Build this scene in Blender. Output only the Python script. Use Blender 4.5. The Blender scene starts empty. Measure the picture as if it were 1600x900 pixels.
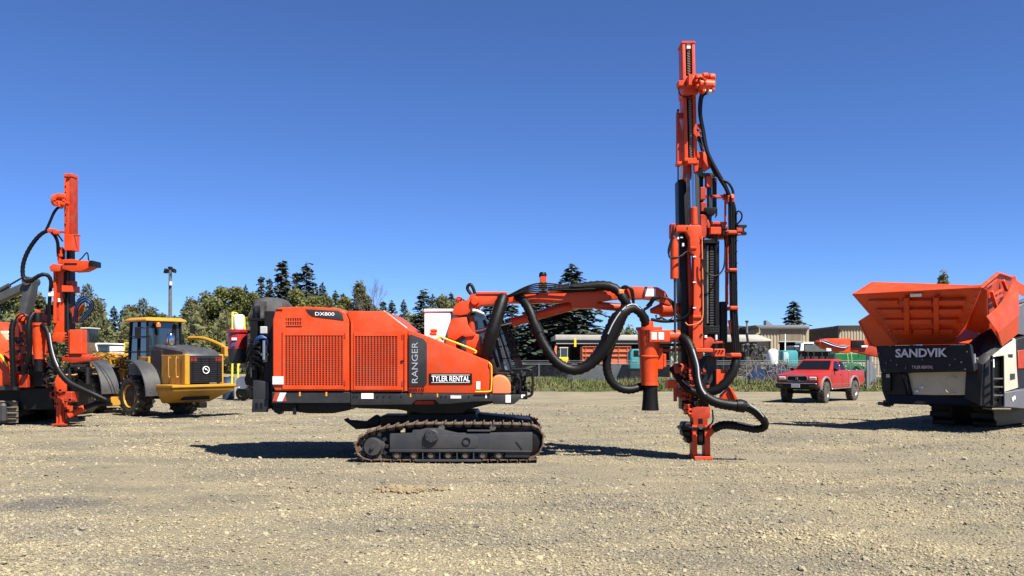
import bpy, bmesh, math, random
import numpy as np
from mathutils import Vector, Matrix, Euler
random.seed(7)
R = math.radians
scene = bpy.context.scene
COL = scene.collection

# ------------------------------------------------------------------ camera
CAM_H, FPX, HOR = 1.7, 1400.0, 560.0          # eye height, focal length and horizon in photo pixels (1600 x 900)
cam = bpy.data.cameras.new('camera')
cam.sensor_width = 36.0
cam.lens = 36.0 * FPX / 1600.0
cam.shift_y = (HOR - 450.0) / 1600.0
cam.clip_start, cam.clip_end = 0.1, 3000.0
cam_ob = bpy.data.objects.new('camera', cam)
cam_ob.location = (0, 0, CAM_H)
cam_ob.rotation_euler = (R(90), 0, 0)
COL.objects.link(cam_ob)
scene.camera = cam_ob

# ------------------------------------------------------------------ sky, sun, exposure
LIGHT = Vector((-0.50, 0.52, -1.0)).normalized()
SUN_ELEV = math.asin(-LIGHT.z)
SUN_AZ = math.atan2(-LIGHT.x, -LIGHT.y)          # clockwise from +Y
world = bpy.data.worlds.new('World')
scene.world = world
world.use_nodes = True
wn = world.node_tree
bg = wn.nodes['Background']
sky = wn.nodes.new('ShaderNodeTexSky')
sky.sky_type = 'NISHITA'
sky.sun_disc = False
sky.sun_elevation = SUN_ELEV
sky.sun_rotation = SUN_AZ
sky.altitude = 4000
sky.air_density = 1.0
sky.dust_density = 0.7
sky.ozone_density = 10.0
tint = wn.nodes.new('ShaderNodeMix')                # camera white balance, the same over the whole sky
tint.data_type = 'RGBA'
tint.blend_type = 'MULTIPLY'
tint.inputs['Factor'].default_value = 1.0
tint.inputs['B'].default_value = (0.86, 0.91, 1.05, 1)
wn.links.new(sky.outputs[0], tint.inputs['A'])
wn.links.new(tint.outputs['Result'], bg.inputs[0])
bg.inputs[1].default_value = 0.058
sun = bpy.data.lights.new('sun', 'SUN')
sun.energy = 5.0
sun.angle = R(0.53)
sun.color = (1.0, 0.95, 0.87)
sun_ob = bpy.data.objects.new('sun', sun)
sun_ob.rotation_euler = LIGHT.to_track_quat('-Z', 'Y').to_euler()
sun_ob.location = (20, -20, 40)
COL.objects.link(sun_ob)
vs = scene.view_settings
vs.view_transform = 'Standard'
vs.look = 'None'
vs.exposure = 1.42
vs.gamma = 1.0
vs.use_curve_mapping = False
scene.render.engine = 'CYCLES'

# ------------------------------------------------------------------ materials
MATS = {}
def mat(name, col, rough=0.5, metal=0.0, var=0.0, vscale=3.0, bump=0.0, bscale=40.0, col2=None, coat=0.0, dirt=0.0,
        dirtcol=(0.30, 0.24, 0.16), spec=0.5, rvar=0.0, emit=None):
    """Principled material: colour drifting between col and col2 by noise, fine bump, dust that settles in blotches"""
    m = bpy.data.materials.new(name)
    m.use_nodes = True
    nt = m.node_tree
    p = nt.nodes['Principled BSDF']
    k_ = 0.74 if max(col) < 0.7 or metal > 0.3 or 'orange' in name else 0.9
    col = tuple(c * k_ for c in col)
    col2 = None if col2 is None else tuple(c * k_ for c in col2)
    dirtcol = tuple(c * 0.74 for c in dirtcol)
    p.inputs['Base Color'].default_value = (*col, 1)
    p.inputs['Roughness'].default_value = rough
    p.inputs['Metallic'].default_value = metal
    p.inputs['Specular IOR Level'].default_value = spec
    if coat:
        p.inputs['Coat Weight'].default_value = coat
        p.inputs['Coat Roughness'].default_value = 0.12
    tc = nt.nodes.new('ShaderNodeTexCoord')
    colsock = None
    if var > 0 or col2 is not None:
        if col2 is None:
            col2 = tuple(max(0, c * (1 - var)) for c in col)
        n = nt.nodes.new('ShaderNodeTexNoise')
        n.inputs['Scale'].default_value = vscale
        n.inputs['Detail'].default_value = 7
        n.inputs['Roughness'].default_value = 0.62
        nt.links.new(tc.outputs['Object'], n.inputs['Vector'])
        r = nt.nodes.new('ShaderNodeValToRGB')
        r.color_ramp.elements[0].position = 0.36
        r.color_ramp.elements[1].position = 0.66
        r.color_ramp.elements[0].color = (*col, 1)
        r.color_ramp.elements[1].color = (*col2, 1)
        nt.links.new(n.outputs['Fac'], r.inputs['Fac'])
        colsock = r.outputs['Color']
    if dirt > 0:
        n = nt.nodes.new('ShaderNodeTexNoise')
        n.inputs['Scale'].default_value = 2.3
        n.inputs['Detail'].default_value = 10
        n.inputs['Roughness'].default_value = 0.72
        nt.links.new(tc.outputs['Object'], n.inputs['Vector'])
        r = nt.nodes.new('ShaderNodeValToRGB')
        r.color_ramp.elements[0].position = 0.42
        r.color_ramp.elements[1].position = 0.78
        r.color_ramp.elements[0].color = (0, 0, 0, 1)
        r.color_ramp.elements[1].color = (dirt, dirt, dirt, 1)
        nt.links.new(n.outputs['Fac'], r.inputs['Fac'])
        mx = nt.nodes.new('ShaderNodeMix')
        mx.data_type = 'RGBA'
        nt.links.new(r.outputs['Color'], mx.inputs['Factor'])
        if colsock: nt.links.new(colsock, mx.inputs['A'])
        else: mx.inputs['A'].default_value = (*col, 1)
        mx.inputs['B'].default_value = (*dirtcol, 1)
        colsock = mx.outputs['Result']
        mr = nt.nodes.new('ShaderNodeMath')
        mr.operation = 'MULTIPLY_ADD'
        nt.links.new(r.outputs['Color'], mr.inputs[0])
        mr.inputs[1].default_value = 0.5
        mr.inputs[2].default_value = rough
        nt.links.new(mr.outputs[0], p.inputs['Roughness'])
    if colsock:
        nt.links.new(colsock, p.inputs['Base Color'])
    if bump > 0:
        n = nt.nodes.new('ShaderNodeTexNoise')
        n.inputs['Scale'].default_value = bscale
        n.inputs['Detail'].default_value = 5
        nt.links.new(tc.outputs['Object'], n.inputs['Vector'])
        b = nt.nodes.new('ShaderNodeBump')
        b.inputs['Strength'].default_value = bump
        b.inputs['Distance'].default_value = 0.02
        nt.links.new(n.outputs['Fac'], b.inputs['Height'])
        nt.links.new(b.outputs['Normal'], p.inputs['Normal'])
    MATS[name] = m
    return m

ORANGE = mat('orange_paint', (0.76, 0.060, 0.003), 0.42, var=0.22, vscale=1.3, coat=0.04, dirt=0.22, spec=0.35)
ORANGE_DULL = mat('orange_paint_dark', (0.50, 0.038, 0.006), 0.5, var=0.35, vscale=6, dirt=0.2, spec=0.35)  # darker copy of the orange; on some parts it stands in for shade
PALE_ORANGE = mat('pale_orange_paint', (0.82, 0.22, 0.07), 0.6, var=0.1, dirt=0.15)  # paler copy of the orange; on the fuel tank it stands in for sun
GREY = mat('dark_grey_paint', (0.018, 0.019, 0.022), 0.5, var=0.3, vscale=2.5, dirt=0.08)
TRACKGREY = mat('undercarriage_grey_paint', (0.036, 0.038, 0.042), 0.5, var=0.3, vscale=3, dirt=0.10)
BLACK = mat('black_rubber', (0.005, 0.005, 0.0055), 0.48, var=0.3, vscale=8, spec=0.18, dirt=0.02, bump=0.15, bscale=60)
BLACKSTEEL = mat('black_steel', (0.008, 0.008, 0.009), 0.42, var=0.3, vscale=6, dirt=0.04, spec=0.2)
CANVAS = mat('black_canvas', (0.052, 0.052, 0.054), 0.85, var=0.3, vscale=5, bump=0.3, bscale=14)
CHROME = mat('polished_rod', (0.60, 0.61, 0.63), 0.18, metal=1.0)
STEEL = mat('worn_steel', (0.28, 0.24, 0.20), 0.45, metal=0.7, var=0.4, vscale=9)
RUST = mat('rusty_track_steel', (0.075, 0.045, 0.03), 0.75, metal=0.1, var=0.5, vscale=9, col2=(0.22, 0.155, 0.105), bump=0.3)
YELLOWRAIL = mat('yellow_rail_paint', (0.80, 0.52, 0.02), 0.4)
LIMERAIL = mat('lime_yellow_rail_paint', (0.72, 0.66, 0.06), 0.4)
WHITE = mat('white_paint', (0.78, 0.78, 0.76), 0.45, var=0.06, dirt=0.12)
LABEL = mat('white_label', (0.74, 0.76, 0.77), 0.5, var=0.25, vscale=30)
LETTERS = mat('white_lettering', (0.80, 0.80, 0.80), 0.5)
LETTERGREY = mat('grey_lettering', (0.34, 0.36, 0.42), 0.5)
DARKRED = mat('dark_red_lettering', (0.06, 0.006, 0.004), 0.6, spec=0.2)
RED = mat('red_paint', (0.42, 0.014, 0.012), 0.35, var=0.25, coat=0.3, dirt=0.12)
BLUEHOSE = mat('blue_hose', (0.02, 0.08, 0.28), 0.45)
AMBER = mat('amber_marker', (0.75, 0.30, 0.04), 0.3)
def glass_mat(name, col, rough=0.06):
    m = mat(name, col, rough, spec=0.9, coat=0.6)
    return m
GLASS = glass_mat('dark_tinted_glass', (0.012, 0.018, 0.022))
BLUEGLASS = glass_mat('blue_tinted_glass', (0.10, 0.17, 0.24), 0.12)

# ------------------------------------------------------------------ mesh helpers
def tag(o, label=None, cat=None, group=None, kind=None):
    if label: o['label'] = label
    if cat: o['category'] = cat
    if group: o['group'] = group
    if kind: o['kind'] = kind
    return o

def thing(name, label, cat, loc=(0, 0, 0), rz=0.0, group=None):
    o = bpy.data.objects.new(name, None)
    o.empty_display_size = 0.3
    o.location = loc
    o.rotation_euler = (0, 0, rz)
    COL.objects.link(o)
    return tag(o, label, cat, group)

def catmull(pts, per=6):
    P = [Vector(p) for p in pts]
    if len(P) < 3: return P
    P = [P[0] * 2 - P[1]] + P + [P[-1] * 2 - P[-2]]
    out = []
    for i in range(1, len(P) - 2):
        a, b, c, d = P[i - 1:i + 3]
        for k in range(per):
            t = k / per
            out.append(0.5 * (2 * b + (c - a) * t + (2 * a - 5 * b + 4 * c - d) * t * t + (3 * b - a - 3 * c + d) * t ** 3))
    out.append(P[-2])
    return out

class MB:
    """collects shapes, build() links them as ONE mesh object"""
    def __init__(s, M=None):
        s.v, s.f, s.M = [], [], M
    def add(s, vs, fs):
        n = len(s.v)
        s.v += [tuple(s.M @ Vector(v)) if s.M else tuple(v) for v in vs]
        s.f += [tuple(i + n for i in f) for f in fs]
        return s
    def box(s, x0, x1, y0, y1, z0, z1):
        vs = [(x, y, z) for z in (z0, z1) for y in (y0, y1) for x in (x0, x1)]
        return s.add(vs, [(0, 2, 3, 1), (4, 5, 7, 6), (0, 1, 5, 4), (2, 6, 7, 3), (0, 4, 6, 2), (1, 3, 7, 5)])
    def prism(s, pts, y0, y1):
        """polygon of (x, z) extruded from y0 to y1"""
        n = len(pts)
        vs = [(p[0], y0, p[1]) for p in pts] + [(p[0], y1, p[1]) for p in pts]
        fs = [tuple(range(n)), tuple(range(2 * n - 1, n - 1, -1))]
        fs += [(i, i + n, (i + 1) % n + n, (i + 1) % n) for i in range(n)]
        return s.add(vs, fs)
    def prismx(s, pts, x0, x1):
        """polygon of (y, z) extruded along x"""
        n = len(pts)
        vs = [(x0, p[0], p[1]) for p in pts] + [(x1, p[0], p[1]) for p in pts]
        fs = [tuple(range(n)), tuple(range(2 * n - 1, n - 1, -1))]
        fs += [(i, i + n, (i + 1) % n + n, (i + 1) % n) for i in range(n)]
        return s.add(vs, fs)
    def prismz(s, pts, z0, z1):
        n = len(pts)
        vs = [(p[0], p[1], z0) for p in pts] + [(p[0], p[1], z1) for p in pts]
        fs = [tuple(range(n)), tuple(range(2 * n - 1, n - 1, -1))]
        fs += [(i, i + n, (i + 1) % n + n, (i + 1) % n) for i in range(n)]
        return s.add(vs, fs)
    def loft(s, rings, caps=True):
        """rings: lists of equally many points"""
        n = len(rings[0])
        vs = [p for r in rings for p in r]
        fs = []
        for k in range(len(rings) - 1):
            for i in range(n):
                fs.append((k * n + i, k * n + (i + 1) % n, (k + 1) * n + (i + 1) % n, (k + 1) * n + i))
        if caps:
            fs.append(tuple(range(n - 1, -1, -1)))
            fs.append(tuple((len(rings) - 1) * n + i for i in range(n)))
        return s.add(vs, fs)
    def bar(s, p, q, w, h=None, up=(0, 0, 1)):
        h = w if h is None else h
        p, q = Vector(p), Vector(q)
        d = (q - p).normalized()
        u = d.cross(Vector(up))
        if u.length < 1e-3: u = d.cross(Vector((0, 1, 0)))
        u.normalize()
        v = u.cross(d)
        rings = [[c + u * (a * w / 2) + v * (b * h / 2) for a, b in ((-1, -1), (1, -1), (1, 1), (-1, 1))] for c in (p, q)]
        return s.loft([[tuple(x) for x in r] for r in rings])
    def tube(s, pts, r, n=10, smooth=0, rib=0.0, caps=True, flat=None):
        """pipe along points; r a number or one per point; rib makes every other ring thicker"""
        P = [Vector(p) for p in pts]
        rr = list(r) if hasattr(r, '__len__') else [r] * len(P)
        if smooth and len(P) > 2:
            m = len(P)
            Q = catmull(P, smooth)
            rr = [float(np.interp(i / smooth, range(m), rr)) for i in range(len(Q))]
            P = Q
        if rib:
            L = sum((P[i + 1] - P[i]).length for i in range(len(P) - 1))
            step = rib
            Q, RR = [], []
            acc = 0.0
            seg = 0
            k = max(4, int(L / step))
            cum = [0.0]
            for i in range(len(P) - 1): cum.append(cum[-1] + (P[i + 1] - P[i]).length)
            for j in range(k + 1):
                t = L * j / k
                x = float(np.interp(t, cum, [a.x for a in P])); y = float(np.interp(t, cum, [a.y for a in P])); z = float(np.interp(t, cum, [a.z for a in P]))
                Q.append(Vector((x, y, z)))
                RR.append(float(np.interp(t, cum, rr)) * (1.0 if j % 2 else 0.87))
            P, rr = Q, RR
        prev = None
        rings = []
        for i, c in enumerate(P):
            d = (P[min(i + 1, len(P) - 1)] - P[max(i - 1, 0)])
            if d.length < 1e-9: d = Vector((0, 0, 1))
            d.normalize()
            if prev is None:
                u = d.cross(Vector((0, 1, 0)))
                if u.length < 0.1: u = d.cross(Vector((1, 0, 0)))
            else:
                u = prev - d * prev.dot(d)
            u.normalize()
            prev = u
            v = d.cross(u)
            rings.append([tuple(c + (u * math.cos(2 * math.pi * k / n) + v * math.sin(2 * math.pi * k / n)) * rr[i]) for k in range(n)])
        return s.loft(rings, caps)
    def cyl(s, p, q, r0, r1=None, n=20):
        return s.tube([p, q], [r0, r0 if r1 is None else r1], n)
    def lathe(s, prof, c, axis='z', n=24, ring=False):
        """prof: (radius, height) list turned round an axis through c"""
        rings = []
        for r, h in prof:
            ring_ = []
            for k in range(n):
                a, b = r * math.cos(2 * math.pi * k / n), r * math.sin(2 * math.pi * k / n)
                o = {'z': (a, b, h), 'y': (a, h, b), 'x': (h, a, b)}[axis]
                ring_.append((c[0] + o[0], c[1] + o[1], c[2] + o[2]))
            rings.append(ring_)
        return s.loft(rings + [rings[0]], caps=False) if ring else s.loft(rings)
    def sphere(s, c, r, n=10, m=6):
        r = r if hasattr(r, '__len__') else (r, r, r)
        rings = []
        for j in range(m + 1):
            a = math.pi * (j + 0.02) / (m + 0.04) - math.pi / 2
            rings.append([(c[0] + r[0] * math.cos(a) * math.cos(2 * math.pi * k / n), c[1] + r[1] * math.cos(a) * math.sin(2 * math.pi * k / n), c[2] + r[2] * math.sin(a)) for k in range(n)])
        return s.loft(rings)
    def mesh(s, name, origin=(0, 0, 0), bevel=0.0, smooth=35, seg=1):
        me = bpy.data.meshes.new(name)
        o = Vector(origin)
        me.from_pydata([tuple(Vector(v) - o) for v in s.v], [], s.f)
        bm = bmesh.new()
        bm.from_mesh(me)
        bmesh.ops.recalc_face_normals(bm, faces=bm.faces)
        if bevel > 0:
            es = [e for e in bm.edges if len(e.link_faces) == 2 and e.calc_face_angle(0) > R(28)]
            bmesh.ops.bevel(bm, geom=es, offset=bevel, segments=seg, profile=0.6, affect='EDGES', clamp_overlap=True)
        bm.to_mesh(me)
        bm.free()
        if smooth:
            me.shade_smooth()
            me.set_sharp_from_angle(angle=R(smooth))
        return me
    def build(s, name, m, parent=None, bevel=0.0, smooth=35, origin=None, seg=1, label=None, stuff=False):
        if origin is None:
            top = parent
            while top is not None and top.parent is not None: top = top.parent
            origin = top.location if (top is not None and abs(top.rotation_euler.z) < 1e-6 and top.get('worldbuilt')) else (0, 0, 0)
        me = s.mesh(name, origin, bevel, smooth, seg)
        me.materials.append(m)
        o = bpy.data.objects.new(name, me)
        COL.objects.link(o)
        o.parent = parent
        if label: o['label'] = label
        if stuff: o['kind'] = 'stuff'
        return o

def inst(me, name, parent, loc=(0, 0, 0), rot=(0, 0, 0), scale=(1, 1, 1)):
    o = bpy.data.objects.new(name, me)
    o.location, o.rotation_euler, o.scale = loc, rot, scale
    o.parent = parent
    COL.objects.link(o)
    return o

def copy_tree(o, parent=None):
    c = o.copy()
    COL.objects.link(c)
    c.parent = parent
    for ch in list(o.children): copy_tree(ch, c)
    return c

def lettering(body, m, parent, centre, U, V, width, height, name='lettering', bold=0.0, ext=0.004, origin=None, shear=0.0, spacing=1.0):
    """flat letters as a mesh: centred at centre, running along U with V upwards"""
    cu = bpy.data.curves.new(name, 'FONT')
    cu.body = body
    cu.offset = bold
    cu.shear = shear
    cu.space_character = spacing
    cu.resolution_u = 3
    tmp = bpy.data.objects.new('tmp', cu)
    COL.objects.link(tmp)
    dg = bpy.context.evaluated_depsgraph_get()
    me = bpy.data.meshes.new_from_object(tmp.evaluated_get(dg))
    bpy.data.objects.remove(tmp)
    co = np.array([v.co[:] for v in me.vertices])
    lo, hi = co.min(0), co.max(0)
    U, V = Vector(U).normalized(), Vector(V).normalized()
    N = U.cross(V)
    if origin is None:
        top = parent
        while top.parent is not None: top = top.parent
        origin = top.location if top.get('worldbuilt') else (0, 0, 0)
    c = Vector(centre) - Vector(origin)
    for v in me.vertices:
        a = ((v.co.x - lo[0]) / (hi[0] - lo[0]) - 0.5) * width
        b = ((v.co.y - lo[1]) / (hi[1] - lo[1]) - 0.5) * height
        v.co = c + U * a + V * b + N * ext
    me.materials.clear()
    me.materials.append(m)
    me.name = name
    o = bpy.data.objects.new(name, me)
    COL.objects.link(o)
    o.parent = parent
    return o

def WX(px, D): return (px - 800.0) * D / FPX
def WZ(py, D): return CAM_H + (HOR - py) * D / FPX
def W(px, py, D): return (WX(px, D), D, WZ(py, D))
def poly(pts, D): return [(WX(a, D), WZ(b, D)) for a, b in pts]
# ------------------------------------------------------------------ ground
def yard_patches(nt):
    """world-position colour drift shared by the ground sheet and the stones lying on it: sandy lanes, grey gravel, one damp stain"""
    N = nt.nodes.new; L = nt.links.new
    geo = N('ShaderNodeNewGeometry')
    mp = N('ShaderNodeMapping'); mp.inputs['Scale'].default_value = (0.55, 1.0, 0.0); L(geo.outputs['Position'], mp.inputs['Vector'])
    def noise(scale, detail, rough):
        n = N('ShaderNodeTexNoise'); n.inputs['Scale'].default_value = scale; n.inputs['Detail'].default_value = detail
        n.inputs['Roughness'].default_value = rough; L(mp.outputs[0], n.inputs['Vector']); return n
    def ramp(src, a, b, ca, cb):
        r = N('ShaderNodeValToRGB'); r.color_ramp.elements[0].position = a; r.color_ramp.elements[1].position = b
        r.color_ramp.elements[0].color = (*ca, 1); r.color_ramp.elements[1].color = (*cb, 1); L(src, r.inputs['Fac']); return r
    c = ramp(noise(0.75, 8, 0.66).outputs['Fac'], 0.40, 0.62, (0.262, 0.226, 0.148), (0.176, 0.158, 0.118))
    g = ramp(noise(0.28, 5, 0.6).outputs['Fac'], 0.46, 0.66, (0, 0, 0), (0.6, 0.6, 0.6))
    m1 = N('ShaderNodeMix'); m1.data_type = 'RGBA'; L(g.outputs['Color'], m1.inputs['Factor']); L(c.outputs['Color'], m1.inputs['A']); m1.inputs['B'].default_value = (0.168, 0.153, 0.120, 1)
    # damp stain on the left of the foreground
    sb = N('ShaderNodeMapping'); sb.inputs['Location'].default_value = (5.5 / 1.15, -10.6 / 0.75, 0); sb.inputs['Scale'].default_value = (1 / 1.15, 1 / 0.75, 0); L(geo.outputs['Position'], sb.inputs['Vector'])
    ln = N('ShaderNodeVectorMath'); ln.operation = 'LENGTH'; L(sb.outputs[0], ln.inputs[0])
    ad = N('ShaderNodeMath'); ad.operation = 'MULTIPLY_ADD'; L(noise(2.2, 6, 0.65).outputs['Fac'], ad.inputs[0]); ad.inputs[1].default_value = 1.3; L(ln.outputs['Value'], ad.inputs[2])
    st = ramp(ad.outputs[0], 0.95, 1.75, (0.75, 0.75, 0.75), (0, 0, 0))
    st.color_ramp.interpolation = 'EASE'
    dv = N('ShaderNodeMath'); dv.operation = 'MULTIPLY'; L(ad.outputs[0], dv.inputs[0]); dv.inputs[1].default_value = 0.5; L(dv.outputs[0], st.inputs['Fac'])
    st.color_ramp.elements[0].position = 0.45; st.color_ramp.elements[1].position = 0.85
    m2 = N('ShaderNodeMix'); m2.data_type = 'RGBA'; L(st.outputs['Color'], m2.inputs['Factor']); L(m1.outputs['Result'], m2.inputs['A']); m2.inputs['B'].default_value = (0.098, 0.094, 0.090, 1)
    return m2.outputs['Result']

def ground_material():
    m = bpy.data.materials.new('gravel_yard')
    m.use_nodes = True
    nt = m.node_tree; N = nt.nodes.new; L = nt.links.new
    p = nt.nodes['Principled BSDF']
    p.inputs['Roughness'].default_value = 0.95
    p.inputs['Specular IOR Level'].default_value = 0.12
    base = yard_patches(nt)
    geo = N('ShaderNodeNewGeometry')
    vor = N('ShaderNodeTexVoronoi'); vor.inputs['Scale'].default_value = 34; L(geo.outputs['Position'], vor.inputs['Vector'])
    bw = N('ShaderNodeRGBToBW'); L(vor.outputs['Color'], bw.inputs[0])
    r = N('ShaderNodeValToRGB'); r.color_ramp.elements[0].position = 0.15; r.color_ramp.elements[1].position = 0.85
    r.color_ramp.elements[0].color = (0.70, 0.69, 0.67, 1); r.color_ramp.elements[1].color = (1.12, 1.10, 1.06, 1); L(bw.outputs[0], r.inputs['Fac'])
    mx = N('ShaderNodeMix'); mx.data_type = 'RGBA'; mx.blend_type = 'MULTIPLY'; mx.inputs['Factor'].default_value = 0.8
    L(base, mx.inputs['A']); L(r.outputs['Color'], mx.inputs['B'])
    L(mx.outputs['Result'], p.inputs['Base Color'])
    h = N('ShaderNodeTexNoise'); h.inputs['Scale'].default_value = 42; h.inputs['Detail'].default_value = 6; h.inputs['Roughness'].default_value = 0.7; L(geo.outputs['Position'], h.inputs['Vector'])
    add = N('ShaderNodeMath'); add.operation = 'MULTIPLY_ADD'
    L(vor.outputs['Distance'], add.inputs[0]); add.inputs[1].default_value = -1.0; L(h.outputs['Fac'], add.inputs[2])
    b = N('ShaderNodeBump'); b.inputs['Strength'].default_value = 0.9; b.inputs['Distance'].default_value = 0.03
    L(add.outputs[0], b.inputs['Height']); L(b.outputs['Normal'], p.inputs['Normal'])
    return m

GRAVEL = ground_material()
def ground_h(x, y):
    """gentle unevenness of the yard, flat to a few centimetres"""
    return 0.008 * math.sin(x * 0.9 + y * 0.35) * math.sin(y * 0.55 - x * 0.2) + 0.004 * math.sin(2.3 * x + 1.7 * y) - 0.012
def ground():
    ys = list(np.arange(-14, 46, 0.45)) + list(np.geomspace(46, 1500, 26))
    xs = [-1500, -700, -300, -150, -90, -60] + list(np.arange(-40, 40.1, 0.6)) + [60, 90, 150, 300, 700, 1500]
    ys = [-300, -80, -30] + ys
    vs = [(x, y, ground_h(x, y) if -14 <= y < 46 and abs(x) <= 40 else -0.012) for y in ys for x in xs]
    n = len(xs)
    fs = [(j * n + i, j * n + i + 1, (j + 1) * n + i + 1, (j + 1) * n + i) for j in range(len(ys) - 1) for i in range(n - 1)]
    o = MB().add(vs, fs).build('ground', GRAVEL, smooth=60)
    tag(o, kind='structure')
ground()

STONE = bpy.data.materials.new('crushed_stone')
STONE.use_nodes = True
_nt = STONE.node_tree
_p = _nt.nodes['Principled BSDF']
_p.inputs['Roughness'].default_value = 0.9
_p.inputs['Specular IOR Level'].default_value = 0.2
_oi = _nt.nodes.new('ShaderNodeObjectInfo')
_r = _nt.nodes.new('ShaderNodeValToRGB')
_r.color_ramp.elements[0].color = (0.48, 0.48, 0.48, 1)
_r.color_ramp.elements[1].color = (1.35, 1.33, 1.26, 1)
for pos, c in ((0.12, (0.78, 0.77, 0.76)), (0.5, (1.0, 0.99, 0.96)), (0.88, (1.12, 1.10, 1.05))):
    e = _r.color_ramp.elements.new(pos); e.color = (*c, 1)
_nt.links.new(_oi.outputs['Random'], _r.inputs['Fac'])
_mx = _nt.nodes.new('ShaderNodeMix'); _mx.data_type = 'RGBA'; _mx.blend_type = 'MULTIPLY'; _mx.inputs['Factor'].default_value = 1.0
_nt.links.new(yard_patches(_nt), _mx.inputs['A']); _nt.links.new(_r.outputs['Color'], _mx.inputs['B'])
_nt.links.new(_mx.outputs['Result'], _p.inputs['Base Color'])

def scatter(name, pts, scl, rot, material, kind='stuff', label=None, cat=None, subdiv=1):
    """points carrying a scale and a rotation; geometry nodes put an angular stone on each"""
    me = bpy.data.meshes.new(name)
    me.from_pydata(pts.tolist(), [], [])
    a = me.attributes.new('scl', 'FLOAT_VECTOR', 'POINT'); a.data.foreach_set('vector', scl.astype(np.float32).ravel())
    a = me.attributes.new('rot', 'FLOAT_VECTOR', 'POINT'); a.data.foreach_set('vector', rot.astype(np.float32).ravel())
    o = bpy.data.objects.new(name, me)
    COL.objects.link(o)
    g = bpy.data.node_groups.new(name + '_nodes', 'GeometryNodeTree')
    g.interface.new_socket('Geometry', in_out='INPUT', socket_type='NodeSocketGeometry')
    g.interface.new_socket('Geometry', in_out='OUTPUT', socket_type='NodeSocketGeometry')
    N, L = g.nodes.new, g.links.new
    gi, go = N('NodeGroupInput'), N('NodeGroupOutput')
    ico = N('GeometryNodeMeshIcoSphere'); ico.inputs['Radius'].default_value = 1.0; ico.inputs['Subdivisions'].default_value = subdiv
    sm = N('GeometryNodeSetMaterial'); sm.inputs['Material'].default_value = material
    L(ico.outputs['Mesh'], sm.inputs['Geometry'])
    sh = N('GeometryNodeSetShadeSmooth'); sh.inputs['Shade Smooth'].default_value = False
    L(sm.outputs[0], sh.inputs[0])
    ip = N('GeometryNodeInstanceOnPoints')
    L(gi.outputs[0], ip.inputs['Points']); L(sh.outputs[0], ip.inputs['Instance'])
    for an, sk in (('scl', 'Scale'), ('rot', 'Rotation')):
        na = N('GeometryNodeInputNamedAttribute'); na.data_type = 'FLOAT_VECTOR'; na.inputs['Name'].default_value = an
        L(na.outputs[0], ip.inputs[sk])
    L(ip.outputs[0], go.inputs[0])
    md = o.modifiers.new('stones', 'NODES'); md.node_group = g
    return tag(o, label, cat, kind=kind)

rng = np.random.default_rng(11)
def gravel():
    n = 250000
    D = 5.6 * (34.0 / 5.6) ** rng.random(n)
    x = (rng.random(n) - 0.5) * 1.32 * D
    # clumped: some lanes are swept almost bare
    lane = np.sin(x * 0.55 + 1.3) * np.sin(D * 0.8 + 0.4 * x) + 0.6 * np.sin(x * 1.7 + D * 1.1)
    keep = rng.random(n) < 0.60 + 0.36 * lane
    x, D = x[keep], D[keep]
    n = len(x)
    s = 0.0058 * np.exp(rng.normal(0.15, 0.46, n)) * (0.75 + D / 26.0)
    z = 0.008 * np.sin(x * 0.9 + D * 0.35) * np.sin(D * 0.55 - x * 0.2) + 0.004 * np.sin(2.3 * x + 1.7 * D) - 0.012
    pts = np.stack([x, D, z + s * 0.25], 1)
    scl = np.stack([s * rng.uniform(0.8, 1.7, n), s * rng.uniform(0.7, 1.3, n), s * rng.uniform(0.35, 0.75, n)], 1)
    rot = np.stack([rng.uniform(-0.5, 0.5, n), rng.uniform(-0.5, 0.5, n), rng.uniform(0, 6.28, n)], 1)
    scatter('gravel', pts, scl, rot, STONE, label='loose crushed gravel covering the yard', cat='gravel')
gravel()

# pale clump of sandy soil with clods in front of the near track
SOIL = mat('pale_sandy_soil', (0.46, 0.36, 0.21), 0.95, col2=(0.30, 0.235, 0.14), vscale=9, bump=0.8, bscale=30, spec=0.1)
def clump():
    D0 = 11.6
    n = 330
    a = rng.uniform(0, 6.28, n); rr = np.sqrt(rng.random(n)) * (0.75 + 0.35 * np.sin(3 * a + 1) * np.cos(2 * a))
    x = WX(628, D0) + np.cos(a) * rr * 0.46 + rng.normal(0, .04, n); y = D0 + np.sin(a) * rr * 0.30 + rng.normal(0, .05, n)
    s = 0.012 + 0.045 * rng.random(n) ** 3 * (1.2 - rr)
    pts = np.stack([x, y, 0.012 * (1 - rr) + s * 0.2], 1)
    scl = np.stack([s * rng.uniform(0.9, 1.8, n), s * rng.uniform(0.8, 1.4, n), s * rng.uniform(0.5, 0.9, n)], 1)
    rot = np.stack([rng.uniform(-0.6, 0.6, n), rng.uniform(-0.6, 0.6, n), rng.uniform(0, 6.28, n)], 1)
    scatter('soil_clods', pts, scl, rot, SOIL, label='pale crumbled clods of sandy soil in front of the track', cat='soil', subdiv=2)
clump()

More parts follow.
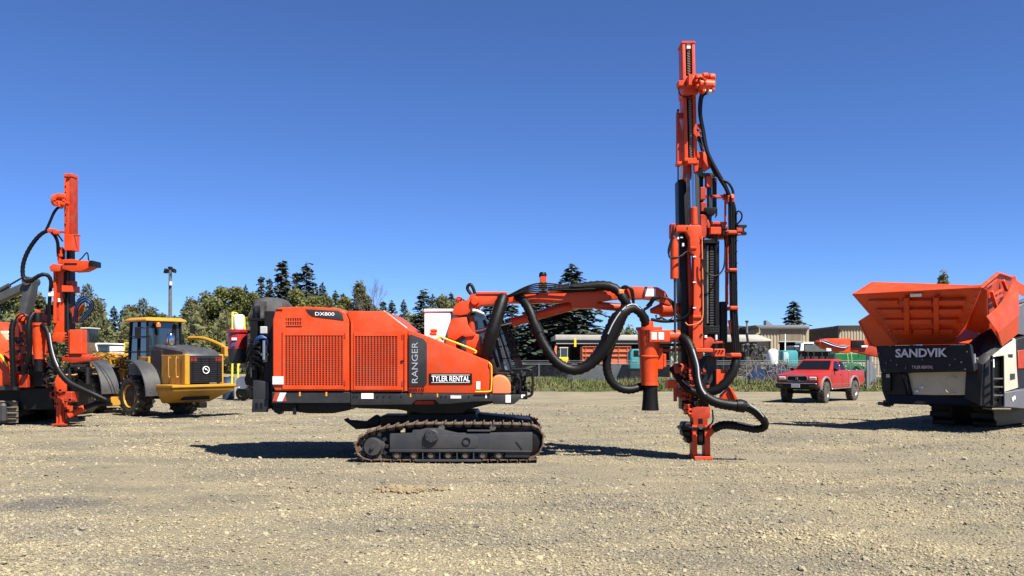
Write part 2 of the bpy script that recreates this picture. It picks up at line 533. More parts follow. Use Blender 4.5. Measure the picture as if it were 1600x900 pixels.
# ------------------------------------------------------------------ grass bank along the back fence
GRASSDIRT = mat('weedy_soil', (0.13, 0.115, 0.06), 0.95, col2=(0.07, 0.085, 0.03), vscale=1.2, bump=0.5, bscale=8, spec=0.1)
GRASS = mat('grass_blades', (0.095, 0.130, 0.034), 0.8, col2=(0.185, 0.165, 0.07), vscale=0.35, spec=0.2)
def bank_h(x, y):
    t = min(1.0, max(0.0, (y - 45.8) / 4.0))
    return 0.30 * t * t * (3 - 2 * t) + 0.05 * math.sin(x * 0.8) * t
def grass_bank():
    xs = np.arange(-8, 44.1, 1.0); ys = np.array([45.6, 46.2, 47, 48, 49, 50, 52, 55, 60, 66])
    vs = [(x, y + 0.35 * math.sin(x * 1.3) * (y < 47), bank_h(x, y) - (0.05 if y < 45.8 else -0.004)) for y in ys for x in xs]
    n = len(xs)
    fs = [(j * n + i, j * n + i + 1, (j + 1) * n + i + 1, (j + 1) * n + i) for j in range(len(ys) - 1) for i in range(n - 1)]
    tag(MB().add(vs, fs).build('grass_verge', GRASSDIRT, smooth=60), kind='structure')
    v, f = [], []
    rr = random.Random(5)
    for k in range(30000):
        x = rr.uniform(-8, 44); y = 45.9 + rr.random() ** 1.5 * 8.5
        edge = 46.0 + 0.35 * math.sin(x * 1.3) + 0.25 * math.sin(x * 4.1)
        if y < edge: continue
        h = rr.uniform(0.10, 0.30) * min(1, 0.35 + (y - edge) * 0.5) * (1.0 + 0.5 * math.sin(x * 0.7) * math.sin(y * 0.9))
        a = rr.uniform(0, 3.14); w = rr.uniform(0.02, 0.045)
        lx, ly = rr.gauss(0, 0.09), rr.gauss(0, 0.09)
        z = bank_h(x, y)
        i = len(v)
        v += [(x - w * math.cos(a), y - w * math.sin(a), z), (x + w * math.cos(a), y + w * math.sin(a), z), (x + lx, y + ly, z + h)]
        f.append((i, i + 1, i + 2))
    me = bpy.data.meshes.new('grass'); me.from_pydata(v, [], f); me.materials.append(GRASS)
    o = bpy.data.objects.new('grass', me); COL.objects.link(o)
    tag(o, 'rough green grass growing along the foot of the back fence', 'grass', kind='stuff')
grass_bank()
# ------------------------------------------------------------------ trees behind the yard
def leaf_mat(name, a, b, vs_=0.9, trans=0.35):
    m = mat(name, a, 0.75, col2=b, vscale=vs_, spec=0.2)
    nt = m.node_tree
    p = nt.nodes['Principled BSDF']
    tr = nt.nodes.new('ShaderNodeBsdfTranslucent')
    mx = nt.nodes.new('ShaderNodeMixShader')
    src = p.inputs['Base Color'].links[0].from_socket
    nt.links.new(src, tr.inputs['Color'])
    mx.inputs[0].default_value = trans
    nt.links.new(p.outputs[0], mx.inputs[1]); nt.links.new(tr.outputs[0], mx.inputs[2])
    nt.links.new(mx.outputs[0], nt.nodes['Material Output'].inputs['Surface'])
    return m
NEEDLE = leaf_mat('conifer_needles', (0.045, 0.063, 0.046), (0.092, 0.108, 0.072), 0.8, 0.2)
LEAF_GREEN = leaf_mat('spring_leaves', (0.16, 0.18, 0.055), (0.25, 0.25, 0.095), 0.6)
LEAF_OLIVE = leaf_mat('olive_leaves', (0.14, 0.152, 0.062), (0.225, 0.218, 0.105), 0.6)
LEAF_PALE = leaf_mat('pale_new_leaves', (0.130, 0.140, 0.062), (0.19, 0.185, 0.095), 0.6)
BARK = mat('bark', (0.085, 0.065, 0.05), 0.9, var=0.4, vscale=4, bump=0.5, bscale=8)
TWIG = mat('bare_twigs', (0.17, 0.145, 0.125), 0.9, var=0.3)

def conifer_mesh(seed, H=10.0, base=2.3, bare=0.06, gap=0.0):
    rr = random.Random(seed)
    v, f = [], []
    nl = 96
    for l in range(nl):
        t = bare + (1 - bare) * (l + rr.random()) / nl
        z = H * t
        rad = base * (1 - t) ** 0.72 * (0.62 + 0.62 * rr.random()) + 0.08
        nb = max(4, int(9 * (1 - t) + 4))
        a0 = rr.random() * 6.28
        for b in range(nb):
            if rr.random() < gap: continue
            a = a0 + 6.283 * b / nb + rr.gauss(0, 0.2)
            Lb = rad * rr.uniform(0.5, 1.2)
            z = H * t + rr.gauss(0, 0.16)
            droop = rr.uniform(0.10, 0.42) * Lb
            # a spray of short needle fans along the branch
            k = max(2, int(Lb / 0.26))
            for i in range(k):
                s = (i + 0.5 + rr.uniform(-.3, .3)) / k
                r0 = Lb * s
                zz = z - droop * s ** 1.4 + 0.16 * Lb * s * (1 - s)
                w = (0.16 + 0.24 * Lb * (1 - s) * 0.5) * rr.uniform(0.7, 1.3)
                ln = 0.34 * rr.uniform(0.7, 1.4)
                cx, cy = math.cos(a), math.sin(a)
                px, py = -cy, cx
                tw = rr.gauss(0, 0.09)
                n = len(v)
                v += [(cx * (r0 - 0.05), cy * (r0 - 0.05), zz + 0.06), (cx * (r0 + ln * .5) + px * w, cy * (r0 + ln * .5) + py * w, zz - 0.09 + tw),
                      (cx * (r0 + ln), cy * (r0 + ln), zz - 0.03 - 0.1 * rr.random()), (cx * (r0 + ln * .5) - px * w, cy * (r0 + ln * .5) - py * w, zz - 0.09 - tw)]
                f += [(n, n + 1, n + 2), (n, n + 2, n + 3)]
    n = len(v)
    for j in range(7):
        v.append((rr.gauss(0, .05), rr.gauss(0, .05), H * (0.93 + 0.012 * j))); v.append((rr.gauss(0, .1), rr.gauss(0, .1), H * (0.93 + 0.012 * j))); v.append((0, 0, H * (0.96 + 0.012 * j)))
        f.append((n + 3 * j, n + 3 * j + 1, n + 3 * j + 2))
    me = bpy.data.meshes.new('crown'); me.from_pydata(v, [], f); me.materials.append(NEEDLE)
    tm = MB().tube([(0, 0, -0.1), (0, 0, H * 0.5), (0, 0, H * 0.98)], [0.2, 0.12, 0.02], 7).mesh('trunk'); tm.materials.append(BARK)
    return me, tm

def broadleaf_mesh(seed, material, H=9.0, Wd=2.4, leaf=0.125, n=7000, low=0.12, tall=False):
    rr = random.Random(seed)
    v, f = [], []
    blobs = []
    for k in range(17):
        t = low + (0.93 - low) * (k + rr.random()) / 17
        env = math.sin(min(1, (t - low + 0.12) / (1.05 - low)) * math.pi) ** (0.5 if not tall else 0.7)
        a = rr.random() * 6.28; q = Wd * env * rr.uniform(0.15, 0.75)
        blobs.append((math.cos(a) * q, math.sin(a) * q, H * t, rr.uniform(0.26, 0.48) * Wd * (0.6 + 0.4 * env), rr.uniform(0.08, 0.15) * H))
    blobs.append((0, 0, H * 0.93, Wd * 0.25, H * 0.08))
    for i in range(n):
        b = rr.choice(blobs)
        while True:
            x, y, z = rr.uniform(-1, 1), rr.uniform(-1, 1), rr.uniform(-1, 1)
            d = x * x + y * y + z * z
            if 0.15 < d < 1: break
        cx, cy, cz = b[0] + x * b[3], b[1] + y * b[3], b[2] + z * b[4]
        if cz < 0.15: continue
        u = Vector((rr.gauss(0, 1), rr.gauss(0, 1), rr.gauss(0, 0.8))).normalized()
        w = u.cross(Vector((rr.gauss(0, 1), rr.gauss(0, 1), rr.gauss(0, 1)))).normalized()
        s = leaf * rr.uniform(0.6, 1.5)
        c = Vector((cx, cy, cz)); k = len(v)
        v += [tuple(c - u * s), tuple(c + w * s * 0.6), tuple(c + u * s), tuple(c - w * s * 0.6)]
        f.append((k, k + 1, k + 2, k + 3))
    me = bpy.data.meshes.new('crown'); me.from_pydata(v, [], f); me.materials.append(material)
    mb = MB()
    mb.tube([(0, 0, -0.1), (rr.gauss(0, .1), rr.gauss(0, .1), H * 0.35), (0, 0, H * 0.85)], [0.17, 0.12, 0.03], 7)
    for b in blobs[:12]:
        z0 = max(0.3, b[2] - H * 0.16)
        mb.tube([(0, 0, z0), (b[0] * 0.5, b[1] * 0.5, (z0 + b[2]) / 2), (b[0], b[1], b[2])], [0.06, 0.035, 0.012], 5)
    tm = mb.mesh('trunk'); tm.materials.append(BARK)
    return me, tm

def bare_mesh(seed, H=9.0):
    rr = random.Random(seed)
    mb, tw = MB(), MB()
    mb.tube([(0, 0, -0.1), (0.05, 0, H * .3), (0, 0.05, H * .6)], [0.16, 0.11, 0.05], 7)
    def grow(p, d, L, r, lev, out):
        q = p + d * L
        mid = p + d * L * 0.5 + Vector((rr.gauss(0, .05), rr.gauss(0, .05), 0.02)) * L
        out.tube([p, mid, q], [r, r * .8, r * .55], 4 if lev else 5)
        if lev >= 4: return
        for _ in range(3 if lev < 3 else 2):
            dd = (d + Vector((rr.gauss(0, .42), rr.gauss(0, .42), rr.gauss(0.12, .22)))).normalized()
            grow(p + (q - p) * rr.uniform(0.45, 1.0), dd, L * rr.uniform(0.55, 0.78), r * .55, lev + 1, tw)
    for k in range(7):
        a = 6.28 * k / 7 + rr.random(); z = H * rr.uniform(.25, .6)
        grow(Vector((0, 0, z)), Vector((math.cos(a) * .5, math.sin(a) * .5, 1)).normalized(), H * 0.24, 0.05, 0, mb)
    a = mb.mesh('trunk'); a.materials.append(BARK)
    b = tw.mesh('crown'); b.materials.append(TWIG)
    return b, a

CON = [conifer_mesh(s, 10, b, bare, g) for s, b, bare, g in ((1, 2.3, .06, 0), (2, 2.7, .05, .12), (3, 1.9, .08, .05), (4, 2.5, .05, .2))]
BRO = {'green': [broadleaf_mesh(s, LEAF_GREEN) for s in (11, 12, 13)], 'olive': [broadleaf_mesh(s, LEAF_OLIVE) for s in (21, 22, 23)],
       'pale': [broadleaf_mesh(s, LEAF_PALE, 9, 2.0, 0.10, 3000, 0.15, True) for s in (31, 32)]}
BARE = [bare_mesh(41), bare_mesh(42)]
def tree(px, top, D, kind, width, label, name, group=None):
    """px, top: where its tip shows in the photo; D: metres away; width: crown width in photo pixels"""
    Ht = WZ(top, D)
    if kind == 'conifer': me, tm = random.choice(CON); h0, w0 = 10.0, 4.6
    elif kind == 'bare': me, tm = random.choice(BARE); h0, w0 = 9.0, 5.2
    else: me, tm = random.choice(BRO[kind]); h0, w0 = 8.9, 4.8
    t = thing(name, label, 'tree', (WX(px, D), D, -0.05), random.uniform(0, 6.28), group)
    s = Ht / h0; sw = width * D / FPX / w0 * (1.5 if kind == 'conifer' else 1.35 if kind != 'bare' else 1.0)
    t.scale = (sw, sw, s)
    inst(tm, 'trunk', t); inst(me, 'crown', t)
    return t

G = 'woodland trees behind the yard'
# (px, tip py, distance, kind, width px, label or None)
TR = [
 (441, 409, 112, 'conifer', 62, 'tallest dark conifer, its tip standing above the black canvas cover'),
 (479, 412, 113, 'conifer', 60, 'tall dark conifer just right of the tallest one'),
 (463, 426, 118, 'conifer', 44, 'dark conifer squeezed between the two tallest conifers'),
 (408, 432, 115, 'conifer', 34, 'slim dark conifer left of the tallest conifer'),
 (421, 436, 119, 'conifer', 36, 'dark conifer close against the left of the tallest conifer'),
 (384, 447, 120, 'conifer', 30, 'small conifer tip poking out left of the tall conifers'),
 (323, 456, 120, 'conifer', 30, 'conifer tip rising at the left end of the dense wood'),
 (504, 444, 116, 'conifer', 38, 'small conifer right of the two tallest conifers'),
 (524, 455, 116, 'conifer', 34, 'short conifer behind the orange rear hood'),
 (536, 459, 122, 'conifer', 30, 'low conifer tip left of the bare tree'),
 (599, 471, 118, 'conifer', 34, 'dark conifer right of the bare tree'),
 (612, 470, 121, 'conifer', 32, 'dark conifer above the sloping orange hood corner'),
 (631, 470, 108, 'conifer', 30, 'narrow lone conifer in the gap left of the white cab'),
 (662, 454, 104, 'conifer', 52, 'pointed conifer directly behind the white cab corner'),
 (676, 462, 116, 'conifer', 34, 'conifer above the white cab roof'),
 (705, 458, 116, 'conifer', 32, 'conifer tip left of the boom elbow'),
 (178, 480, 125, 'conifer', 34, 'low dark conifer behind the yellow grader'),
 (160, 486, 126, 'conifer', 30, 'low dark conifer right of the blue hose loop'),
 (192, 484, 126, 'conifer', 30, 'low dark conifer left of the loader cab'),
 (893, 416, 82, 'conifer', 96, 'big dark conifer behind the middle of the boom'),
 (868, 446, 86, 'conifer', 84, 'dark conifer hidden partly by the thick hanging hose'),
 (838, 470, 84, 'conifer', 76, 'dark conifer under the boom between the hoses'),
 (800, 474, 90, 'conifer', 70, 'dark conifer behind the tilted cab windscreen'),
 (766, 470, 92, 'conifer', 64, 'dark conifer behind the cab glass'),
 (738, 466, 96, 'conifer', 60, 'dark conifer behind the boom base'),
 (1240, 471, 112, 'conifer', 56, 'lone broad conifer above the tan metal building'),
 (58, 463, 118, 'olive', 74, 'olive leafy tree behind the grey arm'),
 (14, 452, 116, 'green', 84, 'green leafy tree at the left picture edge'),
 (100, 466, 122, 'olive', 70, 'olive leafy tree behind the left drill mast'),
 (136, 445, 114, 'pale', 56, 'pale budding tree right of the left drill mast'),
 (223, 467, 118, 'pale', 50, 'pale budding tree behind the loader cab roof'),
 (199, 476, 121, 'pale', 46, 'pale budding tree between grader and loader cab'),
 (250, 492, 124, 'olive', 56, 'low olive tree behind the floodlight pole'),
 (276, 496, 124, 'olive', 46, 'low olive tree right of the floodlight pole'),
 (300, 470, 110, 'olive', 62, 'olive tree at the left end of the dense wood'),
 (324, 462, 113, 'olive', 62, 'olive tree behind the loader engine hood'),
 (347, 451, 112, 'green', 62, 'fresh green tree above the yellow handrail'),
 (370, 450, 113, 'green', 62, 'fresh green tree above the red tank'),
 (396, 458, 110, 'green', 56, 'fresh green tree beside the black canvas cover'),
 (465, 455, 106, 'green', 60, 'fresh green tree in front of the tall conifers'),
 (488, 464, 106, 'green', 58, 'green tree in front of the right tall conifer'),
 (512, 464, 110, 'olive', 56, 'olive tree behind the dark hood panel'),
 (540, 466, 110, 'green', 56, 'green tree left of the bare tree'),
 (562, 446, 108, 'olive', 56, 'rounded olive tree beside the bare tree'),
 (582, 480, 112, 'olive', 50, 'low olive tree under the bare tree'),
 (578, 430, 107, 'bare', 60, 'bare leafless tree with thin upswept twigs'),
 (690, 464, 110, 'olive', 60, 'rounded olive tree above the white cab'),
 (648, 492, 112, 'olive', 50, 'low olive tree left of the white cab'),
 (716, 466, 112, 'green', 46, 'green tree touching the boom elbow'),
 (120, 474, 118, 'olive', 64, 'olive tree between the left drill mast and the blue hose loop'),
 (150, 470, 120, 'olive', 60, 'olive tree behind the blue hose loop'),
 (210, 482, 118, 'olive', 60, 'rounded olive tree behind the left edge of the loader cab'),
 (236, 484, 119, 'olive', 54, 'rounded olive tree behind the right half of the loader cab roof'),
 (34, 458, 120, 'green', 70, 'green tree above the grey arm joint'),
 (1473, 432, 60, 'olive', 46, 'small leafy treetop above the crusher hopper'),
]
for px, top, D, kind, w, lab in TR:
    tree(px, top, D, kind, w, lab, {'conifer': 'conifer_tree', 'bare': 'bare_tree'}.get(kind, 'broadleaf_tree'), G)

# far wood on the horizon, one mass
def far_wood():
    rr = random.Random(3)
    v, f = [], []
    for k in range(420):
        px = rr.uniform(-200, 1800); D = rr.uniform(240, 330)
        top = 528 + 10 * math.sin(px * 0.011) + rr.gauss(0, 5)
        if px < 760: top -= 8
        H = WZ(top, D); x = WX(px, D); w = rr.uniform(2.0, 3.6)
        for j in range(46):
            t = rr.random() ** 0.7
            q = w * (1 - t) + 0.3
            a = rr.random() * 6.28; c = Vector((x + math.cos(a) * q * rr.random(), D + math.sin(a) * q * rr.random(), H * t))
            s = rr.uniform(0.5, 1.1); n = len(v)
            v += [tuple(c + Vector((rr.gauss(0, s), rr.gauss(0, s), rr.gauss(0, s * .6)))) for _ in range(3)] ; f.append((n, n + 1, n + 2))
    me = bpy.data.meshes.new('far_wood'); me.from_pydata(v, [], f); me.materials.append(LEAF_OLIVE)
    o = bpy.data.objects.new('far_wood', me); COL.objects.link(o)
    tag(o, 'distant dark wood along the horizon', 'wood', kind='stuff')
    # understorey thicket filling the foot of the woodland
    v, f = [], []
    for k in range(32000):
        px = rr.uniform(-80, 860); D = rr.uniform(96, 128)
        hmax = 7.0 if px < 225 else (5.6 if px < 285 else 7.2)
        if px > 640: hmax = 5.2
        z = rr.random() ** 0.8 * hmax * (0.8 + 0.2 * math.sin(px * 0.13))
        c = Vector((WX(px, D), D, z)); s = rr.uniform(0.16, 0.34); n = len(v)
        v += [tuple(c + Vector((rr.gauss(0, s), rr.gauss(0, s), rr.gauss(0, s)))) for _ in range(4)]; f.append((n, n + 1, n + 2, n + 3))
    me = bpy.data.meshes.new('thicket'); me.from_pydata(v, [], f); me.materials.append(LEAF_OLIVE)
    o = bpy.data.objects.new('thicket', me); COL.objects.link(o)
    tag(o, 'dense olive undergrowth filling the foot of the woodland', 'undergrowth', kind='stuff')
far_wood()
# ------------------------------------------------------------------ the big orange drill rig
RIG = thing('drill_rig', 'large orange crawler drill rig with upright mast standing side-on in the middle of the yard', 'drill rig', (WX(700, 16), 16.0, 0))
RIG['worldbuilt'] = 1
YN, YF = 14.80, 17.15
def pbox(mb, x0, x1, y0, y1, D, d):
    """box given in photo pixels on the plane D, d metres deep"""
    return mb.box(WX(x0, D), WX(x1, D), D, D + d, WZ(y1, D), WZ(y0, D))
def PB(name, boxes, D, d, m, parent=RIG, bevel=0.006):
    out = [pbox(MB(), *b, D, d).build(name, m, parent, bevel) for b in boxes]
    return out[0]
def PP(name, pts, D, d, m, parent=RIG, bevel=0.012, seg=2):
    return MB().prism(poly(pts, D), D, D + d).build(name, m, parent, bevel, seg=seg)
def hose(name, pts, r, m=BLACK, parent=RIG, rib=0.0, n=12, smooth=8):
    """pts: (px, py, D); r in photo pixels at that distance"""
    P = [W(*p) for p in pts]
    rr = [q * p[2] / FPX for q, p in zip(r if hasattr(r, '__len__') else [r] * len(pts), pts)]
    return MB().tube(P, rr, n, smooth, rib).build(name, m, parent, 0, 50)
def pcyl(mb, a, b, r0, r1=None, n=20):
    k = a[2] / FPX
    return mb.cyl(W(*a), W(*b), r0 * k, None if r1 is None else r1 * k, n)
def label_plate(parent, x0, x1, y0, y1, D, m=LABEL, name='sticker'):
    return PB(name, [(x0, x1, y0, y1)], D, 0.004, m, parent, 0)

# ---- engine house
rear = PP('rear_hood', [(429, 611), (426, 603), (426, 500), (429, 487), (435, 480.5), (478, 479), (528, 481.5), (539, 487), (545, 500), (546, 611)], YN, YF - YN, ORANGE, bevel=0.03, seg=3)
mid = PP('engine_hood', [(547.5, 612), (547.5, 503), (541, 487), (545, 485.5), (602, 486.5), (636.5, 514), (636.5, 612)], YN + 0.015, YF - YN - 0.03, ORANGE, bevel=0.02, seg=2)
front = PP('front_hood', [(638, 614), (638, 516), (663, 524), (733, 552.5), (762, 563.5), (766, 571), (768, 610), (766, 615)], YN + 0.004, 1.05, ORANGE, bevel=0.02, seg=2)
PP('far_hood', [(638, 614), (638, 516), (664, 526), (664, 614)], YN + 1.06, YF - YN - 1.2, ORANGE, bevel=0.02)
PB('front_deck', [(664, 770, 590, 613)], YN + 1.07, 1.1, GREY)
def grille_door(x0, x1, y0, y1, gx0, gx1, gy0, gy1, nc, nr, parent, handle=None):
    D = YN - 0.024
    fr = MB()
    for b in ((x0, x1, y0, gy0), (x0, x1, gy1, y1), (x0, gx0, gy0, gy1), (gx1, x1, gy0, gy1)): pbox(fr, *b, D, 0.03)
    d = fr.build('door', ORANGE, parent)
    PB('radiator', [(gx0, gx1, gy0, gy1)], YN - 0.004, 0.003, MATS['radiator_core'], d, 0)
    g = MB()
    pw = (gx1 - gx0) / nc; ph = (gy1 - gy0) / nr
    for i in range(nc + 1): pbox(g, gx0 + i * pw - pw * .17, gx0 + i * pw + pw * .17, gy0, gy1, D + 0.004, 0.006)
    for j in range(nr + 1): pbox(g, gx0, gx1, gy0 + j * ph - ph * .10, gy0 + j * ph + ph * .10, D + 0.005, 0.004)
    o = g.build('grille', ORANGE, d, 0)
    o['kind'] = 'stuff'
    for y in (y0 + 8, y1 - 10): PB('hinge', [(x1 - 1.2, x1 + 0.6, y - 4, y + 4)], D - 0.012, 0.02, ORANGE_DULL, d, 0.002)
    if handle: PB('handle', [handle], D - 0.02, 0.02, BLACKSTEEL, d, 0.004)
    return d
mat('radiator_core', (0.11, 0.018, 0.010), 0.7, var=0.5, vscale=14)
grille_door(441.5, 539, 516, 608, 445, 536, 524, 602, 19, 27, rear)
grille_door(552.5, 629, 518, 609, 554, 621, 525, 603, 14, 27, mid, (626, 631, 563, 565.5))
v = MB()
pbox(v, 448, 471, 496.5, 508.5, YN - 0.003, 0.004)
vent = v.build('vent', MATS['radiator_core'], rear, 0)
v = MB()
for i in range(7): pbox(v, 448 + i * 3.7, 449.4 + i * 3.7, 496.5, 508.5, YN - 0.012, 0.010)
for y in (496, 502, 508): pbox(v, 447, 472, y, y + 1.2, YN - 0.014, 0.010)
v.build('vent_bars', ORANGE, vent, 0, stuff=True)
PB('hood_slot', [(431, 441, 483, 486)], YN - 0.004, 0.006, DARKRED, rear, 0)
dx = PP('name_panel', [(477.5, 483), (528, 485.5), (534, 489), (537, 500.5), (499, 496), (488, 494), (482, 490)], YN - 0.008, 0.02, GREY, rear, 0.002)
lettering('DX800', LETTERS, dx, W(507.5, 490.5, YN - 0.010), (1, 0, -0.02), (0, 0, 1), WX(522.5, YN) - WX(492.5, YN), 5.4 * YN / FPX, bold=0.004)
PB('panel_post', [(547.8, 551.8, 502, 610)], YN - 0.012, 0.03, ORANGE, mid)
PB('hinge_post', [(631.5, 636, 520, 611)], YN - 0.010, 0.03, ORANGE, mid)
rg = PP('name_panel', [(638.5, 524), (642, 522.5), (662, 529.5), (667, 536), (667, 599), (663, 603.5), (640, 603.5), (638.5, 601)], YN - 0.008, 0.014, GREY, front, 0.003)
lettering('RANGER', MATS['grey_lettering_light'] if 'grey_lettering_light' in MATS else mat('grey_lettering_light', (0.36, 0.38, 0.42), 0.5), rg, W(648, 566.5, YN - 0.010), (0, 0, 1), (-1, 0, 0), 64 * YN / FPX, 9.5 * YN / FPX, bold=0.0)
ty = PB('company_plate', [(670.5, 737.5, 583.5, 600)], YN - 0.010, 0.014, BLACKSTEEL, front, 0.002)
lettering('TYLER RENTAL', LETTERS, ty, W(704.3, 591.6, YN - 0.012), (1, 0, 0), (0, 0, 1), 59.5 * YN / FPX, 8.8 * YN / FPX, bold=0.012)
PB('plate_line', [(674, 734, 585.6, 586.2), (674, 734, 597.4, 598)], YN - 0.014, 0.003, LETTERS, ty, 0)
lettering('80010', DARKRED, front, W(650, 608.9, YN - 0.006), (1, 0, 0), (0, 0, 1), 25 * YN / FPX, 8.0 * YN / FPX, bold=0.02)
label_plate(front, 744, 750.5, 596, 608.5, YN - 0.006)
label_plate(rear, 425.8, 443, 588, 600.5, YN - 0.030)
PB('hood_cap', [(672, 682, 514, 519), (671, 681, 519, 524)], YN + 0.35, 0.22, ORANGE, front, 0.015)
MB().tube([W(600, 485.5, YN + .05), W(636, 512.5, YN + .05)], 0.006, 6).build('hood_edge_highlight', WHITE, mid)  # thin white tube drawn in as the highlight along the hood edge

# ---- skirt and chassis under the engine house
sk = PB('rear_skirt', [(425, 547, 612.5, 630)], YN + 0.01, YF - YN - 0.02, GREY, RIG, 0.01)
STRIPE_R = mat('reflective_red', (0.45, 0.05, 0.02), 0.4); STRIPE_W = mat('reflective_white', (0.62, 0.66, 0.70), 0.35)
for pts, m_ in (([(425.5, 627), (430, 613.5), (437, 613.5), (432, 627)], STRIPE_R), ([(432.4, 627), (437.4, 613.5), (447.5, 613.5), (441, 627)], STRIPE_W), ([(441.4, 627), (446, 618), (447.6, 627)], STRIPE_R)):
    PP('warning_stripe', pts, YN + 0.004, 0.005, m_, sk, 0)
for x in (468.5, 510): label_plate(sk, x - 1.2, x + 1.2, 612.5, 619, YN + 0.002, AMBER, 'reflector')
PP('belly_pan', [(424, 629), (546, 629), (546, 641), (520, 646), (480, 646), (460, 643), (430, 643)], YN + 0.12, YF - YN - 0.25, BLACKSTEEL, RIG, 0.02)
PP('rear_bracket', [(426, 636), (440, 636), (436, 648), (428, 644)], YN + 0.1, 0.3, BLACKSTEEL, RIG, 0.01)
PP('drain_valve', [(458, 632), (463, 632), (462, 648), (457, 648)], YN + 0.06, 0.06, BLACKSTEEL, RIG, 0.008)
ms = PP('side_skirt', [(547.5, 613), (768, 615.5), (770, 617), (770, 627), (741, 627.5), (700, 631), (686, 631.5), (680, 625), (650, 625), (643, 632), (548, 633)], YN + 0.012, 0.10, GREY, RIG, 0.008)
label_plate(ms, 564.5, 583.5, 614.5, 623, YN + 0.006, WHITE)
label_plate(ms, 704, 720.5, 618, 622.5, YN + 0.006, LABEL)
for x in (641.6, 683.5): label_plate(ms, x - 1, x + 1, 615, 620.5, YN + 0.006, AMBER, 'reflector')
label_plate(ms, 758.3, 760.6, 616, 622, YN + 0.006, WHITE, 'reflector')
mb = MB()
for x in (553, 558, 590, 600, 610, 627, 690, 697, 733, 765):
    mb.cyl(W(x, 619, YN + 0.013), W(x, 619, YN - 0.005), 0.011, n=8)
mb.build('bolts', BLACKSTEEL, ms, stuff=True)
PP('main_frame', [(500, 614), (770, 616), (770, 630), (730, 640), (722, 646), (660, 646), (620, 640), (560, 638), (545, 632), (500, 630)], YN + 0.13, YF - YN - 0.26, BLACKSTEEL, RIG, 0.01)
PB('red_valve_block', [(647, 679, 624.5, 632)], YN + 0.10, 0.2, ORANGE_DULL, RIG, 0.02)
mb = MB().lathe([(0.0, 0.60), (0.62, 0.60), (0.62, 0.78), (0.50, 0.80), (0.50, 1.0), (0, 1.0)], (WX(690, 16), 16.0, 0), n=32)
mb.build('slew_ring', BLACKSTEEL, RIG)
PP('carbody', [(640, 646), (742, 646), (752, 664), (752, 690), (640, 690), (630, 664)], 15.2, 1.6, BLACKSTEEL, RIG, 0.02)
# front platform and its guard
PP('front_platform', [(769, 616.5), (815, 616.5), (815, 622), (803, 631.5), (770, 631.5)], YN + 0.02, YF - YN - 0.05, GREY, RIG, 0.012)
PB('bumper_block', [(813, 824, 612, 624)], YN + 0.03, YF - YN - 0.1, BLACKSTEEL)
PP('fuel_tank', [(768.5, 615.5), (768.5, 592), (773, 587.5), (780, 586), (788, 588), (795, 593.5), (798, 601), (798, 615.5)], YN + 0.03, 0.55, PALE_ORANGE, RIG, 0.03, 3)  # stronger sun on the curved tank is put into its paler orange
label_plate(RIG, 790, 798, 617, 629, YN + 0.010, WHITE)
label_plate(RIG, 814.5, 820.5, 616.5, 622, YN + 0.020, WHITE)
gd = MB()
for px_, dd in ((770, .08),):
    gd.tube([W(775, 583, YN + dd), W(795, 584, YN + dd), W(806, 588, YN + dd), (WX(812.5, YN), YN + dd, WZ(594, YN)), W(812.5, 617, YN + dd)], 0.02, 8, 5)
for dd in (0.02, 0.6, 1.2, 1.9):
    gd.tube([W(816, 576, YN + dd), W(827, 577.5, YN + dd), W(832, 584, YN + dd), W(832, 610, YN + dd), W(829, 618, YN + dd), W(818, 621, YN + dd)], 0.022, 8, 5)
gd.tube([W(800, 577, YN + .02), W(828, 577, YN + .02)], 0.02, 8); gd.tube([W(828, 577.5, YN + .02), W(828, 577.5, YN + 1.9)], 0.02, 8)
gd.build('front_guard', BLACKSTEEL, RIG, stuff=True)
PB('front_valve_bank', [(798, 813, 578, 616), (813, 822, 582, 612)], YN + 0.25, 1.6, BLACKSTEEL)
mb = MB()
rr_ = random.Random(2)
for k in range(26):
    x, y = rr_.uniform(797, 828), rr_.uniform(580, 612)
    pbox(mb, x, x + rr_.uniform(2, 6), y, y + rr_.uniform(2, 6), YN + rr_.uniform(0.08, 0.22), 0.16)
mb.build('hydraulic_fittings', GREY, RIG, 0.005, stuff=True)
mb = MB().tube([W(742.5, 612, YN - .02), W(764, 611.5, YN - .02), W(767.3, 607, YN - .02), W(768.3, 575, YN - .02), W(765.5, 568, YN - .02), W(763, 566, YN + .05)], 0.010, 8, 4)
mb.build('handrail', YELLOWRAIL, RIG)
MB().tube([W(684, 530, YN + .3), W(688, 526.5, YN + .3), W(700, 531, YN + .3), W(741, 547, YN + .3), W(742, 552, YN + .3)], 0.016, 8, 4).build('handrail', YELLOWRAIL, RIG)
MB().tube([W(682, 532, YN + .9), W(687, 527, YN + .9), W(693, 532, YN + .9)], 0.014, 8, 4).build('handrail', ORANGE, RIG)

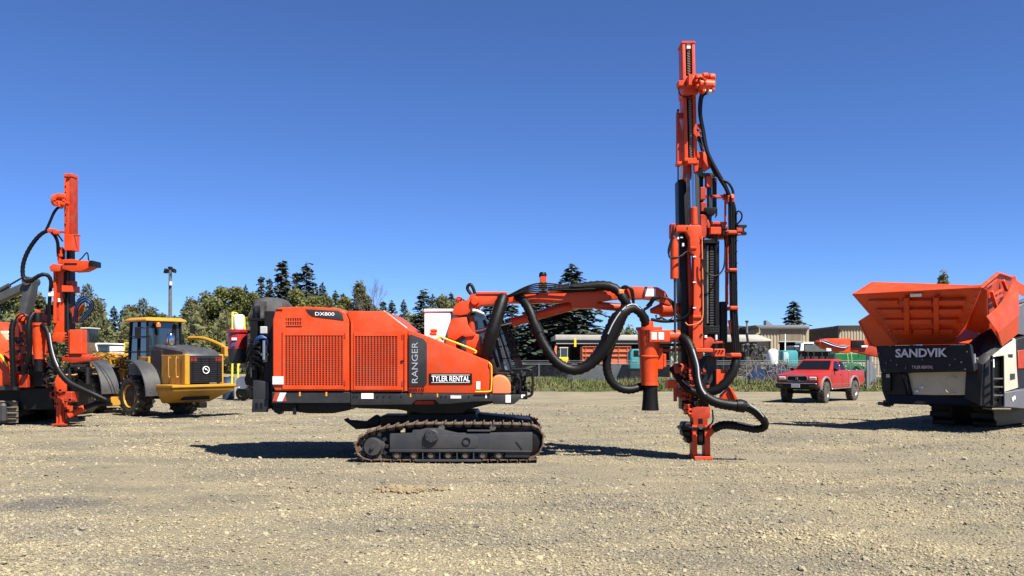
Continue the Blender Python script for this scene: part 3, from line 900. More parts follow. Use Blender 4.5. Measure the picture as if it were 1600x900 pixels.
# ---- rear end: canvas covered collector, hoses, stabiliser, red tank
def canvas():
    n, rings = 44, []
    prof = [(472, 0.35), (466, 0.72), (463.5, 0.9), (470, 1.0), (480, 1.04), (490, 1.07), (497, 1.10), (500, 1.12)]
    rr = random.Random(9)
    Dc = 15.5
    cx, hw = WX(413, Dc), 27 * Dc / FPX
    jit = [rr.gauss(0, 0.022) for _ in range(n)]
    ys = [462.5, 463.5, 466.5, 472, 479, 487, 494, 500]
    ws = [0.15, 0.5, 0.76, 0.93, 1.0, 1.03, 1.05, 1.02]
    for j, (y, w) in enumerate(zip(ys, ws)):
        ring = []
        for k in range(n):
            a = 6.283 * k / n
            q = w * (1 + jit[k] * (0.4 + j * 0.28)) + ((0.075 * math.sin(5 * a + j * 1.1) + 0.05 * abs(math.sin(4.5 * a - j * .7)) + 0.03 * math.sin(13 * a + j)) * min(1, j * .28) if j > 0 else 0)
            skew = 3 * (1 - w)
            ring.append((cx + (skew * Dc / FPX) + math.cos(a) * hw * q, Dc + 0.55 + math.sin(a) * 0.72 * q, WZ(y + (3.2 * math.sin(3 * a + 1) if j == 7 else 0) + (3 if math.cos(a) < -0.5 and j > 5 else 0), Dc)))
        rings.append(ring)
    mb = MB().loft(rings, caps=False)
    mb.add(rings[0], [tuple(range(n))])
    o = mb.build('canvas_cover', CANVAS, RIG, 0, 32)
canvas()
PB('rear_bulkhead', [(413, 427, 486, 632)], 15.05, 1.9, BLACKSTEEL)
PB('rear_frame', [(391, 402, 500, 535), (388, 414, 497, 502)], 15.2, 1.2, BLACKSTEEL)
PB('rear_winch', [(393, 416, 535, 585)], 15.35, 1.2, BLACKSTEEL, RIG, 0.04)
PB('control_box', [(406, 417, 510, 521.5)], 15.02, 0.10, mat('pale_grey_plastic', (0.46, 0.47, 0.48), 0.5), RIG, 0.01)
for k in range(3):
    hose('blue_hose', [(397 + 2 * k, 540, 15.1), (400 + 2 * k, 530, 15.0), (408 + k, 525 + 1.5 * k, 14.98), (416 + k, 530, 15.0), (418, 545, 15.05)], 1.3, BLUEHOSE)
for k in range(9):
    y = 538 + 5 * k
    hose('rear_hose', [(386 + 3 * (k % 3), y + 12, 15.4 - .04 * k), (394, y - 6, 15.15), (403 + k, y - 4 + 3 * (k % 2), 15.06), (412, y + 8, 15.1), (415, y + 20, 15.2)], 1.6 + 0.4 * (k % 2), BLACK)
MB().tube([W(413, 532, 15.0), W(413, 562, 15.0)], 0.03, 8).build('sight_tube', CHROME, RIG)
PB('valve_block', [(407, 420, 552, 556), (411, 418, 538, 566)], 15.0, 0.1, STEEL, RIG, 0.006)
PP('hose_bracket', [(381, 592), (385, 580), (395, 565), (402, 566), (402, 590), (396, 604), (383, 602)], 15.3, 0.8, BLACKSTEEL, RIG, 0.03)
MB().lathe([(0.05, 0), (0.11, 0.0), (0.11, 0.08), (0.05, 0.08)], (WX(378, 15.6), 15.6, WZ(598, 15.6)), 'y', 18).build('hose_reel', WHITE, RIG)
st = PP('stabiliser_leg', [(395, 594), (420, 596), (421, 624), (419, 640), (396, 640), (395, 622)], 15.0, 0.55, GREY, RIG, 0.02)
PB('slot', [(399, 402.5, 629, 637.5), (406.5, 410, 629, 637.5)], 14.994, 0.01, BLACKSTEEL, st, 0)
foot_ = PP('stabiliser_foot', [(394, 624), (420, 624), (418.5, 644), (393, 644)], 14.97, 0.04, GREY, st, 0.01)
PB('slot', [(399, 402.5, 629.5, 638), (406.5, 410, 629.5, 638)], 14.962, 0.01, BLACKSTEEL, st, 0)
PP('foot_hook', [(422, 634), (430, 630), (438, 634), (430, 644), (424, 640)], 15.1, 0.3, BLACKSTEEL, RIG, 0.02)
# red and grey tank with white filter housing behind the engine
c = (WX(372.5, 16.4), 16.4, 0)
k = 16.4 / FPX
tank = MB().lathe([(0, WZ(546, 16.4)), (15.6 * k, WZ(546, 16.4)), (15.6 * k, WZ(519, 16.4)), (14.8 * k, WZ(516.5, 16.4)), (0, WZ(516, 16.4))], c).build('red_tank', RED, RIG, 0.01)
MB().lathe([(12 * k, WZ(568, 16.4)), (14.8 * k, WZ(566, 16.4)), (15.9 * k, WZ(545.5, 16.4)), (12 * k, WZ(545.5, 16.4))], c).build('tank_base', GREY, tank)
MB().lathe([(17 * k, WZ(520, 16.4)), (17.6 * k, WZ(519.5, 16.4)), (17.6 * k, WZ(515.5, 16.4)), (17 * k, WZ(515, 16.4))], c).build('tank_rim', RED, tank)
MB().lathe([(0, WZ(517, 16.4)), (6.6 * k, WZ(517, 16.4)), (8 * k, WZ(511, 16.4)), (7.8 * k, WZ(494, 16.4)), (7 * k, WZ(491.5, 16.4)), (0, WZ(491.5, 16.4))], c).build('filter_housing', WHITE, tank)
label_plate(tank, 362, 370, 527.5, 531.5, 16.4 - 0.20, WHITE)
label_plate(tank, 362, 368, 536, 541, 16.4 - 0.20, BLUEHOSE)
PB('tank_bracket', [(386, 400, 516, 521), (384, 402, 560, 565)], 16.0, 0.5, BLACKSTEEL, tank)

# ---- crawler tracks
def track():
    T = [(553.5, 703), (555, 690), (562, 681), (576, 672.5), (594, 667.5), (625, 662.5), (657, 659.5), (700, 659.5), (742, 659.5), (790, 660), (826, 661.5), (841, 666), (850, 677), (851, 691), (846, 706), (834, 718), (815, 721.5), (600, 721.5), (573, 719.5), (560, 714)]
    Dn = 14.66
    P = [Vector(W(x, y, Dn)) for x, y in T]
    # resample to a closed evenly spaced loop
    Q = catmull(P + [P[0]], 10)
    cum = [0.0]
    for i in range(len(Q) - 1): cum.append(cum[-1] + (Q[i + 1] - Q[i]).length)
    L = cum[-1]; n = int(round(L / 0.158)); wd = 0.36; yc = Dn + wd / 2
    at = lambda t: Vector([float(np.interp(t % L, cum, [q[i] for q in Q])) for i in range(3)])
    o0 = RIG.location
    tr = MB()
    cx, cz = WX(700, Dn), WZ(690, Dn)
    ring = []
    m = 120
    inner = []
    for i in range(m):
        p, d = at(L * i / m), (at(L * (i + .4) / m) - at(L * (i - .4) / m)).normalized()
        nrm = Vector((-d.z, 0, d.x))
        if nrm.dot(Vector((cx, 0, cz)) - Vector((p.x, 0, p.z))) < 0: nrm = -nrm
        ring.append([((p + nrm * a).x, (p + nrm * a).z) for a in (0.03, 0.075)])
    vs, fs = [], []
    for i in range(m):
        for (a, b) in ((0, Dn + .10), (0, Dn + .26), (1, Dn + .26), (1, Dn + .10)):
            vs.append((ring[i][a][0], b, ring[i][a][1]))
    for i in range(m):
        for q in range(4):
            fs.append((i * 4 + q, i * 4 + (q + 1) % 4, ((i + 1) % m) * 4 + (q + 1) % 4, ((i + 1) % m) * 4 + q))
    tr.add(vs, fs)
    root = tr.build('crawler_track', BLACKSTEEL, RIG, 0, 50)
    # one shoe: plate with a grouser rib and a link lug on its inner side
    sb = MB()
    sb.box(-0.070, 0.070, -wd / 2, wd / 2, -0.012, 0.010)
    sb.box(-0.070, -0.052, -wd / 2, wd / 2, 0.010, 0.046)
    sb.box(0.040, 0.052, -wd / 2, wd / 2, 0.010, 0.026)
    sb.box(-0.05, 0.05, -0.09, -0.05, -0.06, -0.012); sb.box(-0.05, 0.05, 0.05, 0.09, -0.06, -0.012)
    sme = sb.mesh('track_shoe', bevel=0.003); sme.materials.append(RUST)
    for i in range(n):
        t = L * i / n
        p, d = at(t), (at(t + .05) - at(t - .05)).normalized()
        nrm = Vector((d.z, 0, -d.x))
        if nrm.dot(Vector((p.x - cx, 0, (p.z - cz) * 2))) < 0: nrm = -nrm
        ang = math.atan2(nrm.x, nrm.z)
        q = p - nrm * 0.030
        inst(sme, 'track_shoe', root, (q.x - o0.x, yc - o0.y, q.z - o0.z), (0, ang, 0))
    # side frame
    Df = 14.63
    fr = PP('track_frame', [(609, 704.5), (609, 678), (643, 677), (645, 672), (657, 671.5), (666, 669), (684, 669), (700, 673.5), (716, 677), (832, 675.5), (832, 704.5)], Df, 0.26, TRACKGREY, root, 0.012)
    PP('frame_ledge', [(608.5, 706.5), (608.5, 702), (745, 702), (795, 704), (831, 704.5), (831, 706.5)], Df - 0.02, 0.10, TRACKGREY, fr, 0.006)
    PP('tension_cover', [(660, 680), (742, 680), (747, 684), (747, 696), (742, 701), (660, 701)], Df - 0.012, 0.03, TRACKGREY, fr, 0.008)
    k = Df / FPX
    MB().lathe([(0, -0.07), (9.4 * k, -0.07), (11.2 * k, -0.05), (11.6 * k, 0.02), (0, 0.02)], W(674.5, 681, Df), 'y', 28).build('pivot_cap', TRACKGREY, fr, 0, 40)
    mb = MB()
    for j in range(6): mb.cyl(W(674.5 + 7 * math.cos(j * 1.047), 681 + 7 * math.sin(j * 1.047), Df - .07), W(674.5 + 7 * math.cos(j * 1.047), 681 + 7 * math.sin(j * 1.047), Df - .08), 0.012, n=6)
    mb.build('bolts', TRACKGREY, fr, stuff=True)
    MB().lathe([(0, 0), (5 * k, 0), (5 * k, -0.016), (6.4 * k, -0.018), (6.4 * k, 0.01), (0, 0.01)], W(728.7, 690, Df - 0.01), 'y', 24).build('grease_port', BLACKSTEEL, fr, 0, 40)
    PP('gusset', [(806, 690), (808, 690), (816, 700), (816, 702.5)], Df - 0.012, 0.03, GREY, fr, 0)
    PB('step_plate', [(730, 767, 672, 674.5)], Df - 0.02, 0.2, TRACKGREY, fr, 0.004)
    PP('roller_guard', [(649, 722 - .6), (651, 718), (751, 718), (753, 721.4)], Df - 0.015, 0.05, TRACKGREY, fr, 0.004)
    for x in (660.5, 687, 714, 740): PB('guard_web', [(x - .9, x + .9, 705, 721)], Df - 0.01, 0.06, TRACKGREY, fr, 0.002)
    PP('nose_guard', [(790, 705.5), (831, 705.5), (826, 715), (789, 714.5)], Df + 0.01, 0.2, GREY, fr, 0.006)
    for x in (620, 647, 673, 700, 727, 754, 779):
        r_ = MB().lathe([(0, -0.02), (4 * k, -0.02), (5 * k, 0.0), (7.2 * k, 0.02), (7.2 * k, 0.2), (0, 0.2)], W(x, 711.5, Df + .03), 'y', 16).build('bottom_roller', STEEL, root, 0, 40)
    for x, y in ((690, 668), (770, 668)): MB().lathe([(0, 0.02), (5 * k, 0.02), (5 * k, 0.2), (0, 0.2)], W(x, y, Df + .03), 'y', 14).build('top_roller', STEEL, root, 0, 40)
    sp = MB().lathe([(0, -0.06), (3 * k, -0.06), (3.4 * k, -0.02), (12.8 * k, -0.02), (14.6 * k, 0.03), (14.6 * k, 0.12), (18 * k, 0.13), (18 * k, 0.2), (0, 0.2)], W(582, 698.5, Df + .02), 'y', 32).build('sprocket', TRACKGREY, root, 0, 40)
    mb = MB()
    for j in range(11):
        a = j * 6.283 / 11
        mb.bar((WX(582, Df) + math.cos(a) * 17 * k, Df + .18, WZ(698.5, Df) + math.sin(a) * 17 * k), (WX(582, Df) + math.cos(a) * 23 * k, Df + .18, WZ(698.5, Df) + math.sin(a) * 23 * k), 0.06, 0.05, (0, 1, 0))
    mb.build('sprocket_teeth', STEEL, sp, stuff=True)
    MB().lathe([(0, 0.05), (12 * k, 0.04), (20 * k, 0.08), (20.5 * k, 0.2), (0, 0.2)], W(829, 692, Df + .03), 'y', 32).build('idler_wheel', BLACKSTEEL, root, 0, 40)
    return root
tr1 = track()
tr2 = copy_tree(tr1, RIG)
tr2.location = (0, 2.1, 0)
PP('tow_hitch', [(536.5, 656), (540, 653.5), (543, 657), (571, 659), (586, 648.5), (594, 653), (594, 666), (575, 670), (556, 671)], 15.9, 0.25, BLACKSTEEL, RIG, 0.015)
PP('track_beam', [(595, 650), (640, 650), (655, 646), (750, 648), (830, 656), (830, 668), (595, 664)], 15.6, 0.8, BLACKSTEEL, RIG, 0.015)

# ---- operator's cab on the far side
DC = 16.25
cab = PP('cab', [(663, 600), (663, 487), (704, 487), (704, 500), (694, 530), (684, 600)], DC, 0.92, WHITE, RIG, 0.02)
PP('cab_roof', [(661.5, 487), (662.5, 482.5), (745, 482.5), (757, 489), (756, 491.5), (744, 486.5)], DC - 0.02, 0.98, WHITE, cab, 0.01)
PP('side_window', [(704.5, 489), (744, 488), (757, 493), (808, 584), (690, 584), (695, 530), (704.5, 500)], DC + 0.02, 0.02, GLASS, cab, 0.0)
ws = MB()
fz = [(756, 491), (813, 590)]
a, b = W(*fz[0], DC), W(*fz[1], DC)
ws.add([(a[0], DC + .03, a[2]), (a[0], DC + .9, a[2]), (b[0], DC + .9, b[2]), (b[0], DC + .03, b[2])], [(0, 1, 2, 3)])
ws.build('windscreen', BLUEGLASS, cab, 0, 0)
# the tilted guard that stands before the windscreen, and the blue glass between its posts
gl = MB().prism(poly([(775, 507), (783, 507), (803, 578), (789, 578)], DC - 0.35), DC - 0.35, DC - 0.33).build('front_window', BLUEGLASS, cab, 0)
for x0, y0, x1, y1, w_, d_ in ((768, 505, 787, 579, .055, .36), (775, 504, 800, 580, .03, .37), (783, 500, 812, 580, .085, .38), (791, 500, 817, 578, .05, .40), (756, 500, 778, 574, .05, .30)):
    MB().bar(W(x0, y0, DC - d_), W(x1, y1, DC - d_), w_, w_).build('window_post', BLACKSTEEL, cab, 0.005)
for t in (0.25, 0.5, 0.75):
    MB().bar(W(769 + 19 * t, 505 + 74 * t, DC - .34), W(790 + 25 * t, 500 + 78 * t, DC - .34), .02, .02).build('window_rung', GREY, cab)
MB().bar(W(778, 515, DC - .36), W(790, 560, DC - .36), .012, .012).build('wiper', LIMERAIL, cab)

# ---- boom
DB = 15.35
PP('boom_base', [(703, 503), (708, 496.5), (729, 495), (731, 507), (738, 519), (743, 519), (742, 525), (727, 526.5), (722, 524.5), (711, 532), (700, 527.5), (699, 521)], DB, 0.5, ORANGE, RIG, 0.02)
PP('boom_pedestal', [(694, 560), (697, 533), (701, 523), (712, 528), (712, 560)], DB + 0.02, 0.45, ORANGE, RIG, 0.02)
PP('boom_swivel', [(728, 552), (728, 520), (748, 522), (749, 535), (751, 549), (748, 556), (730, 560)], DB + 0.04, 0.42, ORANGE, RIG, 0.03)
MB().tube([W(735, 496, DB + .2), W(738, 540, DB + .2)], 0.07, 12).build('boom_pin', ORANGE_DULL, RIG)
PP('boom_elbow', [(706.5, 491.5), (708.5, 481), (713, 474), (727, 469.5), (733, 467), (738, 474), (736, 484), (731, 491), (720, 493)], DB - 0.02, 0.54, ORANGE, RIG, 0.015, 2)
MB().lathe([(0, -0.05), (5.5 * DB / FPX, -0.05), (7 * DB / FPX, -0.03), (7 * DB / FPX, 0.3), (0, 0.3)], W(742, 470.5, DB - .02), 'y', 24).build('pivot_boss', ORANGE, RIG, 0, 40)
PP('boom_knuckle', [(731, 469), (735, 460), (744, 459), (792, 456.5), (790, 462), (783, 463.5), (776.5, 474.5), (752, 477), (744, 482), (737, 478)], DB, 0.45, ORANGE, RIG, 0.02, 2)
PB('boom_top_plate', [(744, 792, 456, 460)], DB - 0.02, 0.49, ORANGE, RIG, 0.01)
PB('knuckle_valve', [(712, 722, 464.5, 470.5), (714, 720, 463, 465)], DB + 0.2, 0.2, ORANGE, RIG, 0.02)
mb = MB().tube([W(738, 462, DB + .1), W(731, 453, DB + .1), (WX(730.5, DB), DB + .1, WZ(446.5, DB)), W(735, 444.5, DB + .1), W(739, 450, DB + .1), W(742, 459, DB + .1)], 0.028, 8, 6)
mb.build('lifting_loop', BLACK, RIG)
boom = PP('main_boom', [(778, 465), (795, 459), (830, 457), (960, 452), (1003, 449), (1003, 463), (985, 466), (961, 467.5), (934, 472), (932, 481), (894, 482), (892, 472), (830, 473.5), (795, 473)], DB + 0.06, 0.30, ORANGE, RIG, 0.015, 2)
PP('boom_head', [(978, 449), (983, 447.3), (1028, 448.5), (1039, 455), (1049, 470.5), (1046, 473), (1030, 468), (1008, 466), (985, 467)], DB + 0.0, 0.42, ORANGE, RIG, 0.02, 2)
label_plate(boom, 1007.5, 1024.5, 451, 463, DB - 0.006)
cy = MB(); pcyl(cy, (735, 519, DB + .34), (802, 503.5, DB + .34), 2.5); cy.build('cylinder_rod', CHROME, RIG)
cy = MB(); pcyl(cy, (799, 504, DB + .34), (898, 477, DB + .34), 7); cy.build('lift_cylinder', ORANGE, RIG, 0.01)
cy = MB(); pcyl(cy, (930, 477, DB + .15), (972, 480.5, DB + .15), 6.2); cy.build('tilt_cylinder', ORANGE, RIG, 0.01)
hb = PB('hose_bracket', [(844, 854, 432, 441), (846.5, 851.5, 440, 459), (841, 857, 457, 459.5)], DB + 0.02, 0.20, ORANGE, RIG, 0.006)
MB().lathe([(0, 0), (6 * DB / FPX, 0.0), (6 * DB / FPX, 0.05), (4.5 * DB / FPX, 0.085), (0, 0.09)], (WX(848.5, DB), DB + .12, WZ(432, DB)), 'z', 18).build('bracket_cap', BLACK, hb)
PB('bracket_slots', [(842, 855, 441.5 + 4 * k, 442.8 + 4 * k) for k in range(4)], DB - 0.0, 0.24, STEEL, hb, 0)
for k in range(6):
    dz = 2.9 * k; dd = DB - 0.12 + 0.05 * (k % 3)
    hose('boom_hose', [(786, 466, dd + .1), (800, 459 + dz * .25, dd), (820, 449 + dz * .72, dd), (838, 443.4 + dz, dd), (856, 443 + dz, dd), (880, 445.5 + dz * .8, dd), (903, 448 + dz * .5, dd), (930, 446 + dz * .6, dd)], 1.15, BLACK)
hose('hose_sleeve', [(892, 449, DB - .05), (915, 448, DB - .05), (938, 446.5, DB - .06), (955, 448.5, DB - .08), (967, 456, DB - .1), (975, 468, DB - .12), (985, 483, DB - .12)], [6, 8, 8.5, 8, 7.5, 8, 6], BLACK, rib=0.05)
hose('hose_sleeve', [(787, 463, DB - .02), (783, 475, DB - .1), (775, 500, DB - .2), (767, 525, DB - .25), (759, 552, DB - .2), (756, 562, DB - .1)], [9, 10.5, 11, 11, 10, 9], BLACK, rib=0.045, n=14)
for k in range(4):
    hose('clamped_hose', [(968 + k, 452, DB - .1), (976, 447 + k, DB - .12), (984 + k, 451, DB - .14), (988 + k * .7, 465, DB - .12), (990, 480, DB - .1)], 1.6, BLACK)
PB('hose_clamp', [(966, 975, 452, 460)], DB - 0.2, 0.1, PALE_ORANGE, RIG, 0.02)
# suction hoses
hose('suction_hose', [(808, 462, DB + .1), (818, 470, DB - .0), (828, 486, DB - .12), (838, 513, DB - .2), (851, 540, DB - .25), (870, 566, DB - .3), (890, 577, DB - .3), (908, 576, DB - .3), (927, 564, DB - .3), (944, 543, DB - .3), (955, 520, DB - .3), (964, 501, DB - .3), (975, 487, DB - .3), (989, 482, DB - .25), (1001, 489, DB - .2), (1008, 501, DB - .15), (1011, 514, DB - .1)], [8, 8, 8, 8.2, 8.4, 8.8, 9, 9.2, 9.8, 11.8, 13.4, 13.2, 10.5, 7, 7.5, 8, 8], BLACK, rib=0.05, n=16)
hose('suction_cuff', [(836, 508, DB - .2), (842, 521, DB - .22)], 9.3, BLACK)
hose('return_hose', [(978, 470, DB - .02), (974, 489, DB - .05), (964, 515, DB - .1), (954, 538, DB - .15), (948.5, 560, DB - .15), (949, 580, DB - .15), (956, 597, DB - .15), (969, 606.5, DB - .12), (984, 609, DB - .1), (999, 605, DB - .05), (1010, 599, DB)], [7, 8, 8.5, 8, 7.4, 7.2, 7, 7, 7, 7, 6.5], BLACK, rib=0.035, n=14)
hose('hose_stripe', [(950, 522, DB - .46), (958, 505, DB - .44), (970, 487, DB - .40), (982, 477, DB - .34), (992, 476, DB - .30), (1001, 483, DB - .27)], 1.0, mat('pale_stripe_grey', (0.42, 0.42, 0.44), 0.5))  # thin pale tube laid along the front of the hose

# ---- dust cyclone
DY = 15.05
def pl(prof, px, name, m, parent=RIG, D=DY + .2):
    k = D / FPX
    return MB().lathe([(r * k, WZ(y, D)) for r, y in prof], (WX(px, D), D, 0), 'z', 28).build(name, m, parent, 0, 40)
cyc = pl([(0, 513), (18, 513), (18.5, 515), (18.5, 518), (17.5, 519), (17.5, 534), (16, 541), (15, 556), (13.6, 585), (12.6, 600), (0, 600)], 1014, 'cyclone', ORANGE)
pl([(12, 597), (13.6, 597), (13.8, 602), (12, 602)], 1015, 'cyclone_flange', ORANGE, cyc)
pl([(15.2, 555), (16.2, 556), (16.2, 558), (15, 559)], 1014, 'cyclone_band', ORANGE, cyc)
pl([(17.5, 511.5), (20.5, 511.5), (20.5, 516), (17.5, 516)], 1014, 'cyclone_flange', ORANGE, cyc)
pl([(8, 502), (9.5, 503), (10, 513), (8, 513)], 1011.5, 'cyclone_neck', ORANGE, cyc)
pl([(11, 600), (11.6, 603), (11.4, 612), (12, 625), (13, 636), (13.6, 641), (12.9, 641), (11.2, 612)], 1016, 'rubber_boot', BLACK, cyc)
PB('cyclone_inlet', [(1014, 1047, 515.5, 535)], DY - 0.02, 0.36, ORANGE, cyc, 0.015)
mb = MB(); pcyl(mb, (1045, 525, DY + .14), (1062, 525, DY + .14), 9.2); mb.build('inlet_pipe', ORANGE, cyc, 0.008)
label_plate(cyc, 1018, 1026.5, 519, 530.5, DY - 0.028); label_plate(cyc, 1029, 1037.5, 519, 530.5, DY - 0.028)
PB('cyclone_mount', [(1027, 1036, 543, 577), (1036, 1041, 553, 574)], DY + 0.15, 0.25, ORANGE, cyc, 0.01)
PB('mount_arm', [(1022, 1066, 536.5, 541)], DY + 0.22, 0.2, BLACKSTEEL, cyc, 0.005)
PB('mount_arm', [(1030, 1074, 545, 549.5)], DY + 0.26, 0.12, ORANGE_DULL, cyc, 0.005)
mb = MB()
for k in range(6): mb.tube([W(1009 + (k % 2), 517 + 3.2 * k, DY - .12), W(1011 - (k % 2), 519.5 + 3.2 * k, DY - .12)], 0.012, 6)
mb.build('chain', BLACKSTEEL, cyc, stuff=True)
# ---- feed mast of the big rig (all still parts of RIG)
DM = 15.10
def LEAN(y): return (y - 65) * 0.026          # the mast stands very slightly off plumb
mast = PP('mast_rail', [(1066, 65), (1070.6, 65), (1075.6, 258), (1070, 258)], DM, 0.34, ORANGE, RIG, 0.006)
PP('mast_rail', [(1080.8, 65), (1085.5, 65), (1090, 258), (1084.6, 258)], DM, 0.34, ORANGE, RIG, 0.006)
PP('mast_web', [(1070, 68), (1081.5, 68), (1085.5, 258), (1075, 258)], DM + 0.13, 0.15, BLACKSTEEL, RIG, 0)
PB('mast_cap', [(1065, 1086.5, 64, 67.5)], DM - 0.01, 0.37, ORANGE, RIG, 0.004)
PB('chain_anchor', [(1073, 1079, 68, 76)], DM + 0.01, 0.06, LABEL, RIG, 0.004)
cb = MB().box(-0.028, 0.028, -0.012, 0.012, -0.022, 0.010); cb.box(-0.02, 0.02, -0.02, 0.0, 0.012, 0.022)
cme = cb.mesh('chain_link', bevel=0.003); cme.materials.append(STEEL)
o0 = RIG.location
chain = MB().bar(W(1075.5, 78, DM + .06), W(1080, 256, DM + .06), 0.03, 0.01).build('feed_chain', BLACKSTEEL, RIG)
for k in range(46):
    y = 79 + k * 3.9
    if 116 < y < 150: continue
    p = W(1076 + (y - 78) * 0.025, y, DM + .045)
    inst(cme, 'chain_link', chain, (p[0] - o0.x, p[1] - o0.y, p[2] - o0.z), (0, 0.3, 0))
# rotation head and its carriage
PP('head_carriage', [(1067, 122), (1074, 118), (1086, 118), (1092, 124), (1094, 140), (1090, 147), (1068, 147)], DM - 0.16, 0.46, ORANGE, RIG, 0.015)
PB('carriage_arm', [(1060, 1071, 125.5, 134)], DM - 0.20, 0.2, ORANGE, RIG, 0.01)
PB('carriage_block', [(1075.5, 1083, 116, 133)], DM - 0.34, 0.2, ORANGE, RIG, 0.01)
rh = MB()
pcyl(rh, (1086, 127, DM - .18), (1114, 127, DM - .18), 11, 11)
pcyl(rh, (1108, 121, DM - .3), (1117, 121, DM - .3), 6)
pcyl(rh, (1092, 132, DM - .3), (1116, 134, DM - .3), 9)
pcyl(rh, (1098, 119, DM - .36), (1106, 118, DM - .36), 5)
rot = rh.build('rotation_head', ORANGE, RIG, 0.012)
mb = MB()
rr_ = random.Random(4)
for k in range(22):
    x, y = rr_.uniform(1086, 1115), rr_.uniform(116, 141)
    pbox(mb, x, x + rr_.uniform(2, 5), y, y + rr_.uniform(2, 5), DM - .43 + rr_.uniform(0, .1), 0.14)
mb.build('head_fittings', ORANGE, rot, 0.006, stuff=True)
PB('head_pads', [(1099, 1103, 139.5, 142.5), (1108, 1113, 140, 143)], DM - 0.4, 0.1, LABEL, rot, 0.004)
hose('head_hose', [(1104, 142.5, DM - .2), (1097, 146, DM - .2), (1093.5, 157, DM - .18), (1093, 177, DM - .15), (1097, 200, DM - .1), (1103.5, 234, DM - .1), (1117, 263, DM - .08), (1130, 287, DM - .05), (1142, 311, DM)], 2.3, BLACK)
hose('head_hose', [(1110, 143, DM - .1), (1099, 149, DM - .1), (1096, 160, DM - .1), (1095.5, 180, DM - .05), (1100, 205, DM), (1106, 236, DM), (1120, 265, DM), (1133, 288, DM + .02), (1143, 312, DM + .05)], 2.0, BLACK)
hose('head_hose', [(1103, 236, DM), (1115, 268, DM - .04), (1127, 280, DM), (1138, 286, DM), (1145, 298, DM), (1145, 312, DM)], 2.0, BLACK)
hose('head_hose', [(1097, 214, DM), (1108, 248, DM), (1122, 276, DM + .04), (1134, 296, DM + .06), (1139, 313, DM + .06)], 2.0, BLACK)
hose('carriage_cable', [(1061, 134, DM - .1), (1061, 144, DM - .1), (1066, 150, DM - .08), (1078, 151, DM - .08), (1088, 146, DM - .1)], 0.9, BLACK)
# slim guide frame left of the rail
PB('guide_bar', [(1057.8, 1061, 174, 256)], DM + 0.05, 0.1, ORANGE_DULL, RIG, 0.004)
PP('guide_plate', [(1061, 178), (1062.5, 190), (1066.5, 207), (1067, 254), (1061, 254)], DM + 0.08, 0.05, ORANGE, RIG, 0.004)
PB('guide_bracket', [(1059, 1069, 176, 184)], DM + 0.1, 0.12, ORANGE_DULL, RIG, 0.006)
MB().cyl(W(1059.5, 174, DM + .1), W(1059.5, 171, DM + .1), 0.02, n=8).build('guide_pin', BLACKSTEEL, RIG)
PB('rail_joint', [(1069, 1089, 246.5, 252), (1074, 1092, 250, 256)], DM - 0.07, 0.3, ORANGE, RIG, 0.012)
PP('joint_shoe', [(1085, 254), (1091, 250), (1091, 266), (1087, 269), (1085, 268)], DM - 0.05, 0.2, ORANGE, RIG, 0.008)
PB('guide_foot', [(1058, 1067, 252, 257)], DM + 0.0, 0.2, ORANGE, RIG, 0.008)
MB().bar(W(1059.5, 254, DM + .1), W(1059.5, 284, DM + .1), 0.02).build('guide_rod', BLACKSTEEL, RIG)
MB().bar(W(1065, 254, DM + .12), W(1064, 280, DM + .12), 0.045).build('guide_spacer', LABEL, RIG)
# hose roller upper right
PB('roller_bracket', [(1089, 1096, 206, 213)], DM + .02, 0.12, ORANGE, RIG, 0.006)
MB().lathe([(0, -.04), (.05, -.04), (.05, .08), (0, .08)], W(1092, 199, DM + .04), 'y', 14).build('roller', ORANGE_DULL, RIG)
PP('hose_gusset', [(1098.5, 236), (1101, 236), (1112, 261), (1102, 267.5), (1099, 262)], DM - 0.02, 0.10, ORANGE, RIG, 0.006)
PB('gusset_plate', [(1088, 1098, 237, 246), (1090, 1099, 246, 262)], DM + 0.05, 0.12, ORANGE, RIG, 0.006)
hose('steel_cable', [(1089, 218, DM - .02), (1094, 225, DM - .04), (1099, 233, DM - .03), (1101, 238, DM)], 1.0, STEEL)
MB().bar(W(1091, 212, DM + .1), W(1098, 236, DM + .1), 0.05).build('strut', BLACKSTEEL, RIG)

# lower mast: dark feed beam, feed cylinder, rod magazine
PP('feed_beam', [(1060, 281), (1072, 278), (1078, 310), (1079, 440), (1083, 560), (1083, 640), (1066, 640), (1062, 420)], DM + 0.16, 0.34, BLACKSTEEL, RIG, 0.008)
PP('inner_rail', [(1070, 256), (1082, 256), (1080, 280), (1073, 284), (1070, 280)], DM + 0.05, 0.25, ORANGE_DULL, RIG, 0.006)
MB().bar(W(1074.5, 272, DM + .06), W(1077.5, 350, DM + .06), 0.035, 0.06).build('guide_rail', STEEL, RIG)
MB().bar(W(1089, 266, DM + .06), W(1090.5, 352, DM + .06), 0.045, 0.06).build('guide_rail', mat('greasy_dark_steel', (0.09, 0.085, 0.08), 0.4, metal=0.5), RIG)
mb = MB(); pcyl(mb, (1082, 256, DM - .02), (1083.5, 328, DM - .02), 1.9); mb.build('feed_rod', CHROME, RIG)
mb = MB(); pcyl(mb, (1084.3, 324, DM - .02), (1084.8, 352, DM - .02), 5.2); mb.build('feed_cylinder', ORANGE, RIG, 0.008)
PP('feed_bracket', [(1056.5, 353), (1060, 351.5), (1094, 351.5), (1096.5, 355), (1096.5, 366), (1093, 371), (1090, 389), (1084, 398), (1079, 392), (1078, 371), (1073, 362), (1056.5, 361.5)], DM - 0.10, 0.24, ORANGE, RIG, 0.012)
PB('bracket_slot', [(1073, 1074.6, 354.5, 359)], DM - 0.103, 0.01, BLACKSTEEL, RIG, 0)
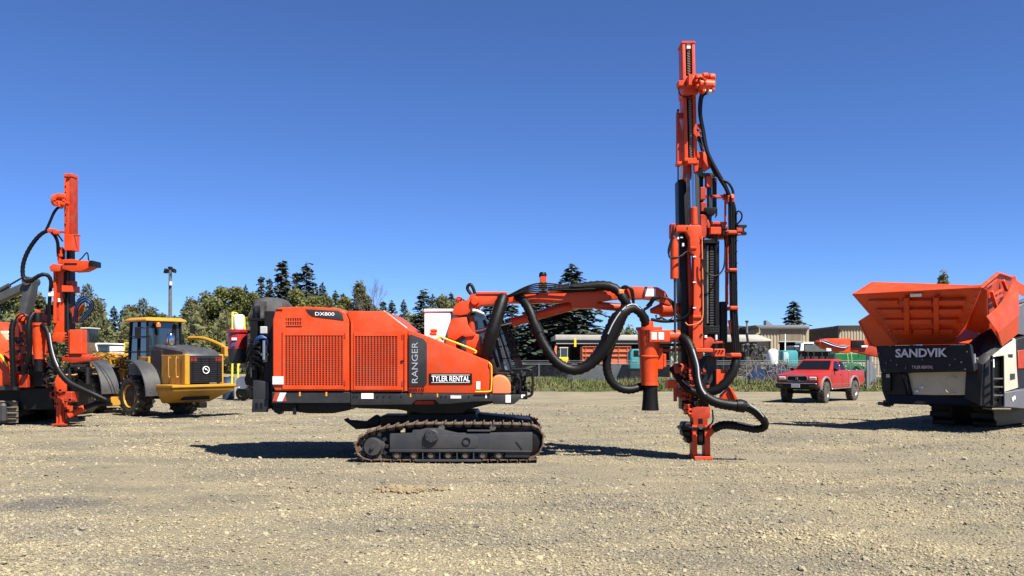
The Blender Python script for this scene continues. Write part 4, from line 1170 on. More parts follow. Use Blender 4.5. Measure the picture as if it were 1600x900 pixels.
PB('bracket_pad', [(1079, 1089, 385, 388.5)], DM - 0.125, 0.05, ORANGE, RIG, 0.006)
PP('lower_rail', [(1084.5, 392), (1096, 366), (1097.5, 430), (1098, 480), (1099, 556), (1096, 561), (1086, 560), (1082, 550), (1083, 500), (1084, 480)], DM - 0.03, 0.22, ORANGE, RIG, 0.010)
PB('rail_collar', [(1082.5, 1096.5, 492.5, 497)], DM - 0.06, 0.28, ORANGE, RIG, 0.01)
PP('side_rail', [(1074, 386), (1079, 386), (1083, 480), (1083, 640), (1077, 640), (1077, 480)], DM + 0.08, 0.12, ORANGE_DULL, RIG, 0.006)
for y in (440, 480, 400): PB('rail_clip', [(1083, 1087.5, y, y + 1.8)], DM - 0.045, 0.05, LABEL, RIG, 0)
mb = MB()
for k in range(9): mb.cyl(W(1096.3, 376 + 21 * k, DM - .03), W(1096.3, 376 + 21 * k, DM - .055), 0.018, n=8)
mb.build('bolts', BLACKSTEEL, RIG, stuff=True)
hose('rail_cable', [(1096.8, 370, DM - .05), (1097.8, 430, DM - .05), (1098.4, 485, DM - .05), (1096, 500, DM - .06), (1088, 506, DM - .08), (1076, 508, DM - .06), (1071, 504, DM)], 0.9, PALE_ORANGE)
# tilt cylinder hanging left of the mast
PB('cylinder_yoke', [(1048, 1056, 349, 372)], DM - 0.06, 0.18, ORANGE_DULL, RIG, 0.012)
mb = MB(); pcyl(mb, (1053.5, 372, DM + .02), (1053.5, 436, DM + .02), 6.3); mb.build('slide_cylinder', ORANGE, RIG, 0.01)
mb = MB(); pcyl(mb, (1054.5, 434, DM + .02), (1055, 566, DM + .02), 1.9); mb.build('slide_rod', GREY, RIG)
for k in range(3):
    hose('cylinder_hose', [(1052, 352, DM - .12), (1051 - k, 372, DM - .12), (1046 - k, 392, DM - .13), (1046 + k, 402, DM - .14), (1056, 404 - k, DM - .15), (1066, 398 + k, DM - .12), (1074, 393, DM - .08), (1082, 398, DM - .12)], 1.1, BLACK)
PB('fittings', [(1058, 1061, 369, 374), (1063, 1067, 369, 372), (1066, 1069, 380, 385)], DM - 0.05, 0.05, LABEL, RIG, 0.004)
# rod magazine and rails right of the mast
PB('carriage_plate', [(1094, 1103, 292, 312), (1095, 1104, 316, 330), (1094, 1104, 335, 372)], DM + 0.02, 0.3, ORANGE_DULL, RIG, 0.012)
PB('carriage_frame', [(1091, 1099, 262, 376)], DM + 0.20, 0.2, BLACKSTEEL, RIG, 0.006)
mag = PB('rod_magazine', [(1097, 1104, 376, 520), (1118, 1124, 376, 520)], DM + 0.04, 0.28, BLACKSTEEL, RIG, 0.006)
PB('magazine_back', [(1103, 1118, 380, 520)], DM + 0.22, 0.08, BLACKSTEEL, mag, 0.004)
PB('rod_rail', [(1104.5, 1107, 384, 505), (1117, 1119, 384, 505)], DM + 0.06, 0.06, STEEL, mag, 0)
tb = MB()
for k in range(30): pbox(tb, 1109, 1115.5, 392 + 4 * k, 394.3 + 4 * k, DM + .05, 0.10)
pbox(tb, 1110, 1114.5, 384, 512, DM + .08, 0.1)
tb.build('rod_chain', GREY, mag, 0.004, stuff=True)
PB('magazine_foot', [(1100, 1125, 509, 522)], DM - 0.01, 0.3, BLACKSTEEL, mag, 0.008)
mb = MB()
for i in range(4):
    for j in range(2): pbox(mb, 1110 + 3.6 * i, 1112 + 3.6 * i, 513 + 4 * j, 515 + 4 * j, DM - .016, 0.01)
mb.build('foot_holes', GREY, mag, stuff=True)
PB('magazine_top', [(1099, 1122, 374, 380)], DM - 0.01, 0.32, BLACKSTEEL, mag, 0.006)
PB('top_clamp', [(1097, 1121, 270, 274.5)], DM + 0.02, 0.25, GREY, RIG, 0.004)
PB('clamp_jaw', [(1104, 1113, 275, 292)], DM + 0.01, 0.16, ORANGE, RIG, 0.008)
PB('drill_rod', [(1106, 1112.5, 290, 372)], DM + 0.06, 0.10, GREY, RIG, 0.02)
PB('rod_guard', [(1113.5, 1120, 278, 330)], DM + 0.1, 0.05, BLACKSTEEL, RIG, 0.004)
PP('rod_clamp', [(1101, 324), (1121, 324), (1121, 328), (1116, 336), (1106, 336), (1101, 328)], DM + 0.0, 0.25, BLACKSTEEL, RIG, 0.006)
PP('clamp_lever', [(1119, 332), (1121, 326), (1121, 336), (1118, 341)], DM - .02, .05, BLACKSTEEL, RIG, 0.004)
PB('hose_arm', [(1103, 1134, 304.5, 309), (1130.5, 1136.5, 302.5, 312)], DM + 0.08, 0.08, ORANGE, RIG, 0.008)
PB('hose_arm_post', [(1132.5, 1135, 309, 352)], DM + 0.1, 0.05, ORANGE, RIG, 0.004)
PB('hose_arm', [(1106, 1136, 346.5, 350.5)], DM + 0.06, 0.08, ORANGE, RIG, 0.008)
PP('arm_hook', [(1104, 341), (1106, 341), (1109, 349), (1109, 356), (1106, 356)], DM + .04, .05, ORANGE, RIG, 0.004)
PB('rod_gripper', [(1110, 1127, 354.5, 366)], DM - 0.06, 0.3, ORANGE, RIG, 0.01)
PP('gripper_jaw', [(1106, 350), (1137, 352), (1137, 372), (1122, 373), (1106, 370)], DM + 0.1, 0.2, ORANGE_DULL, RIG, 0.01)
PB('gripper_fittings', [(1112, 1115, 351, 354), (1120, 1124, 351, 354), (1128, 1134, 354, 358), (1129, 1133, 361, 367), (1115, 1117, 366, 371), (1120, 1122, 367, 373)], DM - 0.04, 0.08, BLACKSTEEL, RIG, 0.004)
PB('hose_ring', [(1137, 1152, 359.5, 365.5)], DM - 0.13, 0.36, ORANGE, RIG, 0.02)
PB('hose_ring', [(1139, 1153, 419, 424)], DM - 0.12, 0.34, ORANGE, RIG, 0.02)
PB('hose_ring', [(1140.5, 1154.5, 478, 484)], DM - 0.12, 0.34, ORANGE, RIG, 0.02)
PB('hose_ring', [(1141, 1159, 551.5, 558.5)], DM - 0.13, 0.36, ORANGE, RIG, 0.02)
PB('ring_bracket', [(1151, 1160, 356, 362), (1152, 1158, 364, 367)], DM - 0.02, 0.15, ORANGE_DULL, RIG, 0.006)
PP('pipe_fork', [(1150, 351), (1167, 351), (1167, 355), (1163, 357), (1163, 361), (1167, 363), (1167, 366.5), (1150, 366.5)], DM + 0.0, 0.12, BLACKSTEEL, RIG, 0.006)
hose('loop_hose', [(1150, 332, DM - .03), (1155, 330, DM - .04), (1159, 335, DM - .04), (1158, 343, DM - .04), (1150, 352, DM)], 1.3, BLACK)
PB('hose_clip', [(1137, 1148, 305, 316)], DM - 0.06, 0.2, ORANGE_DULL, RIG, 0.01)
PB('clip_pads', [(1142, 1147, 303, 310)], DM - 0.09, 0.06, PALE_ORANGE, RIG, 0.01)
for k, (xa, xb, dd) in enumerate(((1139.5, 1140.5, 0), (1142.5, 1143.5, -.07), (1146, 1146.5, -.03), (1149, 1149.5, .03), (1141.5, 1142, .08), (1145, 1146, .1))):
    hose('bundle_hose', [(1140 + k % 3 * 2.5, 306, DM + dd), (xa, 330, DM + dd), (xb, 400, DM + dd), (xb + 1, 460, DM + dd), (xb + 1.5, 490, DM + dd), (xb + 4, 530, DM + dd), (xb + 6, 556, DM + dd)], 1.9, BLACK)
mb = MB()
for y in (375, 392, 410, 440, 455, 470, 333):
    pbox(mb, 1149, 1152.5, y, y + 1.6, DM - .02, 0.05)
mb.build('cable_ties', BLACKSTEEL, RIG, stuff=True)
PB('bundle_spine', [(1134.5, 1138.5, 365, 476)], DM + 0.08, 0.08, ORANGE_DULL, RIG, 0.004)
MB().bar(W(1140, 500, DM + .02), W(1146, 530, DM + .02), 0.06).build('spine_link', ORANGE, RIG, 0.006)
PB('hose_box', [(1125, 1137, 471, 536)], DM + 0.1, 0.25, BLACKSTEEL, RIG, 0.02)
hose('slack_hose', [(1097, 405, DM - .1), (1100, 420, DM - .12), (1108, 429, DM - .13), (1118, 431, DM - .13), (1127, 425, DM - .1), (1132, 412, DM - .06), (1133, 385, DM), (1132, 368, DM)], 1.3, BLACK)
# boom to mast joint
mb = MB(); pcyl(mb, (1016, 486, DB + .1), (1032, 483.5, DB + .1), 3.5, 9); mb.build('rotator_cone', ORANGE, RIG, 0, 40)
mb = MB(); pcyl(mb, (1031, 483.5, DB + .1), (1052, 483, DB + .1), 12.3); mb.build('rotator', ORANGE, RIG, 0.012)
mb = MB(); pcyl(mb, (1051, 482, DB + .1), (1063, 482, DB + .1), 8.5); pcyl(mb, (1062, 482, DB + .1), (1078, 482, DB + .1), 9.5); mb.build('rotator_shaft', ORANGE, RIG, 0.02)
PP('rotator_arm', [(1036, 462), (1049, 466), (1052, 473), (1048, 478), (1034, 473)], DB - .04, 0.3, ORANGE, RIG, 0.015)
for k in range(5):
    hose('joint_hose', [(1010 + 2 * k, 478, DB - .12), (1018, 470 - k, DB - .16), (1030 + k, 464.5, DB - .18), (1042 + k, 467, DB - .2), (1050 + k, 476, DB - .2), (1054, 488 + k, DB - .18), (1058, 496, DB - .14)], 1.2, BLACK)
hose('joint_hose', [(1006, 484, DB - .1), (1015, 478, DB - .12), (1022, 468, DB - .14), (1031, 464, DB - .15)], 2.2, BLACK)
hose('joint_hose', [(1017, 499, DB - .1), (1035, 502, DB - .14), (1055, 501, DB - .16), (1070, 496, DB - .2), (1079, 487, DB - .22), (1084, 478, DB - .2)], 2.5, BLACK)
for k in range(3):
    hose('thin_hose', [(1024 + k, 492, DB - .1), (1026, 497 + k, DB - .1), (1034, 496 + k, DB - .12), (1043, 500 + k, DB - .1), (1052, 496, DB - .1)], 0.6, BLACK)
# lower mast, clamp table and foot
PB('table_beam', [(1087, 1114, 544, 550.5)], DM - 0.12, 0.16, ORANGE, RIG, 0.012)
PB('table_block', [(1116, 1133, 545, 557.5)], DM - 0.10, 0.25, ORANGE, RIG, 0.01)
mb = MB()
for x in (1119.5, 1124.5, 1129.5): mb.cyl(W(x, 548, DM - .10), W(x, 548, DM - .13), 0.016, n=8)
mb.build('bolts', BLACKSTEEL, RIG, stuff=True)
PP('table_hooks', [(1100, 527), (1110, 525), (1118, 533), (1130, 533), (1130, 536), (1114, 537), (1108, 545), (1100, 545)], DM + 0.02, 0.2, ORANGE_DULL, RIG, 0.01)
PB('table_underside', [(1104, 1118, 522, 545)], DM + 0.12, 0.18, BLACKSTEEL, RIG, 0.01)
PB('table_pads', [(1101, 1105, 524, 528), (1118, 1121, 523, 531)], DM + 0.0, 0.1, LABEL, RIG, 0.004)
PP('lower_beam', [(1084, 558), (1104, 558), (1108, 640), (1080, 640)], DM + 0.05, 0.3, BLACKSTEEL, RIG, 0.01)
PB('mid_bracket', [(1119, 1136, 577.5, 602)], DM + 0.02, 0.06, ORANGE, RIG, 0.006)
PP('mid_gusset', [(1126, 627), (1126, 618), (1140, 605), (1142, 605), (1148, 618), (1148, 626)], DM - 0.02, 0.10, ORANGE, RIG, 0.006)
PP('gusset_rib', [(1140, 606), (1144, 606), (1153, 624), (1149, 625)], DM - 0.08, 0.2, ORANGE, RIG, 0.006)
PB('mid_web', [(1097, 1120, 556, 618)], DM + 0.22, 0.1, GREY, RIG, 0.01)
PB('left_actuator', [(1043, 1059, 594, 607)], DM + 0.1, 0.22, ORANGE, RIG, 0.015)
MB().bar(W(1055, 606, DM + .2), W(1055, 627, DM + .2), 0.055).build('actuator_rod', ORANGE_DULL, RIG, 0.004)
PB('left_joint', [(1054, 1075, 568, 592), (1060, 1078, 606, 622)], DM + 0.1, 0.25, ORANGE_DULL, RIG, 0.03)
mb = MB()
rr_ = random.Random(14)
for k in range(40):
    x, y = rr_.uniform(1062, 1104), rr_.uniform(572, 640)
    pbox(mb, x, x + rr_.uniform(2, 7), y, y + rr_.uniform(2, 6), DM + rr_.uniform(-.03, .08), 0.12)
mb.build('clamp_fittings', ORANGE_DULL, RIG, 0.006, stuff=True)
mb = MB()
for k in range(30):
    x, y = rr_.uniform(1060, 1106), rr_.uniform(566, 640)
    pbox(mb, x, x + rr_.uniform(2, 7), y, y + rr_.uniform(2, 6), DM + rr_.uniform(-.05, .05), 0.12)
mb.build('clamp_valves', BLACKSTEEL, RIG, 0.006, stuff=True)
PB('lower_clamp', [(1070, 1077, 632, 648), (1069, 1081, 638.5, 642), (1071, 1081, 645, 648)], DM - 0.08, 0.12, ORANGE, RIG, 0.008)
ft = PP('foot_head', [(1082, 636), (1110, 636), (1109.5, 652), (1106, 655), (1106, 667), (1083, 667), (1083, 655), (1080, 651)], DM - 0.02, 0.30, ORANGE_DULL, RIG, 0.01)
PB('foot_opening', [(1091, 1098, 654, 662)], DM - 0.025, 0.01, BLACKSTEEL, ft, 0)
for x0, x1 in ((1081.5, 1089), (1101, 1109.5)):
    PP('foot_leg', [(x0, 664), (x1, 664), (x1 + .8, 716), (x0 + .8, 716)], DM - 0.03, 0.26, ORANGE, ft, 0.006)
PB('foot_plate', [(1085, 1113.5, 713.5, 718.6)], DM - 0.12, 0.5, ORANGE, ft, 0.006)
PB('dust_hood', [(1067, 1082, 660, 672), (1067, 1081, 672, 683), (1073, 1081, 683, 693), (1089, 1101, 672, 696)], DM + 0.0, 0.34, BLACKSTEEL, ft, 0.03)
PB('hood_collar', [(1064, 1110, 667, 672)], DM - 0.05, 0.36, BLACKSTEEL, ft, 0.01)
MB().cyl(W(1095, 668, DM - .05), W(1095, 668, DM - .08), 0.03, n=10).build('collar_bolt', STEEL, ft)
PP('hood_outlet', [(1107, 669), (1114, 664.5), (1121, 672), (1108, 685)], DM - 0.05, 0.16, ORANGE, ft, 0.01)
hose('foot_hose', [(1113, 640, DM - .03), (1114, 652, DM - .05), (1113, 660, DM - .05), (1106, 667, DM - .05)], 1.3, BLACK)
hose('foot_hose', [(1072, 628, DM - .05), (1066, 632, DM - .06), (1067, 640, DM - .06), (1073, 644, DM - .06)], 0.7, BLACK)
# big dust hose: cyclone inlet - loops out right - dust hood
hose('dust_hose', [(1060, 525, DY + .14), (1073, 533, DY - .0), (1082, 552, DY - .12), (1087, 575, DY - .2), (1091, 598, DY - .26), (1099, 616, DY - .32), (1117, 628, DY - .36), (1140, 633, DY - .38), (1160, 634.5, DY - .36)], [7.5, 8, 8, 7.6, 7.6, 8.2, 8.6, 8.8, 8.8], BLACK, rib=0.035, n=16)
hose('hose_coupling', [(1150, 634, DY - .37), (1157, 634, DY - .36), (1164, 636, DY - .35)], [9.8, 10.4, 9.6], BLACK)
hose('dust_hose', [(1161, 635, DY - .36), (1174, 640, DY - .34), (1187, 650, DY - .3), (1195, 660, DY - .25), (1193, 668, DY - .2), (1180, 670.5, DY - .16), (1160, 667, DY - .14), (1140, 664, DY - .12), (1126, 665, DY - .1), (1116, 670, DY - .05)], [7, 6.8, 6.6, 6.4, 6.4, 6.6, 6.8, 7, 7.2, 7], BLACK, rib=0.03, n=14)
hose('hose_stripe', [(1083, 546, DY - .26), (1090, 570, DY - .33), (1092, 590, DY - .39), (1096, 606, DY - .44), (1102, 616, DY - .47)], 1.3, MATS['pale_stripe_grey'])
hose('hose_stripe', [(1171, 632, DY - .44), (1184, 641, DY - .41), (1193, 651, DY - .36)], 1.1, MATS['pale_stripe_grey'])
hose('hose_stripe', [(1152, 659.5, DY - .24), (1168, 663, DY - .26), (1178, 665, DY - .27)], 1.1, MATS['pale_stripe_grey'])
hose('feeder_hose', [(1150, 556, DM), (1149, 568, DM - .04), (1144, 584, DM - .06), (1133, 599, DM - .06), (1120, 609, DM - .04), (1106, 613, DM), (1096, 612, DM + .1)], [7, 7.6, 8, 8, 7.8, 7.5, 7], BLACK, rib=0.06, n=16)
hose('short_hose', [(1050, 575, DM + .25), (1062, 592, DM + .1), (1072, 604, DM - .0), (1084, 612, DM - .06), (1092, 616, DM)], [6, 6.2, 6.2, 6, 5.6], BLACK, rib=0.04, n=14)
hose('hose_stripe', [(1066, 594, DM - .14), (1076, 602, DM - .2), (1086, 608, DM - .2)], 1.3, STEEL)
# ------------------------------------------------------------------ second drill rig at the left edge, seen from its front
RIG_MAIN = RIG
LR = thing('drill_rig', 'orange drill rig cut off by the left picture edge, its mast facing the camera', 'drill rig', (WX(60, 23.5), 23.5, 0))
LR['worldbuilt'] = 1
DL = 22.7
def LPB(name, boxes, D, d, m, bevel=0.008, parent=None): return PB(name, boxes, D, d, m, parent or LR, bevel)
def LPP(name, pts, D, d, m, bevel=0.012, parent=None): return PP(name, pts, D, d, m, parent or LR, bevel, 2)
def lhose(name, pts, r, m=BLACK, rib=0.0): return hose(name, pts, r, m, LR, rib)
LPP('mast_rail', [(100, 272), (112, 272), (112.5, 372), (100, 372)], DL, 0.28, ORANGE)
LPB('mast_cap', [(99, 113, 271, 276)], DL - .02, 0.32, ORANGE)
MB().cyl(W(107.5, 274, DL - .02), W(107.5, 274, DL - .06), 0.04, n=12).build('cap_pin', ORANGE_DULL, LR)
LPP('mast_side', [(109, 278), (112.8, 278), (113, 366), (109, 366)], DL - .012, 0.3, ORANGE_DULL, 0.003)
for y_ in (290, 300, 318, 334, 350): LPB('mast_bolt', [(101.2, 102.6, y_, y_ + 1.6)], DL - .02, 0.03, BLACKSTEEL, 0.0)
LPB('feed_slot', [(103, 105.5, 324, 345)], DL - .01, 0.02, ORANGE_DULL, 0.0)
mb = MB(); pcyl(mb, (83, 313, DL - .2), (101, 313, DL - .2), 9); pcyl(mb, (88, 307, DL - .35), (104, 308, DL - .35), 5.5); pcyl(mb, (90, 318, DL - .35), (102, 318, DL - .35), 5)
lrot = mb.build('rotation_head', ORANGE, LR, 0.02)
mb = MB(); rr_ = random.Random(6)
for k in range(14):
    x, y = rr_.uniform(83, 102), rr_.uniform(304, 321); pbox(mb, x, x + rr_.uniform(2, 4), y, y + rr_.uniform(2, 4), DL - .45, 0.2)
mb.build('head_fittings', ORANGE, lrot, 0.006, stuff=True)
LPB('rail_slide', [(100, 114, 366, 391)], DL - .06, 0.36, ORANGE)
MB().cyl(W(112, 367, DL), W(125.5, 368, DL), 0.02, n=8).build('crank_pin', ORANGE_DULL, LR)
LPB('feed_beam', [(98, 110, 388, 425)], DL + .08, 0.25, BLACKSTEEL)
LPB('feed_rod', [(101.5, 104, 391, 410)], DL - .0, 0.05, CHROME, 0.0)
LPB('mast_post', [(89.5, 94.5, 385, 412)], DL - .02, 0.15, ORANGE); LPB('post_collar', [(88, 96, 396, 401)], DL - .04, 0.2, ORANGE)
LPP('table_left', [(76.5, 417), (82, 412), (97, 414), (97, 421), (92, 424), (79, 424)], DL - .2, 0.5, ORANGE)
lt = LPP('table_arm', [(97, 405.5), (112, 404.5), (126, 407), (143.5, 407.5), (144.5, 414), (138, 418.5), (128, 423), (112, 424), (97, 420)], DL - .3, 0.4, ORANGE)
LPB('arm_tip', [(138.5, 145, 407, 416)], DL - .34, 0.46, BLACKSTEEL, 0.01, lt)
LPB('arm_recess', [(100, 120, 411, 413.5)], DL - .31, 0.02, BLACKSTEEL, 0, lt)
lhose('arm_hose', [(122, 408, DL - .2), (128, 403, DL - .2), (134, 396, DL - .2), (137, 396, DL - .2), (138.5, 407, DL - .2)], 1.0, BLACK)
LPB('lower_mast', [(84, 99, 423, 520)], DL, 0.3, ORANGE); LPB('mast_flange', [(83, 87, 423, 505)], DL - .06, 0.1, ORANGE)
LPB('mast_slot', [(89, 92.5, 455, 500)], DL - .006, 0.02, ORANGE_DULL, 0)
LPB('slide_beam', [(99.5, 109, 424, 520)], DL + .05, 0.3, BLACKSTEEL); LPB('slide_rail', [(105, 107, 424, 518)], DL + .02, 0.1, GREY, 0)
LPB('mast_block', [(96, 113, 446, 456)], DL - .12, 0.4, ORANGE); LPB('mast_lug', [(103, 112.5, 438, 447)], DL - .05, 0.3, ORANGE_DULL, 0.02)
LPB('feed_motor', [(97, 100, 452, 465)], DL - .1, 0.1, BLACKSTEEL); LPB('valve', [(90, 92.5, 466, 472)], DL - .08, 0.1, LABEL)
LPP('mast_clamp', [(81, 526), (84, 519), (99, 519), (100, 524), (97, 535), (82, 533)], DL - .1, 0.4, ORANGE)
for k in range(4):
    lhose('mast_hose', [(82 - k * 1.2, 440, DL + .05), (80 - k, 455, DL), (78.5 - k, 480, DL), (78 - k, 510, DL + .05)], 1.4, BLACK)
LPB('hose_clamp', [(75, 83, 455, 463)], DL - .08, 0.15, LABEL); LPB('hose_rack', [(70, 82, 476, 492)], DL + .1, 0.3, BLACKSTEEL, 0.02)
lhose('head_hose', [(98, 324, DL - .2), (91, 324.5, DL - .25), (84, 333, DL - .3), (77, 349, DL - .3), (71.5, 361, DL - .3)], 2.1)
LPB('hose_clamp', [(73, 84, 357, 363), (82, 88, 360, 366)], DL - .4, 0.2, ORANGE, 0.02); LPB('clamp_arm', [(86, 99, 360.5, 363.5)], DL - .2, 0.1, ORANGE_DULL)
lhose('loop_hose', [(75, 360, DL - .3), (64, 366, DL - .3), (53, 378, DL - .3), (42.5, 395, DL - .3), (36.5, 412, DL - .3), (35.5, 428, DL - .3), (39.5, 438, DL - .3), (48, 439, DL - .3), (57, 433, DL - .28), (66, 429, DL - .25), (74, 430, DL - .2), (79, 437, DL - .15), (80.5, 450, DL - .1)], [3.0, 3.3, 3.4, 3.4, 3.4, 3.4, 3.4, 3.4, 3.4, 3.4, 3.4, 3.2, 3], rib=0.05)
lhose('loop_hose', [(80, 362, DL - .25), (86, 369, DL - .25), (90, 379, DL - .2), (91, 396, DL - .1)], 2.6)
lhose('thin_hose', [(85, 365, DL - .25), (92, 369, DL - .2), (98, 377, DL - .1)], 1.2)
for k in range(5):
    lhose('blue_hose', [(115 + k * 1.5, 503, DL - .1 + .03 * k), (117 + k, 482 + k, DL - .2), (122 + k, 469 + k * 1.6, DL - .25), (132 + k * .5, 463.5 + k * 1.8, DL - .25), (142 - k * .8, 468 + k * 1.5, DL - .25), (146 - k * 1.2, 479, DL - .2), (140 - k * 1.6, 491, DL - .15), (126 - k, 504, DL - .1)], 0.9, BLACK if k % 2 == 0 else BLUEHOSE)
LPP('hose_bracket', [(108.5, 483), (116, 478), (128, 476.5), (124, 484), (119, 490), (118, 502), (113, 505), (112, 490)], DL - .05, 0.2, ORANGE_DULL)
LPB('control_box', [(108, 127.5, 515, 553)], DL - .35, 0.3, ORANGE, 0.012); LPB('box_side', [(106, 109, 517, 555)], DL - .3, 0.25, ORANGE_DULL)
mb = MB()
for k in range(9): pbox(mb, 101, 107, 522 + 4.2 * k, 524.5 + 4.2 * k, DL - .3, 0.25)
mb.build('hose_ports', BLACKSTEEL, LR, 0.004, stuff=True)
LPP('box_shelf', [(97, 558), (106, 553), (128, 553), (130, 556), (141, 558), (140, 563), (112, 567), (97, 564)], DL - .3, 0.5, ORANGE_DULL)
# boom end, cyclone, hoses on the left of the mast
MB().prismz([(WX(15, DL + .9), DL + .9), (WX(30, DL + .3), DL + .3), (WX(41, DL + .9), DL + .9), (WX(28, DL + 1.6), DL + 1.6)], WZ(603, DL + .5), WZ(504, DL + .5)).build('boom_post', ORANGE_DULL, LR, 0.03); LPB('boom_pin', [(24, 36, 490, 504)], DL + .4, 0.3, ORANGE, 0.05)  # post turned out of the sun, its shade also in the darker orange
LPP('boom_arm', [(34, 506), (44, 494), (60, 486), (66, 488), (66, 500), (48, 512), (40, 530)], DL + .5, 0.5, ORANGE_DULL)
def lpl(prof, px, name, m, parent=None, D=DL - .1):
    k = D / FPX
    return MB().lathe([(r * k, WZ(y, D)) for r, y in prof], (WX(px, D), D, 0), 'z', 24).build(name, m, parent or LR, 0, 40)
lc = lpl([(0, 506), (9.4, 506), (9.6, 515), (9.6, 528), (8.2, 548), (7.6, 561), (0, 561)], 61, 'cyclone', ORANGE)
lpl([(9, 504.5), (11, 504.5), (11, 508.5), (9, 508.5)], 61, 'cyclone_flange', ORANGE, lc); lpl([(6.6, 560), (6.8, 570), (7.5, 580), (7, 580), (6, 561)], 61, 'rubber_boot', BLACK, lc)
lpl([(0, 488), (5, 488.5), (6.5, 494), (6.8, 505), (0, 505)], 58.5, 'cyclone_elbow', BLACK, lc)
LPB('cyclone_bracket', [(54, 60, 484, 490), (66, 71, 512, 555)], DL + .1, 0.2, ORANGE)
lhose('side_hose', [(22, 500, DL - .1), (18.5, 515, DL - .15), (19, 545, DL - .18), (20, 575, DL - .15), (21, 604, DL - .1)], 4.6, rib=0.05)
lhose('side_hose', [(53, 489, DL - .2), (46.5, 500, DL - .3), (44.5, 520, DL - .35), (46, 545, DL - .3), (44, 563, DL - .25), (38, 582, DL - .15)], 4.4, rib=0.05)
lhose('dust_hose', [(66, 508, DL - .2), (72, 513, DL - .25), (76.5, 527, DL - .3), (80, 548, DL - .35), (87, 569, DL - .4), (97, 586, DL - .45), (110, 599, DL - .5), (128, 608, DL - .5), (148, 617, DL - .48), (166, 625.5, DL - .4)], [5, 5, 4.8, 4.8, 5, 5.2, 5.2, 5, 4.8, 4.4], rib=0.05)
lhose('dust_hose', [(166, 625, DL - .4), (170, 629, DL - .35), (163, 630, DL - .3), (150, 631, DL - .3), (133, 637, DL - .25)], [4.2, 4.2, 4, 4, 4], rib=0.05)
lhose('hose_stripe', [(77.5, 520, DL - .5), (80.5, 540, DL - .55), (85, 558, DL - .6), (91, 573, DL - .65)], 0.9, MATS['pale_stripe_grey'])
# carrier body
LPP('hood', [(-130, 600), (-130, 500), (-40, 500), (-4, 545), (12, 560), (16, 575), (16, 602)], DL + 1.2, 2.0, ORANGE, 0.03)
LPP('front_hood', [(-30, 604), (-30, 548), (0, 553), (11, 570), (15.5, 584), (15.5, 603)], DL + 0.2, 1.0, ORANGE, 0.03)
LPB('upper_hood', [(-120, 13, 534, 552)], DL + 1.9, 1.2, ORANGE, 0.03); LPB('cream_cover', [(-120, 15, 517, 534)], DL + 2.0, 1.1, mat('cream_paint', (0.66, 0.58, 0.38), 0.5, var=0.1), 0.05)
MB().tube([W(0, 554, DL + .1), W(13, 572, DL + .1)], 0.03, 8).build('handrail', YELLOWRAIL, LR)
LPB('deck', [(-120, 30, 603, 610)], DL + .1, 2.4, GREY); LPB('chassis', [(-110, 84, 588, 640)], DL + .7, 1.9, BLACKSTEEL, 0.02)
LPB('lower_chassis', [(30, 84, 606, 640)], DL + .3, 0.5, BLACKSTEEL, 0.02); LPB('step_box', [(29, 42, 586, 606)], DL - .05, 0.4, ORANGE_DULL, 0.015)
LPB('valve_bank', [(44, 84, 574, 604)], DL + .15, 0.4, BLACKSTEEL, 0.02)
mb = MB(); rr_ = random.Random(21)
for k in range(46):
    x, y = rr_.uniform(62, 86), rr_.uniform(533, 604); pbox(mb, x, x + rr_.uniform(1.5, 5), y, y + rr_.uniform(1.5, 4), DL + rr_.uniform(0, .2), 0.15)
mb.build('valve_fittings', GREY, LR, 0.004, stuff=True)
mb = MB()
for k in range(16):
    x, y = rr_.uniform(62, 84), rr_.uniform(584, 602); pbox(mb, x, x + rr_.uniform(1.5, 6), y, y + rr_.uniform(1, 2.4), DL + rr_.uniform(-.05, .05), 0.1)
mb.build('bright_fittings', STEEL, LR, 0.004, stuff=True)
LPB('engine_frame', [(106, 137, 570, 574), (106, 109, 570, 600), (134, 137, 570, 600)], DL + .9, 0.1, GREY)
mb = MB()
for k in range(40):
    x, y = rr_.uniform(106, 134), rr_.uniform(572, 598); pbox(mb, x, x + rr_.uniform(2, 6), y, y + rr_.uniform(2, 5), DL + 1 + rr_.uniform(0, .3), 0.2)
mb.build('engine_fittings', BLACKSTEEL, LR, 0.004, stuff=True)
# track seen end-on: pads stacked round the front idler
lt_ = LPB('crawler_track', [(-2, 27, 627, 664)], DL + .25, 2.8, BLACKSTEEL, 0.25)
for k, y in enumerate((626, 635, 644, 653)):
    p = W(14.5, y + 4, DL + .17 + (.05 if k in (0, 3) else 0))
    me_ = MB().box(-0.22, 0.22, -0.03, 0.03, -0.062, 0.062).box(-0.22, 0.22, -0.075, -0.02, 0.03, 0.058).mesh('track_shoe', bevel=0.006); me_.materials.append(mat('dusty_track_steel', (0.22, 0.18, 0.13), 0.8, var=0.4, vscale=8) if 'dusty_track_steel' not in MATS else MATS['dusty_track_steel'])
    inst(me_, 'track_shoe', lt_, Vector(p) - LR.location)
LPB('track_guard', [(-4, 7, 630, 661)], DL - .02, 0.3, TRACKGREY, 0.06)
LPB('crawler_track', [(57, 84, 630, 655)], DL + 1.2, 2.8, BLACKSTEEL, 0.25)
mb = MB(); mk = MB()
for k in range(60):
    x, y = rr_.uniform(18, 74), rr_.uniform(492, 604)
    pbox(mb if k % 2 else mk, x, x + rr_.uniform(1.5, 6), y, y + rr_.uniform(2, 9), DL + rr_.uniform(-.02, .35), 0.2)
mb.build('boom_fittings', ORANGE_DULL, LR, 0.006, stuff=True); mk.build('boom_valves', BLACKSTEEL, LR, 0.006, stuff=True)
